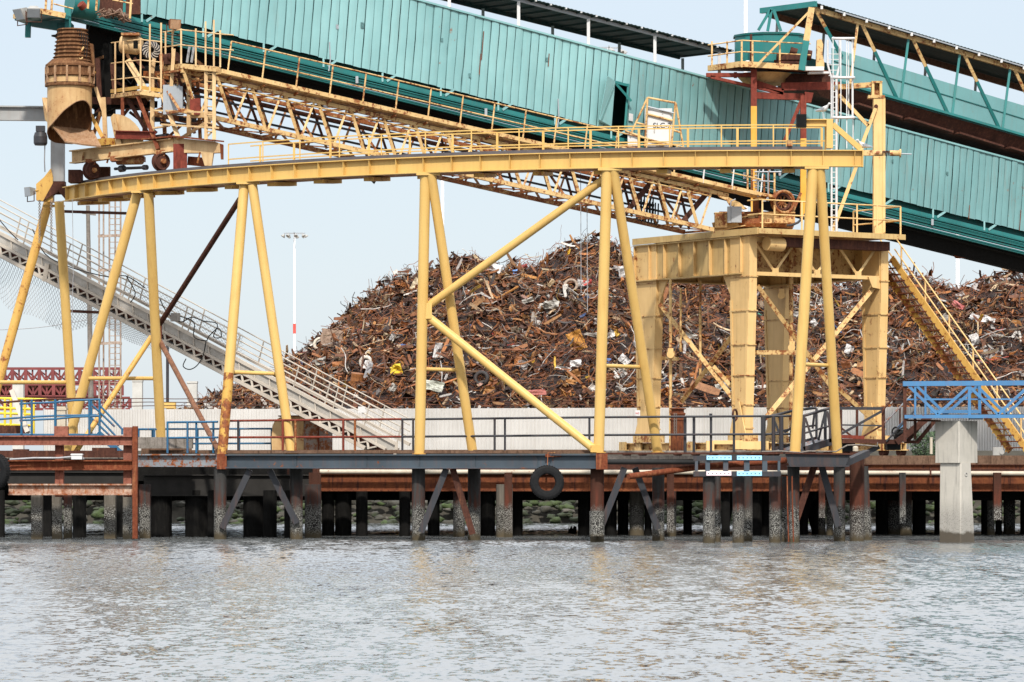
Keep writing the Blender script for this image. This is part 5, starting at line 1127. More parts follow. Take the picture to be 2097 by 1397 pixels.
# lower frame: recessed web, pale flange, ribbed channels, black belly with underside shade put into its colour
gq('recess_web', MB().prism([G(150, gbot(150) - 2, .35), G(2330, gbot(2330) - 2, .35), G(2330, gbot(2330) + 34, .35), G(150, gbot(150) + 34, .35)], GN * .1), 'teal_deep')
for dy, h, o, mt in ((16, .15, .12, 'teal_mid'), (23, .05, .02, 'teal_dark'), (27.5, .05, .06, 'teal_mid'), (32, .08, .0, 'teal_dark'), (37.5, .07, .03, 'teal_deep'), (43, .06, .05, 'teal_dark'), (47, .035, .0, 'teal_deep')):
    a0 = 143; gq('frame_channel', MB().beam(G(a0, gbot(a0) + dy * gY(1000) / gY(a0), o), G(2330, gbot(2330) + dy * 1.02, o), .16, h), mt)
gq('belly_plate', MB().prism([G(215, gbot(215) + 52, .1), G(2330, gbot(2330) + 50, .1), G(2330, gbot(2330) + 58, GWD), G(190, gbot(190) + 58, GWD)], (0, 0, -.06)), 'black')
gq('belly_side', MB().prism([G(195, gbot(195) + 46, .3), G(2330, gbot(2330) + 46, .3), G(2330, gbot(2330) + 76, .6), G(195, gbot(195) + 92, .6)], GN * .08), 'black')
px = 300
for bx, by in ((832, 226), (948, 252), (1010, 262), (2000, 520)): gq('idler_cover', MB().lathe([(0, -.25), (.24, -.25), (.24, .25), (0, .25)], G(bx, by - 4, .9), GN, 12), 'rust')
while px < 2250:
    y = gbot(px); gq('knee_bracket', MB().beam(G(px, y + 16, .04), G(px + 20, y + 2, .04), .07, .08), 'teal'); gq('hanger', MB().beam(G(px - 8, y + 17, .04), G(px - 8, y - 2, .04), .07, .09, (0, 1, 0)), 'teal'); px += 122 * 132 / gY(px) * 1.05
for dy in (25, 30): gq('cable_run', MB().rod(G(310, gbot(310) + dy, -.1), G(2300, gbot(2300) + dy * .9, -.1), .018, 6), 'teal_mid')
for px in (727, 991, 1520, 1905): gq('junction_box', MB().box(G(px, gbot(px) + 30, -.12), (.1, .12, .26)), 'galv')
for px, v in ((672, .0), (1140, .0)): gq('dangling_pipe', MB().tube([G(px, gbot(px) - 34, -.08), G(px + 1, gbot(px) + 4, -.1), G(px - 3, gbot(px) + 26, -.12)], .025, 6), 'galv')
for x, y, wd in ((690, 55, .2), (742, 52, .26), (905, 82, .16), (1120, 122, .18), (962, 155, .2), (1940, 355, .16), (1828, 330, .14)):
    p = G(x, y, -.022); mb = MB(); wd *= .62; crumple(mb, p, GDp, -GN, wd, wd * 1.4, rr, None, .12, 3); gq('patch', mb, 'galv' if x % 3 == 0 else 'seam')
for x, y, ln in ((990, 64, 1.1), (984, 110, .8), (1124, 110, .5), (2090, 430, .9), (1985, 420, .6)):
    p = G(x, y, -.02); gq('rust_streak', MB().beam(p, p - Z * ln - GDp * .1 * ln, .035, .012, GN), 'rust')
# open door
dt = lambda px, py, o=0: G(px, py, o)
dr = gq('door', MB().prism([dt(1220, 250, -.14), dt(1219, 246, -.2), dt(1232, 157, -.32), dt(1257, 167, -.04), dt(1250, 259, -.03)], GN * -.04))
build('door_strip', MB().beam(dt(1224, 246, -.24), dt(1254, 172, -.16), .03, .03, (0, 1, 0)), M['teal_dark'], dr)
gq('door_jamb', MB().beam(dt(1286, 172, -.02), dt(1279, 262, -.02), .08, .1, (0, 1, 0)).beam(dt(1257, 168, -.02), dt(1287, 176, -.02), .08, .1), 'teal_mid')
gq('door_prop', MB().beam(dt(1260, 170, .0), dt(1284, 208, -.25), .09, .06, (0, 1, 0)), 'teal_mid'); gq('inner_bracket', MB().rod(dt(1254, 232, .3), dt(1272, 198, .5), .04, 6), 'galv')
mb = MB(); mb.quad(dt(1250, 168, 1.1), dt(1290, 178, 1.1), dt(1290, 275, 1.1), dt(1250, 265, 1.1)); gq('dark_interior', mb, 'black')  # black sheet standing for the unlit inside of the gallery
nt_ = thing('white_notice', 'small white notice sheet fixed right of the open gallery door', 'notice', dt(1290, 248, -.06)); build('sheet', MB().prism([dt(1286, 232, -.05), dt(1294.5, 234, -.05), dt(1294, 249, -.05), dt(1285.5, 247, -.05)], GN * -.015), M['white'], nt_)
# side platform with cabinet in front of the wall
cY_ = 149.2; kq = cY_ / F
cf = thing('cabinet_platform', 'tapered pale yellow tube frame around the white cabinet', 'tube frame', W(1345, 300, cY_))
def Q(px, py, d=0): return W(px, py, cY_ + d)
for a, b_ in (((1291, 276), (1326, 200)), ((1326, 200), (1384, 211)), ((1384, 211), (1399, 300)), ((1326, 200), (1321, 300)), ((1383, 212), (1375, 300)), ((1302, 251), (1320, 256)), ((1327, 234), (1377, 247)), ((1376, 266), (1395, 272)), ((1280, 268), (1360, 297))): build('tube', MB().rod(Q(*a), Q(*b_), .042, 8), M['tan'], cf)
build('tube', MB().rod(Q(1327, 219), Q(1381, 232), .04, 8), M['galv'], cf); build('walk_plate', MB().beam(Q(1230, 296, .5), Q(1420, 318, .5), .9, .06), M['tan2'], cf)
wc = thing('white_cabinet', 'white metal cabinet with black lettering in front of the teal gallery', 'cabinet', Q(1347, 302, .3))
build('case', MB().box(Q(1348, 262, .35), (56 * kq, .5, 78 * kq)), M['white'], wc); build('door', MB().box(Q(1350, 262, .08), (46 * kq, .04, 70 * kq)), M['white'], wc)
text_mesh('lettering', 'SLC-2', .29, Q(1337, 262, .05), (1, 0, 0), M['ink'], wc)
for y in (230, 268): build('latch', MB().box(Q(1357 if y < 250 else 1340, y, .04), (.03, .03, .14)), M['lamp'], wc)
b = MB(); b.box(Q(1295, 288, .3), (20 * kq, .4, 24 * kq)); b.box(Q(1295, 275.5, .3), (21 * kq, .44, 1.4 * kq)); single('white_bin', b, M['white'], 'small white box left of the lettered cabinet', 'box', Q(1295, 300, .3))
# canopy above the gallery
ca = thing('gallery_canopy', 'dark corrugated canopy on pale posts standing on top of the teal gallery', 'canopy', G(1250, 60))
def CN(px): return 0.0 + (px - 1069) * .2535
def cpnt(px, o=0, dz=0): return G(px, CN(px), o) + Z * dz
CWD = 2.75
vs = []; ncor = 150; mb = MB()
for i in range(ncor + 1):
    px = lerp(880, 1492, i / ncor)
    vs += [cpnt(px, -.28, .06 + .02 * (i % 2)), cpnt(px, CWD, .06 + .02 * (i % 2)), cpnt(px, CWD, .04 + .02 * (i % 2)), cpnt(px, -.28, .04 + .02 * (i % 2))]
mb.add(vs, [(4 * i + a, 4 * i + 4 + a, 4 * i + 4 + (a + 1) % 4, 4 * i + (a + 1) % 4) for i in range(ncor) for a in range(4)]); build('roof_sheet', mb, M['roofdark'], ca)
build('eave_beam', MB().beam(cpnt(880, 0, -.04), cpnt(1484, 0, -.04), .08, .12), M['galv'], ca); build('eave_beam', MB().beam(cpnt(880, CWD - .1, -.04), cpnt(1484, CWD - .1, -.04), .1, .14), M['roofdark'], ca)
for i in range(20):
    px = 900 + 31 * i; build('rafter', MB().beam(cpnt(px, -.3, .02), cpnt(px, CWD, .02), .06, .07), M['roofdark'] , ca); build('rafter_end', MB().beam(cpnt(px, -.36, .02), cpnt(px, -.3, .02), .05, .06), M['white'], ca)
for px in (920, 1062, 1205, 1341, 1473):
    build('canopy_post', MB().beam(G(px, gtop(px) - 2), cpnt(px, 0, -.08), .12, .12, (0, 1, 0)), M['white'], ca)
for px in (1075, 1218, 1355, 1485):
    build('canopy_post', MB().beam(G(px, gtop(px) - 2, CWD - .25), cpnt(px, CWD - .25, -.08), .12, .12, (0, 1, 0)), M['lamp'], ca)
# ------------------------------------------------------------------ head platform at the left end of the gallery
hp = thing('head_platform', 'teal railed platform of the gallery head above the spout', 'head platform', W(120, 40, 132))
def Hh_(px, py, d=0): return W(px, py, 131.6 + d)
build('floor', MB().prism([Hh_(30, 36, .8), Hh_(80, 24, -1.2), Hh_(140, 34, -1.4), Hh_(146, 40, 1.5), Hh_(60, 46, 2.2)], (0, 0, -.1)), M['teal_dark'], hp)
build('edge_plate', MB().beam(Hh_(28, 34, .7), Hh_(80, 22, -1.2), .05, .16).beam(Hh_(80, 22, -1.2), Hh_(134, 32, -1.4), .05, .18), M['tan'], hp)
build('under_frame', MB().prism([Hh_(60, 44, 1.4), Hh_(140, 40, -.2), Hh_(140, 66, -.1), Hh_(64, 54, 1.4)], (0, .2, 0)), M['teal_dark'], hp)
for x, y0, y1, w in ((57, 46, 77, 11), (139, 18, 62, 12)): build('hanger_post', MB().beam(Hh_(x, y1, -.6 if x > 90 else .6), Hh_(x + 1, y0, -.6 if x > 90 else .6), w * kc, w * kc, (0, 1, 0)), M['teal_mid'], hp)
build('chute_box', MB().box(Hh_(134, 62, .1), (30 * kc, .8, 26 * kc)), M['teal_dark'], hp)
build('hood', MB().lathe([(0, 0), (.55, 0), (.55, .9), (0, .9)], Hh_(143, 4, .3), (1, .5, -.1), 16), M['teal_mid'], hp); build('motor', MB().rod(Hh_(165, 8, -.3), Hh_(172, 16, -.2), .14, 12), M['rust_red'], hp)
for px, y in ((93, 24), (105, 26), (180, 18), (197, 22), (266, 38)): build('guard_post', MB().beam(Hh_(px, y, -1.0), Hh_(px + 3, y - 46, -1.0), .07, .07, (0, 1, 0)), M['tan'], hp)
for pts in ([(30, -8), (92, -22), (150, -10)], [(110, 8), (150, 18)], [(230, 0), (272, 8)]): build('guard_rail', MB().tube([Hh_(x, y, -1.0) for x, y in pts], .025, 6), M['tan'], hp)
build('open_post', MB().beam(Hh_(254, 36, 0), Hh_(256, -20, 0), .09, .09, (0, 1, 0)), M['teal_mid'], hp)
build('back_screen', MB().box(Hh_(215, 5, 1.8), (150 * kc, .1, 50 * kc)), M['rust_dark'], hp)
mb = MB(); rr = random.Random(6)
for i in range(120):
    x = rr.uniform(205, 262); ribbon(mb, Hh_(x, rr.uniform(22 + (x - 205) * .2, 34 + (x - 205) * .2) - 6 * math.exp(-((x - 237) / 14) ** 2), rr.uniform(-.4, .6)), V((rr.uniform(-1, 1), rr.uniform(-1, 1), rr.uniform(-.5, .5))), Z, rr.uniform(.1, .4), .06, .03, .1, rr, (.2, .12, .08), 2, .3)
tag(build('scrap_spill', mb, M['scrap']), 'spilled brown scrap piled at the gallery head', kind='stuff')
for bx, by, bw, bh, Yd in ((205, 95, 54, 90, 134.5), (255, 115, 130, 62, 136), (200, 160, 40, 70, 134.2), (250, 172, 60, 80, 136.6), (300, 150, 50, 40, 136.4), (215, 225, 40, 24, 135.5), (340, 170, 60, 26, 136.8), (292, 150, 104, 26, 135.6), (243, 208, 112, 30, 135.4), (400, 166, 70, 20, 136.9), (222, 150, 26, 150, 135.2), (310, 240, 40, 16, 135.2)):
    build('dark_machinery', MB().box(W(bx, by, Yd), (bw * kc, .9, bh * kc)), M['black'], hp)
rr = random.Random(31)
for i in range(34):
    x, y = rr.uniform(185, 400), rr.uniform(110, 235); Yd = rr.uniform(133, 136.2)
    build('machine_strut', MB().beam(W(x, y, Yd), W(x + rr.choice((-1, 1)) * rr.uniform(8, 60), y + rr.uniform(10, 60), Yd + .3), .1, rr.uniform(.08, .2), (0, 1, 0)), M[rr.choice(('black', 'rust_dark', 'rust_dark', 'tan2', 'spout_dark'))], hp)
flood(W(38, 30, 130.6), (-.7, -.6, -.45), 'square grey floodlight at the far left tip of the head platform', .42); flood(W(69, 27, 130.2), (.1, -.8, -.6), 'second square grey floodlight beside the left tip floodlight', .38)

# ------------------------------------------------------------------ second conveyor at the upper right
def hY(px): return gY(px) - .6
def K(px, py, off=0, dz=0): return W(px, py, hY(px)) + GN * off + Z * dz
uc = thing('upper_conveyor', 'teal sided roofed conveyor truss rising at the upper right', 'conveyor', K(1900, 200))
def uq(n, mb, m='teal', par=None): return build(n, mb, M[m] if isinstance(m, str) else m, par or uc)
ur = lambda p: 14 + (p - 1662) * .297          # near top chord row
ub = lambda p: 152 + (p - 1662) * .2875         # bottom row of side panel
UW = 2.6
uq('top_chord', MB().beam(K(1660, ur(1660) + 3), K(2300, ur(2300) + 3), .14, .2), 'tan'); uq('top_chord', MB().beam(K(1662, ur(1662) + 3, UW), K(2300, ur(2300) + 3, UW), .14, .24), 'brace_brown')
mb = MB(); vs = []; n = 180
for i in range(n + 1):
    px = lerp(1658, 2310, i / n); h = .02 * (i % 2)
    vs += [K(px, ur(px), -.3, .12 + h), K(px, ur(px), UW + .3, .12 + h), K(px, ur(px), UW + .3, .1 + h), K(px, ur(px), -.3, .1 + h)]
mb.add(vs, [(4 * i + a, 4 * i + 4 + a, 4 * i + 4 + (a + 1) % 4, 4 * i + (a + 1) % 4) for i in range(n) for a in range(4)]); uq('roof_sheet', mb, 'roofdark')
uq('eave_flashing', MB().beam(K(1700, ur(1700), -.3, .05), K(2310, ur(2310), -.3, .05), .05, .06), 'galv')
uq('gable_edge', MB().beam(K(1660, ur(1660), -.3, .08), K(1660, ur(1660), UW + .3, .08), .16, .22), 'teal_mid')
for i in range(14): px = 1672 + 46 * i; uq('roof_clip', MB().box(K(px, ur(px), -.3, .0), (.1, .1, .14)), 'white')
mb = MB(); a, b_ = 1705, 2310
mb.prism([K(a, ub(a) - 80 + 14, .02), K(b_, ub(b_) - 58, .02), K(b_, ub(b_), .02), K(a, ub(a), .02)], GN * .05); uq('side_panel', mb, 'teal2')
uq('panel_seam', MB().beam(K(a, ub(a) - 40, .0), K(b_, ub(b_) - 30, .0), .02, .035), 'teal_dark'); uq('bottom_chord', MB().beam(K(a, ub(a) + 1, -.03), K(b_, ub(b_) + 1, -.03), .2, .1), 'teal_mid')
uq('far_panel', MB().prism([K(a, ub(a) - 70, UW), K(b_, ub(b_) - 58, UW), K(b_, ub(b_), UW), K(a, ub(a), UW)], GN * .05), 'teal_dark')
uq('belly', MB().prism([K(1650, ub(1650) + 6, .1), K(2310, ub(2310) + 3, .1), K(2310, ub(2310) + 34, .5), K(1700, ub(1700) + 34, .5)], GN * (UW - .7)), 'rust_dark')
for i in range(7): px = 1762 + 104 * i; uq('spill_plate', MB().beam(K(px, ub(px) + 31, .4), K(px + 90, ub(px + 90) + 33, .4), .6, .08), 'rust_dark')
tops = [1664, 1759, 1863, 1968, 2071, 2174]
for i, px in enumerate(tops):
    if i: p2 = px - 18; uq('web_post', MB().beam(K(px - 2, ur(px)), K(p2, ub(p2)), .1, .1, (0, 1, 0)), 'tan' if i == 1 else 'teal_mid')
    q = px + (78 if i else 60); qq = K(q, ub(q) if i else 116); t_ = K(px + 4, ur(px) + 2); m_ = t_.lerp(qq, .38)
    uq('web_diagonal', MB().beam(t_, m_, .13, .13, (0, 1, 0)), 'tan'); uq('web_diagonal', MB().beam(m_, qq, .13, .13, (0, 1, 0)), 'teal_mid')
    pf = px + 20; uq('far_post', MB().beam(K(pf, ur(pf), UW), K(pf - 6, ub(pf) - 40, UW), .11, .11, (0, 1, 0)), 'lamp'); 
def HF(px, py): return W(px, py, 149.9)
uq('head_post', MB().beam(HF(1662, 16), HF(1651, 84), .24, .2, (0, 1, 0)), 'tan'); uq('head_post', MB().beam(HF(1651, 84), HF(1641, 144), .25, .21, (0, 1, 0)), 'teal_mid')
uq('head_brace', MB().beam(HF(1661, 20), HF(1546, 138), .085, .085, (0, 1, 0)), 'tan')
for a_, b2 in (((1580, 18), (1572, 64)), ((1578, 20), (1553, 62)), ((1584, 20), (1599, 64))): uq('far_strut', MB().beam(W(*a_, hY(1580) + 2), W(*b2, hY(1580) + 2), .12, .12, (0, 1, 0)), 'teal_mid')
# tank platform
PY = 150.6; kp2 = PY / F
tp = thing('tank_platform', 'rust red steel stand and railed deck carrying the teal tank', 'platform', W(1560, 300, PY))
def R(px, py, d=0): return W(px, py, PY + d)
def tq(n, mb, m, par=None): return build(n, mb, M[m] if isinstance(m, str) else m, par or tp)
dk_ = [R(1450, 141, 1.2), R(1519, 132, -.5), R(1650, 140, -.4), R(1700, 146, 1.0), R(1690, 144, 3.6), R(1470, 140, 3.8)]
tq('deck', MB().prism(dk_, (0, 0, -.1)), 'rust'); tq('deck_edge', MB().beam(dk_[0] + Z * .02, dk_[1] + Z * .02, .05, .22).beam(dk_[1] + Z * .02, dk_[2] + Z * .02, .05, .22), 'tan')
tq('deck_edge', MB().beam(R(1648, 141, -.5), R(1686, 141, -.4), .3, .16).beam(R(1655, 150, -.3), R(1697, 149, -.2), .3, .08), 'white')
for a_, b2, h in (((1446, 154), (1545, 154), 8), ((1455, 158), (1604, 192), 6), ((1548, 170), (1604, 188), 10), ((1548, 196), (1652, 199), 13), ((1600, 178), (1720, 176), 16)): tq('floor_beam', MB().beam(R(*a_, .4), R(*b2, .4), .25, h * kp2), 'rust_red')
tq('floor_beam', MB().box(R(1655, 165, 1.6), (100 * kp2, 1.6, 22 * kp2)), 'rust_dark'); tq('hopper_plate', MB().prism([R(1648, 188), R(1666, 190), R(1661, 210), R(1650, 210)], (0, .3, 0)), 'rust_red')
for px, y0, y1, ys in ((1543.5, 142, 460, 218), (1645, 196, 446, 284)):
    tq('stand_post', MB().beam(R(px, ys), R(px, y0), 12 * kp2, .26, (0, 1, 0)), 'rust_red'); tq('stand_post', MB().beam(R(px, y1), R(px, ys), 12 * kp2, .26, (0, 1, 0)), paint('orange_post_%d' % px, (.62, .28, .03), (.6, .36, .08), .3, .9))
tq('stand_brace', MB().beam(R(1641, 206), R(1606, 290), 7 * kp2, .12, (0, 1, 0)), 'rust_red'); tq('short_post', MB().beam(R(1506, 160, .4), R(1506, 148, .4), .12, .12, (0, 1, 0)), 'rust_red')
pts = [dk_[0], dk_[1], R(1660, 139, -.4)]
for h in (26, 49): tq('guard_rail', MB().tube([p + Z * h * kp2 for p in pts], .026, 6), 'tan')
for px, d in ((1458, 1.0), (1489, .3), (1519, -.5), (1541, -.48), (1597, -.45)): tq('guard_post', MB().beam(R(px, 138, d), R(px, 85, d), .07, .06, (0, 1, 0)), 'tan')
tn = thing('hopper_tank', 'dark teal open tank with cone bottom on the rust red stand', 'tank', R(1583, 132, 1.6))
tr_ = 76 * kp2
build('tank_wall', MB().lathe([(tr_, wz(130, PY)), (tr_, wz(66, PY)), (tr_ * .97, wz(66, PY)), (tr_ * .97, wz(128, PY))], (wx(1584, PY), PY + 1.7, 0), Z, 12), M['teal_mid'], tn)
build('tank_rim', MB().lathe([(tr_ * 1.0, wz(64, PY)), (tr_ * 1.04, wz(64, PY)), (tr_ * 1.04, wz(68, PY)), (tr_ * 1.0, wz(68, PY))], (wx(1584, PY), PY + 1.7, 0), Z, 12, None, True), M['teal_dark'], tn)
build('cone', MB().lathe([(tr_ * .8, wz(146, PY)), (tr_ * .55, wz(166, PY)), (tr_ * .3, wz(170, PY)), (0, wz(170, PY))], (wx(1570, PY), PY + 1.3, 0), Z, 18), M['spout'], tn)
build('tank_pipe', MB().rod(R(1538, 70, -.1), R(1538, 130, -.1), .05, 8), M['rust_dark'], tn)
mb = MB(); mb.box(R(1620, 118, .2), (60 * kp2, .6, 12 * kp2)).box(R(1612, 128, .2), (54 * kp2, .5, 8 * kp2)).rod(R(1618, 104, .1), R(1632, 108, .1), .16, 10).rod(R(1650, 112, .2), R(1662, 114, .2), .2, 10); tq('drive_unit', mb, 'rust_dark')
tq('drive_guard', MB().prism([R(1671, 136), R(1673, 82), R(1682, 80), (R(1686, 92)), R(1684, 110), R(1688, 128), R(1688, 138)], (0, .3, 0)), 'tan')
b = MB(); b.lathe([(0, 0), (.1, 0), (.1, .14), (.07, .17), (0, .17)], R(1531, 133, -.3), Z, 12); single('white_bucket', b, M['white'], 'small white bucket on the corner of the tank deck', 'bucket', R(1531, 133, -.3))
# ------------------------------------------------------------------ pivot tower
tw = thing('pivot_tower', 'heavy pale yellow four legged steel tower carrying the boom pivot', 'tower', (9.5, 145, 2.9))
def tq2(n, mb, m='tower', par=None, mt=None): return build(n, mb, M[mt or m] if isinstance(mt or m, str) else m, par or tw)
ZTB = wz(468, 140)
C0 = V((wx(1553, 140), 140, 0)); CL = V((wx(1297, 147.4), 147.4, 0)); CR = V((wx(1853, 144.2), 144.2, 0)); CB = CL + CR - C0
dl = (CL - C0).normalized(); dr_ = (CR - C0).normalized(); LL = (CL - C0).length; LR = (CR - C0).length
def TW(u, v, z): return C0 + dl * u + dr_ * v + Z * z      # u toward the left corner, v toward the right corner
tq2('deck_plate', MB().prism([TW(0, 0, ZTB), TW(0, LR, ZTB), TW(LL, LR, ZTB), TW(LL, 0, ZTB)], (0, 0, -.10)), 'tower_rusty')
tq2('deck_edge', MB().beam(TW(0, -.02, ZTB - .08), TW(LL, -.02, ZTB - .08), .06, .24).beam(TW(-.02, 0, ZTB - .08), TW(-.02, LR, ZTB - .08), .06, .2), 'tower_grime_shade')
gz0, gz1 = ZTB - .22, ZTB - 1.62
def girder(p, q, nrm, nm, n):
    gm = tq2(nm, mt='tower_grime_shade', mb=MB().beam(p + Z * ((gz0 + gz1) / 2), q + Z * ((gz0 + gz1) / 2), .04, gz0 - gz1).beam(p + Z * (gz1 + .02), q + Z * (gz1 + .02), .36, .045).beam(p + Z * (gz0 - .02), q + Z * (gz0 - .02), .36, .045))
    for i in range(n + 1):
        c = p.lerp(q, i / n) + Z * ((gz0 + gz1) / 2); build('stiffener', MB().box(c + nrm * .08, (.025, .16, gz0 - gz1 - .1), ((q - p).normalized(), nrm, Z)), M['tower'], gm)
    return gm
girder(TW(1.2, .16, 0), TW(LL - .02, .16, 0), -dr_, 'plate_girder', 7); girder(TW(.8, LR - .5, 0), TW(LL - .1, LR - .5, 0), -dr_, 'plate_girder', 7)
girder(TW(LL - .3, .4, 0), TW(LL - .3, LR - .5, 0), -dl, 'plate_girder', 5)
# riveted seams on the near girder
mb = MB()
for u in (LL - .12, LL - .5, LL - .9, LL - 1.25):
    for j in range(9): c = TW(u, .14, lerp(gz1 + .1, gz0 - .1, j / 8)); mb.box(c - dr_ * .01, (.03, .03, .03))
tq2('rivets', mb, 'tower_rusty')
# right face: truss between legs
for z, h in ((gz0 - .1, .16), (gz1 + .02, .14)): tq2('truss_chord', MB().beam(TW(.95, .4, z), TW(.95, LR - .5, z), .14, h))
nv = 3
for i in range(nv):
    a, b_ = .46 + (LR - 1.08) * i / nv, .46 + (LR - 1.08) * (i + 1) / nv; m_ = (a + b_) / 2
    tq2('truss_web', MB().beam(TW(.95, a, gz0 - .15), TW(.95, m_, gz1 + .1), .09, .09, (0, 1, 0)).beam(TW(.95, m_, gz1 + .1), TW(.95, b_, gz0 - .15), .09, .09, (0, 1, 0)))
    tq2('gusset', MB().box(TW(.9, m_, gz1 + .12), (.3, .03, .24), (dr_, dl, Z)))
tq2('inner_girder', MB().beam(TW(2.6, .5, (gz0 + gz1) / 2), TW(2.6, LR - .5, (gz0 + gz1) / 2), .05, 1.2), 'tower_rusty')
tq2('motor', MB().rod(TW(.5, .75, gz0 - .28), TW(.5, 1.5, gz0 - .3), .26, 14), 'tower'); tq2('dark_duct', MB().beam(TW(.6, 1.5, gz0 - .2), TW(.6, LR - .5, gz0 - .2), .5, .34), 'rust_dark')
LEGB = wz(905, 140)
def tower_leg(ua, ub_, ua2, ub2, va, vb):
    """box leg, wide at the head (ua..ub_) and narrow at the foot (ua2..ub2)"""
    zt = gz0 - .02; zk = gz1 - .95
    def q4(z, u0, u1, g=0): return [TW(u0 - g, va - g, z), TW(u1 + g, va - g, z), TW(u1 + g, vb + g, z), TW(u0 - g, vb + g, z)]
    S_ = [(LEGB + .25, ua2, ub2), (zk, lerp(ua2, ua, .93), lerp(ub2, ub_, .93)), (gz1 - .02, ua, ub_), (zt, ua, ub_)]
    vs = []
    for z, a, b_ in S_: vs += q4(z, a, b_)
    mb = MB(); mb.add(vs, [(4 * i + k, 4 * i + (k + 1) % 4, 4 * i + 4 + (k + 1) % 4, 4 * i + 4 + k) for i in range(3) for k in range(4)] + [(3, 2, 1, 0), (12, 13, 14, 15)])
    lg = tq2('tower_leg', mb)
    for t in (.02, .17, .36, .56, .78, 1.0):
        z = lerp(LEGB + .4, gz1 - .1, t); k = min(1, (z - LEGB - .25) / (zk - LEGB - .25)); a, b_ = lerp(ua2, ua, k), lerp(ub2, ub_, k)
        build('batten', MB().prism([p - Z * .022 for p in q4(z, a, b_, .035)], (0, 0, .044)), M['tower_rusty'], lg)
    # proud edge strips down both sides of the wide face
    for e0, e1, sg in ((ua2, ua, 1), (ub2, ub_, -1)):
        p, q = TW(e0 + .06 * sg, va - .015, LEGB + .27), TW(lerp(e0, e1, .93) + .06 * sg, va - .015, zk); build('edge_strip', MB().beam(p, q, .12, .03, dr_), M['tower'], lg)
    c = TW((ua2 + ub2) / 2, (va + vb) / 2, 0); w_ = (ub2 - ua2) / 2 + .14
    build('foot', MB().prism([c + dl * -w_ + dr_ * -.34 + Z * LEGB, c + dl * w_ + dr_ * -.34 + Z * LEGB, c + dl * w_ + dr_ * .34 + Z * LEGB, c + dl * -w_ + dr_ * .34 + Z * LEGB], (0, 0, .26)), M['tower_rusty'], lg)
    build('foot_gusset', MB().prism([c + dr_ * -.22 + dl * w_ + Z * (LEGB + .26), c + dr_ * -.22 + dl * .1 + Z * (LEGB + 1.5), c + dr_ * -.22 - dl * .1 + Z * (LEGB + 1.5), c + dr_ * -.22 - dl * w_ + Z * (LEGB + .26)], dr_ * -.05), M['tower'], lg)
tower_leg(.72, 2.0, 1.0, 1.80, .1, .46); tower_leg(LL - 1.5, LL, LL - 1.2, LL - .2, .1, .46); tower_leg(.72, 1.95, .98, 1.75, LR - .62, LR - .26); tower_leg(LL - 1.5, LL, LL - 1.2, LL - .3, LR - .62, LR - .26)
# knee brackets under the girder
for u, s_ in ((2.0, 1), (LL - 1.5, -1)):
    tq2('knee_plate', MB().prism([TW(u, .2, gz1), TW(u + .62 * s_, .2, gz1), TW(u, .2, gz1 - .95)], dr_ * .06), 'tower')
tq2('knee_plate', MB().prism([TW(.8, LR - .62, gz1 + .1), TW(.8, LR - 1.2, gz1 + .05), TW(.8, LR - 1.0, gz1 - .35), TW(.8, LR - .62, gz1 - .4)], dl * .06))
def TWp(px, py, plane, val):
    """intersection of a photo sight line with a tower face: plane 'v' -> left face at v=val, 'u' -> right face at u=val"""
    d = W(px, py, 1.0) - V((0, 0, HC)); n = dr_ if plane == 'v' else dl; o = C0 + (dr_ if plane == 'v' else dl) * val
    n = V((-dl.y, dl.x, 0)) if plane == 'v' else V((-dr_.y, dr_.x, 0)); t = (o - V((0, 0, 0))).dot(n) / d.dot(n); return V((0, 0, HC)) + d * t
for a, b_, pl, vl, w in (((1342, 612), (1512, 830), 'v', .3, .16), ((1500, 688), (1396, 822), 'v', .38, .16), ((1552, 586), (1700, 790), 'u', 1.0, .16), ((1790, 588), (1566, 858), 'u', 1.08, .17), ((1690, 772), (1800, 872), 'u', 1.0, .15), ((1496, 790), (1462, 752), 'v', .36, .15)):
    tq2('cross_brace', MB().beam(TWp(*a, pl, vl), TWp(*b_, pl, vl), w, w, (0, 1, 0)), 'tower_rusty')
tq2('cross_tie', MB().beam(TWp(1338, 733, 'v', .5), TWp(1388, 735, 'v', .5), .12, .14), 'tower_rusty'); tq2('cross_tie', MB().beam(TWp(1548, 722, 'u', 1.1), TWp(1628, 722, 'u', 1.1), .12, .16), 'tower_rusty')
for px, d, y0, y1, r, mt in ((1373, 2.2, 572, 925, .06, 'tower_rusty'), (1394, 2.6, 590, 720, .045, 'tower_rusty'), (1434, 2.9, 575, 780, .05, 'tower_rusty'), (1620, 2.0, 505, 880, .085, 'tower_rusty'), (1374, 1.9, 720, 735, .16, 'tower_rusty')):
    tq2('vertical_pipe', MB().rod(W(px, y1, 142 + d), W(px, y0, 142 + d), r, 10), mt)
for px, py in ((1373, 726), (1621, 712), (1600, 605)): tq2('sheave', MB().rod(W(px, py, 143.5), W(px, py, 144.1), .14, 14).box(W(px, py - 7, 143.8), (.2, .5, .2)), 'tower')
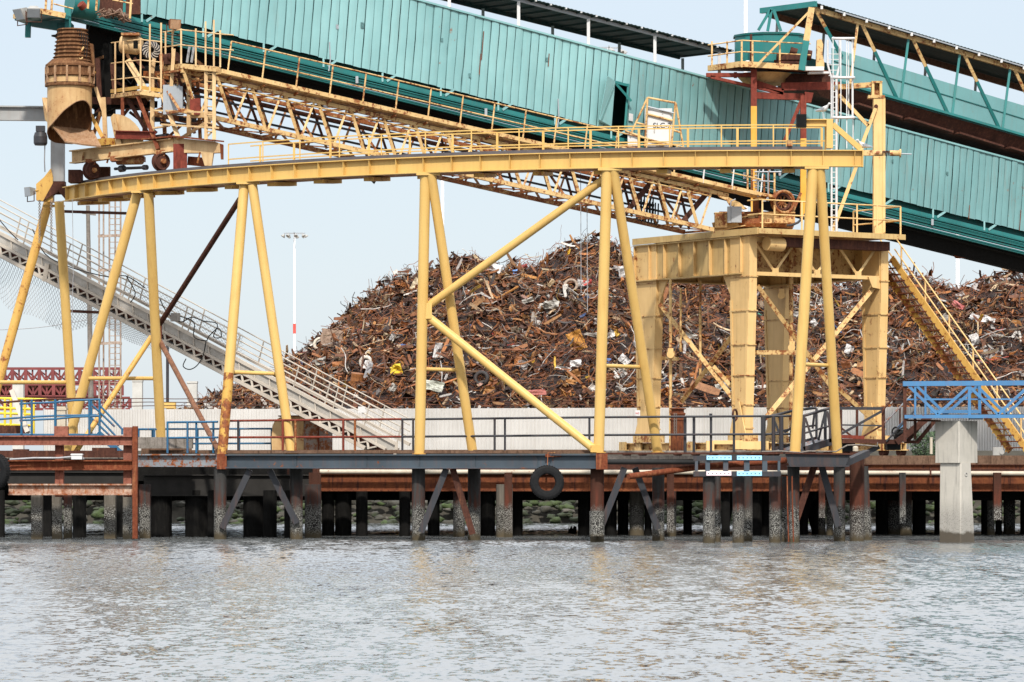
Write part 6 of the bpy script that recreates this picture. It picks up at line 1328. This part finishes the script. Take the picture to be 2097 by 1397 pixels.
# bogies on their rail
for (p, q) in ((TW(-.6, .28, 0), TW(LL + 1.2, .28, 0)), (TW(-.6, LR - .42, 0), TW(LL + .9, LR - .42, 0))):
    bg_ = tq2('bogie_beam', MB().ibeam(p + Z * (LEGB - .16), q + Z * (LEGB - .16), .3, .3, .04, .04), 'tower_rusty')
    for t in (.03, .14, .38, .5, .62, .86, .97):
        c = p.lerp(q, t); build('bogie_wheel', MB().rod(c + Z * (LEGB - .36) - dr_ * .14, c + Z * (LEGB - .36) + dr_ * .14, .15, 14), M['rust_dark'], bg_); build('wheel_guard', MB().box(c + Z * (LEGB - .14) - dr_ * .2, (.42, .1, .34), (dl, dr_, Z)), M['tower_rusty'], bg_)
tq2('gear_case', MB().box(W(1454, 915, 139), (16 * 139 / F, .5, 24 * 139 / F)).box(W(1532, 912, 139), (60 * 139 / F, .5, 16 * 139 / F)).box(W(1490, 906, 139.2), (60 * 139 / F, .4, 8 * 139 / F)), 'tower'); tq2('hand_wheel', MB().torus(W(1505, 850, 139.4), (1, -.5, 0), .2, .04, 18, 6), 'rust_dark')
# guard rail on the deck
gpts = [TW(.15, .1, ZTB), TW(.15, LR - .1, ZTB), TW(3.2, LR - .1, ZTB)]
for h in (.55, 1.08): tq2('guard_rail', MB().tube([TW(.9, .15, ZTB) + Z * h, TW(.15, .15, ZTB) + Z * h] + [p + Z * h for p in gpts], .028, 6), 'tower')
for v in (.3, 2.2, 3.4, 4.9, 5.9, LR - .1): tq2('guard_post', MB().beam(TW(.15, v, ZTB), TW(.15, v, ZTB + 1.08), .06, .06, (0, 1, 0)), 'tower')
for u in (1.5, 3.2): tq2('guard_post', MB().beam(TW(u, LR - .1, ZTB), TW(u, LR - .1, ZTB + 1.08), .06, .06, (0, 1, 0)), 'tower')

# ------------------------------------------------------------------ column with arm, standing on the tower deck
cy = 144.6; kcy = cy / F
def U(px, py, d=0): return W(px, py, cy + d)
cl = thing('tall_column', 'tall pale yellow box column with top arm rising from the tower deck', 'column', U(1800, 480))
build('shaft', MB().beam(U(1800, 484), U(1800, 202), 24 * kcy, .42, (0, 1, 0)), M['tower'], cl); build('shaft_flange', MB().beam(U(1810.5, 484, -.235), U(1810.5, 202, -.235), 5 * kcy, .05, (0, 1, 0)), M['tower'], cl)
build('collar', MB().box(U(1794, 199), (34 * kcy, .5, 6 * kcy)), M['tower_rusty'], cl)
for px in (1787, 1803): build('head_cheek', MB().box(U(px, 182), (5 * kcy, .4, 28 * kcy)), M['tower'], cl)
build('head_cap', MB().box(U(1795, 169), (22 * kcy, .44, 4 * kcy)).box(U(1795, 184, .1), (10 * kcy, .1, 24 * kcy)), M['tower_rusty'], cl)
build('arm', MB().beam(U(1708, 179), U(1784, 174), .26, 10 * kcy), M['tower_rusty'], cl); build('pin', MB().rod(U(1794, 218, -.24), U(1794, 218, -.32), .08, 10), M['rust_dark'], cl)
for a, b_, w in (((1718, 194), (1778, 258), 7), ((1793, 222), (1763, 302), 7), ((1752, 345), (1704, 476), 7), ((1765, 302), (1752, 345), 7)): build('brace', MB().beam(U(*a, -.3), U(*b_, -.3), w * kcy, .12, (0, 1, 0)), M['tower'], cl)
# caged ladder
ly = 144.0; kl = ly / F
def Lp(px, py, d=0): return W(px, py, ly + d)
cd = thing('caged_ladder', 'white caged ladder rising from the tower deck to the tank platform', 'ladder', Lp(1708, 478))
build('stile', MB().tube([Lp(1703, 480), Lp(1703, 160), Lp(1695, 132), Lp(1695, 82)], .04, 6), M['white'], cd); build('stile', MB().tube([Lp(1713, 480), Lp(1713, 160), Lp(1720, 132), Lp(1720, 82)], .05, 6), M['white'], cd)
build('rust_stile', MB().rod(Lp(1714, 250, .1), Lp(1714, 168, .1), .065, 6), M['tan2'], cd)
for i in range(34): y = 474 - 11 * i; build('rung', MB().rod(Lp(1703 if y > 160 else 1697, y), Lp(1713 if y > 160 else 1719, y), .016, 5), M['white'], cd)
def hoop(y): 
    pts = [Lp(1705, y, 0)] + [Lp(1705 + 22 + 22 * math.cos(a), y - 1, -.05 + .42 * math.sin(a)) for a in [math.pi - i * math.pi * 2 / 16 for i in range(1, 17)]]
    build('cage_hoop', MB().tube(pts, .05, 6), M['white'], cd)
for y in (80, 160, 242): hoop(y)
for px, d in ((1722, -.45), (1734, -.4), (1745, -.2), (1747, .1), (1738, .35), (1706, -.25)): build('cage_bar', MB().beam(Lp(px, 244, d), Lp(px, 78, d), .035, .012, (0, 1, 0)), M['white'], cd)
for px, d in ((1734, -.4), (1747, .0)): build('cage_bar', MB().beam(Lp(px, 304, d), Lp(px, 244, d), .035, .012, (0, 1, 0)), M['white'], cd)

# ------------------------------------------------------------------ yellow stairway
st = thing('yellow_stairway', 'steep rusty yellow stairway descending right from the tower deck', 'stairway', (wx(1960, 143), 143, 2.9))
def X(px, py, off=0): Y = lerp(145.5, 141.0, (px - 1827) / 270.0); return W(px, py, Y) + V((-.45, .75, 0)).normalized() * off
m_s = 1.42
def sl_(px): return 530 + (px - 1827) * m_s
SWD = 1.0
for off, mt in ((0, 'yellow_rusty'), (SWD, 'yellow_bad')): build('stringer', MB().beam(X(1826, sl_(1826), off), X(2104, sl_(2104), off), .06, .26), M[mt], st)
n = 31
for i in range(n):
    px = lerp(1830, 2098, i / (n - 1)); a, b_ = X(px, sl_(px) + 2, .03), X(px, sl_(px) + 2, SWD - .03)
    build('tread', MB().beam(a, b_, .24, .045), M['rust_orange'], st)
    build('tread_bracket', MB().prism([b_ + V((-.1, 0, 0)), b_ + V((.13, 0, 0)), b_ + V((-.1, 0, -.17))], (0, .03, 0)), M['yellow_bad'], st)
for off in (0, SWD):
    for h in (.5, .98): build('handrail', MB().rod(X(1832, sl_(1832), off) + Z * h, X(2104, sl_(2104), off) + Z * h, .03, 6), M['tower'], st)
    for i in range(6): px = 1846 + 49 * i; build('handrail_post', MB().rod(X(px, sl_(px), off), X(px, sl_(px), off) + Z * .98, .035, 6), M['tower'], st)

# ------------------------------------------------------------------ blue footbridge on its concrete pier
BY = 118.0; kb = BY / F
def O(px, py, d=0): return W(px, py, BY + d)
fb = thing('blue_footbridge', 'bright blue steel truss footbridge running out of view at the right', 'footbridge', O(1990, 850))
for d in (0, 1.35):
    build('top_chord', MB().beam(O(1849, 786, d), O(2300, 783, d), .14, 10 * kb if d == 0 else 8 * kb), M['blue'], fb)
    build('bottom_chord', MB().beam(O(1852, 853.5, d), O(2300, 852, d), .14, 7 * kb), M['blue'], fb)
    build('mid_rail', MB().beam(O(1858, 818, d + .06), O(2300, 817, d + .06), .04, 3.2 * kb), M['blue'], fb)
    o = 0 if d == 0 else 21
    xs_ = [1861, 1920, 1984, 2044, 2106, 2166, 2228]
    for i in range(6):
        a, b_ = (xs_[i], 791), (xs_[i + 1], 849)
        if i % 2: a, b_ = (xs_[i], 849), (xs_[i + 1], 791)
        build('diagonal', MB().beam(O(a[0] + o * .8, a[1], d), O(b_[0] + o * .8, b_[1], d), .085, .085, (0, 1, 0)), M['blue'], fb)
    for px in (1874, 1985, 2106, 2228): build('upright', MB().beam(O(px + o, 850, d), O(px + o, 788, d), (6 if px > 1900 else 4) * kb, .09, (0, 1, 0)), M['blue'], fb)
build('end_post', MB().beam(O(1853, 905, .05), O(1853, 790, .05), 6.5 * kb, .12, (0, 1, 0)), M['rust_dark'], fb); build('end_post', MB().beam(O(1874, 900, 1.3), O(1874, 850, 1.3), 5 * kb, .1, (0, 1, 0)), M['rust_dark'], fb)
build('deck', MB().prism([O(1850, 849, .08), O(2300, 847, .08), O(2300, 847, 1.27), O(1850, 849, 1.27)], (0, 0, -.05)), M['steelblue'], fb); build('kick_plate', MB().beam(O(1905, 843, 1.25), O(2008, 843, 1.25), .03, 7 * kb), M['blue'], fb)
build('bearing', MB().beam(O(1985, 858, .1), O(2012, 858, .1), .3, 3 * kb), M['steelblue'], fb)
build('underbeam', MB().beam(O(1855, 861, .7), O(1925, 862, .7), .5, .05), M['rust_dark'], fb)
pp = thing('concrete_pier', 'square pale concrete pier post with wide cap under the blue footbridge', 'pier', W(1965, 1105, 119))
q0 = V((wx(1964, 118), 118, 0)); ea = V((-.70, .74, 0)).normalized(); eb_ = V((.66, .75, 0)).normalized()
def PQ(a, b_, z): return q0 + ea * a + eb_ * b_ + Z * z
ca_, cb_ = .98, 1.03
zc0, zc1 = wz(948, 118), wz(862, 118)
def bevel_box(mb, a0, a1, b0, b1, z0, z1, a2=None, b2=None, c=.03):
    ch = lambda A0, A1, B0, B1: [(A0 + c, B0), (A1 - c, B0), (A1, B0 + c), (A1, B1 - c), (A1 - c, B1), (A0 + c, B1), (A0, B1 - c), (A0, B0 + c)]
    P = [PQ(a, b_, z0) for a, b_ in ch(*(a2 or (a0, a1)), *(b2 or (b0, b1)))] + [PQ(a, b_, z1) for a, b_ in ch(a0, a1, b0, b1)]
    mb.add(P, [tuple(range(8))[::-1], tuple(range(8, 16))] + [(i, (i + 1) % 8, 8 + (i + 1) % 8, 8 + i) for i in range(8)])
mb = MB(); bevel_box(mb, 0, ca_, 0, cb_, zc0, zc1); build('pier_cap', mb, M['concrete'], pp)
mb = MB(); bevel_box(mb, -.02, ca_ - .14, .08, cb_ - .40, -1.2, zc0, (-.04, ca_ - .14), (.02, cb_ - .12)); build('pier_shaft', mb, M['concrete'], pp)
build('drain_eye', MB().torus(PQ(-.03, .34, wz(972, 118)), -ea, .05, .015, 14, 6), M['lamp'], pp)

# ------------------------------------------------------------------ dark access ramp and landing by the right leg
ry = 122.0; kr = ry / F
def E(px, py, d=0): return W(px, py, ry + d)
ra = thing('access_ramp', 'dark steel railed access ramp and landing behind the right gantry legs', 'ramp', E(1700, 910))
def eq(n, mb, m='darksteel'): return build(n, mb, M[m], ra)
for d, pts in ((0, [(1645, 852), (1700, 836)]), (1.5, [(1560, 857), (1625, 841), (1672, 835)])):
    eq('ramp_rail', MB().tube([E(x, y, d) for x, y in pts], .045, 8), 'darksteel'); eq('ramp_rail', MB().tube([E(x, y + 36, d) for x, y in pts], .032, 8), 'darksteel')
eq('ramp_side', MB().beam(E(1646, 922, 0), E(1705, 904, 0), .1, 14 * kr), 'darksteel'); eq('ramp_side', MB().beam(E(1586, 922, 1.5), E(1672, 900, 1.5), .1, 12 * kr)); 
eq('ramp_floor', MB().prism([E(1590, 922, 1.4), E(1648, 920, .05), E(1705, 902, .05), E(1672, 899, 1.4)], (0, 0, -.05)), 'steelgrey')
for x, y0, y1, d, w in ((1645, 850, 922, 0, 8), (1701, 836, 906, 0, 7), (1563, 856, 925, .6, 9), (1584, 856, 920, .6, 7), (1600, 850, 918, 1.2, 8), (1672, 836, 900, 1.5, 5), (1690, 840, 904, .7, 6)): eq('ramp_post', MB().beam(E(x, y1, d), E(x, y0, d), w * kr, .1, (0, 1, 0)), 'darksteel' if x != 1600 else 'rust_dark')
for a, b_, d in (((1649, 856), (1668, 912), 0), ((1690, 842), (1676, 902), .7), ((1694, 842), (1703, 900), 0), ((1586, 862), (1598, 892), .6), ((1606, 886), (1625, 874), 1), ((1664, 878), (1668, 845), 1.4), ((1618, 905), (1622, 862), 1.2)): eq('ramp_brace', MB().beam(E(*a, d), E(*b_, d), 4.5 * kr, .07, (0, 1, 0)))
for d, mt in ((0, 'darksteel'), (1.3, 'rust_dark')):
    eq('landing_rail', MB().beam(E(1700, 836, d), E(1812, 837, d), .08, 6 * kr), mt); eq('landing_rail', MB().beam(E(1702, 870, d), E(1810, 872, d), .05, 3 * kr), mt)
for x, d, w in ((1809, 0, 7), (1755, 1.3, 5), (1843, 1.3, 3.5), (1722, 1.3, 5)): eq('landing_post', MB().beam(E(x, 905, d), E(x, 836, d), w * kr, .09, (0, 1, 0)), 'rust_dark')
eq('landing_brace', MB().beam(E(1722, 889, 0), E(1808, 841, 0), .08, .08, (0, 1, 0))); eq('landing_brace', MB().beam(E(1722, 876, 1.3), E(1752, 900, 1.3), .06, .06, (0, 1, 0)), 'rust_dark'); eq('landing_brace', MB().beam(E(1768, 894, 1.3), E(1805, 872, 1.3), .06, .06, (0, 1, 0)), 'rust_dark')
eq('landing_beam', MB().beam(E(1722, 894, 1.3), E(1770, 896, 1.3), .2, 7 * kr), 'rust_red'); eq('landing_beam', MB().beam(E(1724, 903, 0), E(1842, 905, 0), .3, 9 * kr), 'rust_dark'); eq('landing_floor', MB().prism([E(1722, 899, 0), E(1842, 901, 0), E(1842, 901, 1.4), E(1722, 899, 1.4)], (0, 0, -.05)), 'rust_dark')
eq('landing_support', MB().box(E(1736, 916, .4), (28 * kr, .5, 18 * kr)), 'cable'); eq('landing_support', MB().box(E(1829, 914, .5), (28 * kr, .6, 16 * kr)), 'cable'); eq('landing_strut', MB().beam(E(1763, 934, .2), E(1800, 914, .2), .16, .16, (0, 1, 0)), 'darksteel')
eq('drain_elbow', MB().lathe([(0, 0), (.09, 0), (.09, .12), (.06, .16), (0, .16)], E(1752, 924, -.6), Z, 12), 'whitepipe')
sd = thing('access_stair', 'dark narrow stair rising from the landing to the blue footbridge', 'stair', E(1850, 905))
for d in (-.2, .9):
    build('stringer', MB().beam(E(1836, 906, d), E(1905, 852, d), .07, .2), M['rust_dark'], sd)
    build('stair_rail', MB().rod(E(1808, 840, d), E(1852, 789, d), .03, 6), M['rust_dark'], sd); build('stair_rail', MB().rod(E(1812, 866, d), E(1866, 810, d), .03, 6), M['steelgrey'], sd); build('stair_rail', MB().rod(E(1815, 904, d), E(1872, 842, d), .03, 6), M['darksteel'], sd)
for i in range(8): t = i / 7; build('tread', MB().box(E(lerp(1840, 1900, t), lerp(900, 855, t), .35), (.22, 1.1, .04)), M['steelgrey'], sd)
build('under_strut', MB().beam(E(1856, 906, .2), E(1895, 860, .2), .12, .12, (0, 1, 0)).beam(E(1878, 906, .4), E(1914, 862, .4), .12, .12, (0, 1, 0)).beam(E(1852, 905, .3), E(1880, 905, .3), .14, .1), M['rust_dark'], sd)
build('side_plate', MB().prism([E(1836, 876, .5), E(1850, 862, .5), E(1850, 872, .5), E(1840, 880, .5)], (0, .05, 0)), M['blue'], sd)
hs = thing('hose_pile', 'tangle of dark hoses on the landing beside the footbridge post', 'hoses', E(1845, 898, .4)); mb = MB(); rr = random.Random(9)
for i in range(10):
    c = E(rr.uniform(1834, 1850), rr.uniform(884, 898), rr.uniform(0, .8)); mb.torus(c, (rr.uniform(-1, 1), rr.uniform(-1, 1), rr.uniform(-1, 1)), rr.uniform(.08, .16), .03, 14, 6)
build('coils', mb, M['cable'], hs)

# ------------------------------------------------------------------ aluminium gangway on the left
def aY(px): return 1 / lerp(1 / 141.0, 1 / 134.0, px / 813.0)
gw = thing('gangway', 'long weathered aluminium gangway sloping down behind the left gantry legs', 'gangway', W(760, 915, aY(760)))
def A_(px, py, off=0): return W(px, py, aY(px)) + V((.35, .94, 0)) * off
gt = lambda p: 474 + p * .5325
gb = lambda p: 526 + p * .528
GW = 1.2
def aq(n, mb, m='alu'): return build(n, mb, M[m] if isinstance(m, str) else m, gw)
P0, P1_ = -40, 813; PB = 748
for off in (0, GW):
    aq('top_chord', MB().beam(A_(P0, gt(P0) + 3, off), A_(P1_, gt(P1_) + 3, off), .1, .12)); aq('mid_chord', MB().beam(A_(P0, gt(P0) + 27, off), A_(790, gt(790) + 25, off), .1, .09)); aq('bottom_chord', MB().beam(A_(P0, gb(P0) - 3, off), A_(PB, gb(PB) - 3, off), .12, .12))
    n = 41
    for i in range(n):
        a, b_ = lerp(P0, 772, i / n), lerp(P0, 772, (i + 1) / n); m_ = (a + b_) / 2
        aq('lattice', MB().beam(A_(a, gt(a) + 29, off), A_(a + 3, gb(a + 3) - 5, off), .075, .05, (0, 1, 0)).beam(A_(a, gb(a) - 5, off), A_(b_, gt(b_) + 29, off), .055, .05, (0, 1, 0)))
pnl = MB()
pnl.prism([A_(P0, gt(P0) + 6, .03), A_(P1_ - 4, gt(P1_ - 4) + 6, .03), A_(P1_ - 10, gt(P1_ - 10) + 25, .03), A_(P0, gt(P0) + 25, .03)], (0, .02, 0)); aq('side_panel', pnl, paint('panel_alu', (.40, .375, .34), (.29, .27, .24), .3, 3.0, .35, rc=(.2, .17, .14), rc2=(.36, .31, .26)))
n = 27
for i in range(n): a = lerp(P0, 800, i / n); aq('panel_rib', MB().beam(A_(a, gt(a) + 4, .0), A_(a + 2, gt(a + 2) + 26, .0), .04, .03, (0, 1, 0)))
aq('dark_tread_deck', MB().prism([A_(P0, gt(P0) + 33, .1), A_(785, gt(785) + 31, .1), A_(785, gt(785) + 31, GW - .1), A_(P0, gt(P0) + 33, GW - .1)], (0, 0, -.12)), 'rust_dark')
aq('underside', MB().prism([A_(P0, gb(P0) + 1, .1), A_(PB, gb(PB) + 1, .1), A_(PB, gb(PB) + 1, GW), A_(P0, gb(P0) + 1, GW)], (0, 0, -.04)), 'alu_dark')
aq('joint_plate', MB().beam(A_(98, gt(98) + 14, -.05), A_(92, gb(92) + 2, -.05), .16, .1, (0, 1, 0)), 'alu'); aq('end_plate', MB().beam(A_(813, gt(813), .0), A_(808, gt(808) + 30, .0), .1, .1, (0, 1, 0)), 'alu')
for off in (0, GW):
    for h in (52, 39, 25, 12): aq('handrail', MB().rod(A_(-40, gt(-40) - h, off), A_(813, gt(813) - h * .95, off), .022, 6))
    for px in ((30, 47, 118, 132, 250, 262, 372, 384, 480, 600, 664, 681, 745, 812) if off == 0 else (40, 126, 256, 378, 500, 610, 672, 750)): aq('handrail_post', MB().rod(A_(px, gt(px) + 4, off), A_(px + 12, gt(px + 12) - 50, off), .026, 6))
gl = MB(); gl.box(A_(362, 650, -.1), (.32, .3, .3)); 
for i in range(4): gl.box(A_(355 + 5 * i, 650, -.27), (.02, .03, .3))
tag(build('cage_lamp', gl, M['alu_dark'], None, A_(362, 650)), 'small caged lamp fixed on the gangway rail', 'lamp'); 
b = MB(); b.box(A_(742, gt(742) - 30, -.05), (.26, .04, .22)); tag(build('gangway_sign', b, M['white'], None, A_(742, gt(742) - 30)), 'small blank white sign on the lower gangway handrail', 'sign')
# safety net hung under the gangway
nt2 = MB(); rr = random.Random(2)
def npt(u, v):   # u along px -20..345, v 0 top .. 1 bottom
    px = -20 + 365 * u; sag = (70 + 26 * math.sin(u * 7) ) * (1 - u ** 3 * .85); return A_(px, gb(px) + 2 + sag * v * (1 + .12 * math.sin(u * 19)), .25 + .3 * math.sin(u * 9 + v * 3) * v)
for i in range(-14, 76):
    for sgn in (1, -1):
        pts = []
        for j in range(9):
            u = (i + sgn * j * .9) / 62.0; v = j / 8
            if 0 <= u <= 1: pts.append(npt(u, v))
        if len(pts) > 1: nt2.tube(pts, .0075, 3, False)
tag(build('safety_net', nt2, M['wire'], None, A_(150, gb(150))), 'sagging wire mesh net hung below the gangway', 'net')
nt3 = MB()
for i in range(-8, 40):
    for sgn in (1, -1):
        pts = []
        for j in range(7):
            u = (i + sgn * j * .9) / 32.0; v = j / 6
            if 0 <= u <= 1: px = 225 + 250 * u; pts.append(A_(px, gt(px) + 2 - 44 * v, GW - .1))
        if len(pts) > 1: nt3.tube(pts, .007, 3, False)
tag(build('rail_mesh', nt3, M['wire'], None, A_(350, gt(350))), 'wire mesh stretched along the gangway handrails', 'mesh')
mb = MB()
for pts in ([(0, 448), (20, 472), (40, 492)], [(70, 470), (95, 520), (140, 545), (190, 560), (230, 568), (262, 566), (300, 590)], [(262, 566), (280, 600), (270, 620)], [(330, 612), (345, 640), (372, 660), (395, 650), (420, 658), (448, 664), (440, 690), (456, 690), (450, 672), (430, 690), (425, 698), (400, 690), (400, 660), (372, 648)], [(425, 698), (418, 730), (405, 750), (390, 757), (378, 750), (384, 735)]):
    P = [A_(x, y, -.12) for x, y in pts]; Q2 = []
    for i in range(len(P) - 1):
        for s_ in range(4):
            t = s_ / 4; p0, p1, p2, p3 = P[max(i - 1, 0)], P[i], P[i + 1], P[min(i + 2, len(P) - 1)]
            Q2.append(.5 * ((2 * p1) + (p2 - p0) * t + (2 * p0 - 5 * p1 + 4 * p2 - p3) * t * t + (3 * p1 - p0 - 3 * p2 + p3) * t ** 3))
    mb.tube(Q2 + [P[-1]], .02, 5)
tag(build('tangled_cable', mb, M['cable'], None, A_(400, 660)), 'tangled black cable draped over the gangway handrail', 'cable')

# ------------------------------------------------------------------ gulls
def gull(base, face, label, sit=False, s_=1.0):
    t = thing('gull', label, 'gull', base, 'white gulls on the gantry end'); base = V(base); f = V(face).normalized(); r = f.cross(Z).normalized()
    h = .0 if sit else .14
    # one skin from tail to beak: stations (forward, up, half width, half height)
    ST = [(-.30, .10, .012, .008), (-.24, .115, .035, .018), (-.16, .135, .06, .045), (-.06, .15, .078, .075), (.04, .17, .08, .085), (.11, .20, .062, .075), (.15, .245, .042, .05), (.17, .285, .038, .042), (.195, .315, .04, .04), (.225, .32, .032, .03), (.245, .315, .014, .013), (.28, .308, .009, .009), (.30, .298, .003, .003)]
    vs = []; n = 10; mb = MB()
    for a, u, w_, hh in ST:
        for k in range(n):
            q = 2 * math.pi * k / n; vs.append(base + f * a * s_ + Z * ((u + h - (.06 if sit else 0)) * s_ + math.sin(q) * hh * s_) + r * (math.cos(q) * w_ * s_))
    m = len(ST); mb.add(vs, [(i * n + k, i * n + (k + 1) % n, (i + 1) * n + (k + 1) % n, (i + 1) * n + k) for i in range(m - 1) for k in range(n)], True)
    if not sit:
        for sg in (-1, 1): mb.tube([base + r * .03 * sg * s_ + Z * (h + .09) * s_ - f * .02, base + r * .03 * sg * s_ + Z * .005 + f * .0, base + r * .03 * sg * s_ + Z * .004 + f * .05], .007, 5)
    build('body', mb, M['white'], t)
    for sg in (-1, 1):
        wg = MB(); o = base + Z * ((.18 + h - (.06 if sit else 0)) * s_) + r * (sg * .072 * s_)
        wg.prism([o + f * .08 * s_ + Z * .02, o - f * .02 * s_ + Z * .045, o - f * .2 * s_ - Z * .02 - r * sg * .03, o - f * .34 * s_ - Z * .05 - r * sg * .05, o - f * .16 * s_ - Z * .055, o + f * .02 * s_ - Z * .05], r * (sg * .02)); build('wing', wg, M['galv'], t)
yg = arc_px(1687).y
gull(W(1687, 243.4, yg), (.75, -.6, 0), 'white gull standing on the gantry end beam', False, 1.0)
gull(W(1776, 304.5, arc_px(1762).y) + V((-.12, 0, 0)), (-.9, -.4, 0), 'white gull sitting low at the right girder tip', True, 1.0)
# ------------------------------------------------------------------ camera, sky, sun
cam = bpy.data.cameras.new('camera'); co = bpy.data.objects.new('camera', cam); COL.objects.link(co)
cam.sensor_width = 36; cam.lens = 36 * F / 2097; cam.clip_end = 6000; cam.clip_start = .5
co.location = (0, 0, HC); co.rotation_euler = (math.radians(90), 0, 0)
cam.shift_y = (HY - 698.5) / 2097
scene.camera = co
SUN = V((.03, -.72, .69)).normalized()
el = math.asin(SUN.z); az = math.atan2(SUN.x, SUN.y)
w = bpy.data.worlds.new('World'); scene.world = w; w.use_nodes = True; nt = w.node_tree
sky = nt.nodes.new('ShaderNodeTexSky'); sky.sky_type = 'NISHITA'; sky.sun_disc = False
sky.sun_elevation = el; sky.sun_rotation = az; sky.air_density = 1.0; sky.dust_density = 1.0; sky.ozone_density = 2.0; sky.altitude = 0
bg = nt.nodes['Background']; bg.inputs['Strength'].default_value = SKY_STRENGTH
# thin high haze evens the sky out to a pale blue white
hz_ = nt.nodes.new('ShaderNodeMix'); hz_.data_type = 'RGBA'; hz_.inputs['Factor'].default_value = .72
_in = [i for i in hz_.inputs if i.type == 'RGBA']; nt.links.new(sky.outputs['Color'], _in[0]); _in[1].default_value = (6.0, 6.6, 7.3, 1)
tc = nt.nodes.new('ShaderNodeTexCoord'); sx_ = nt.nodes.new('ShaderNodeSeparateXYZ'); nt.links.new(tc.outputs['Generated'], sx_.inputs[0])
mr_ = nt.nodes.new('ShaderNodeMapRange'); mr_.interpolation_type = 'SMOOTHSTEP'; nt.links.new(sx_.outputs['Z'], mr_.inputs['Value'])
for k_, v_ in (('From Min', .10), ('From Max', .42), ('To Min', .88), ('To Max', 1.95)): mr_.inputs[k_].default_value = v_      # sky above the view brightened, an added lift for water and fill light
mr_.inputs['To Min'].default_value = 0; mr_.inputs['To Max'].default_value = 1
vm_ = nt.nodes.new('ShaderNodeVectorMath'); vm_.operation = 'SCALE'; nt.links.new([o for o in hz_.outputs if o.type == 'RGBA'][0], vm_.inputs[0]); vm_.inputs['Scale'].default_value = .88
hi_ = nt.nodes.new('ShaderNodeMix'); hi_.data_type = 'RGBA'; _in = [i for i in hi_.inputs if i.type == 'RGBA']; nt.links.new(mr_.outputs['Result'], hi_.inputs['Factor']); nt.links.new(vm_.outputs[0], _in[0]); _in[1].default_value = (12.1, 12.5, 13.1, 1)
nt.links.new([o for o in hi_.outputs if o.type == 'RGBA'][0], bg.inputs['Color'])
sl = bpy.data.lights.new('sun', 'SUN'); sl.energy = SUN_STRENGTH; sl.angle = math.radians(2.5); sl.color = (1, .95, .87)
so = bpy.data.objects.new('sun', sl); COL.objects.link(so); so.rotation_euler = SUN.to_track_quat('Z', 'Y').to_euler(); so.location = (0, 0, 60)
scene.view_settings.view_transform = 'Standard'; scene.view_settings.look = 'None'
scene.view_settings.exposure = EXPOSURE; scene.view_settings.gamma = 1
try:
    scene.cycles.max_bounces = 6; scene.cycles.diffuse_bounces = 3; scene.cycles.glossy_bounces = 3
    scene.cycles.use_denoising = True; scene.cycles.caustics_reflective = False
except Exception: pass
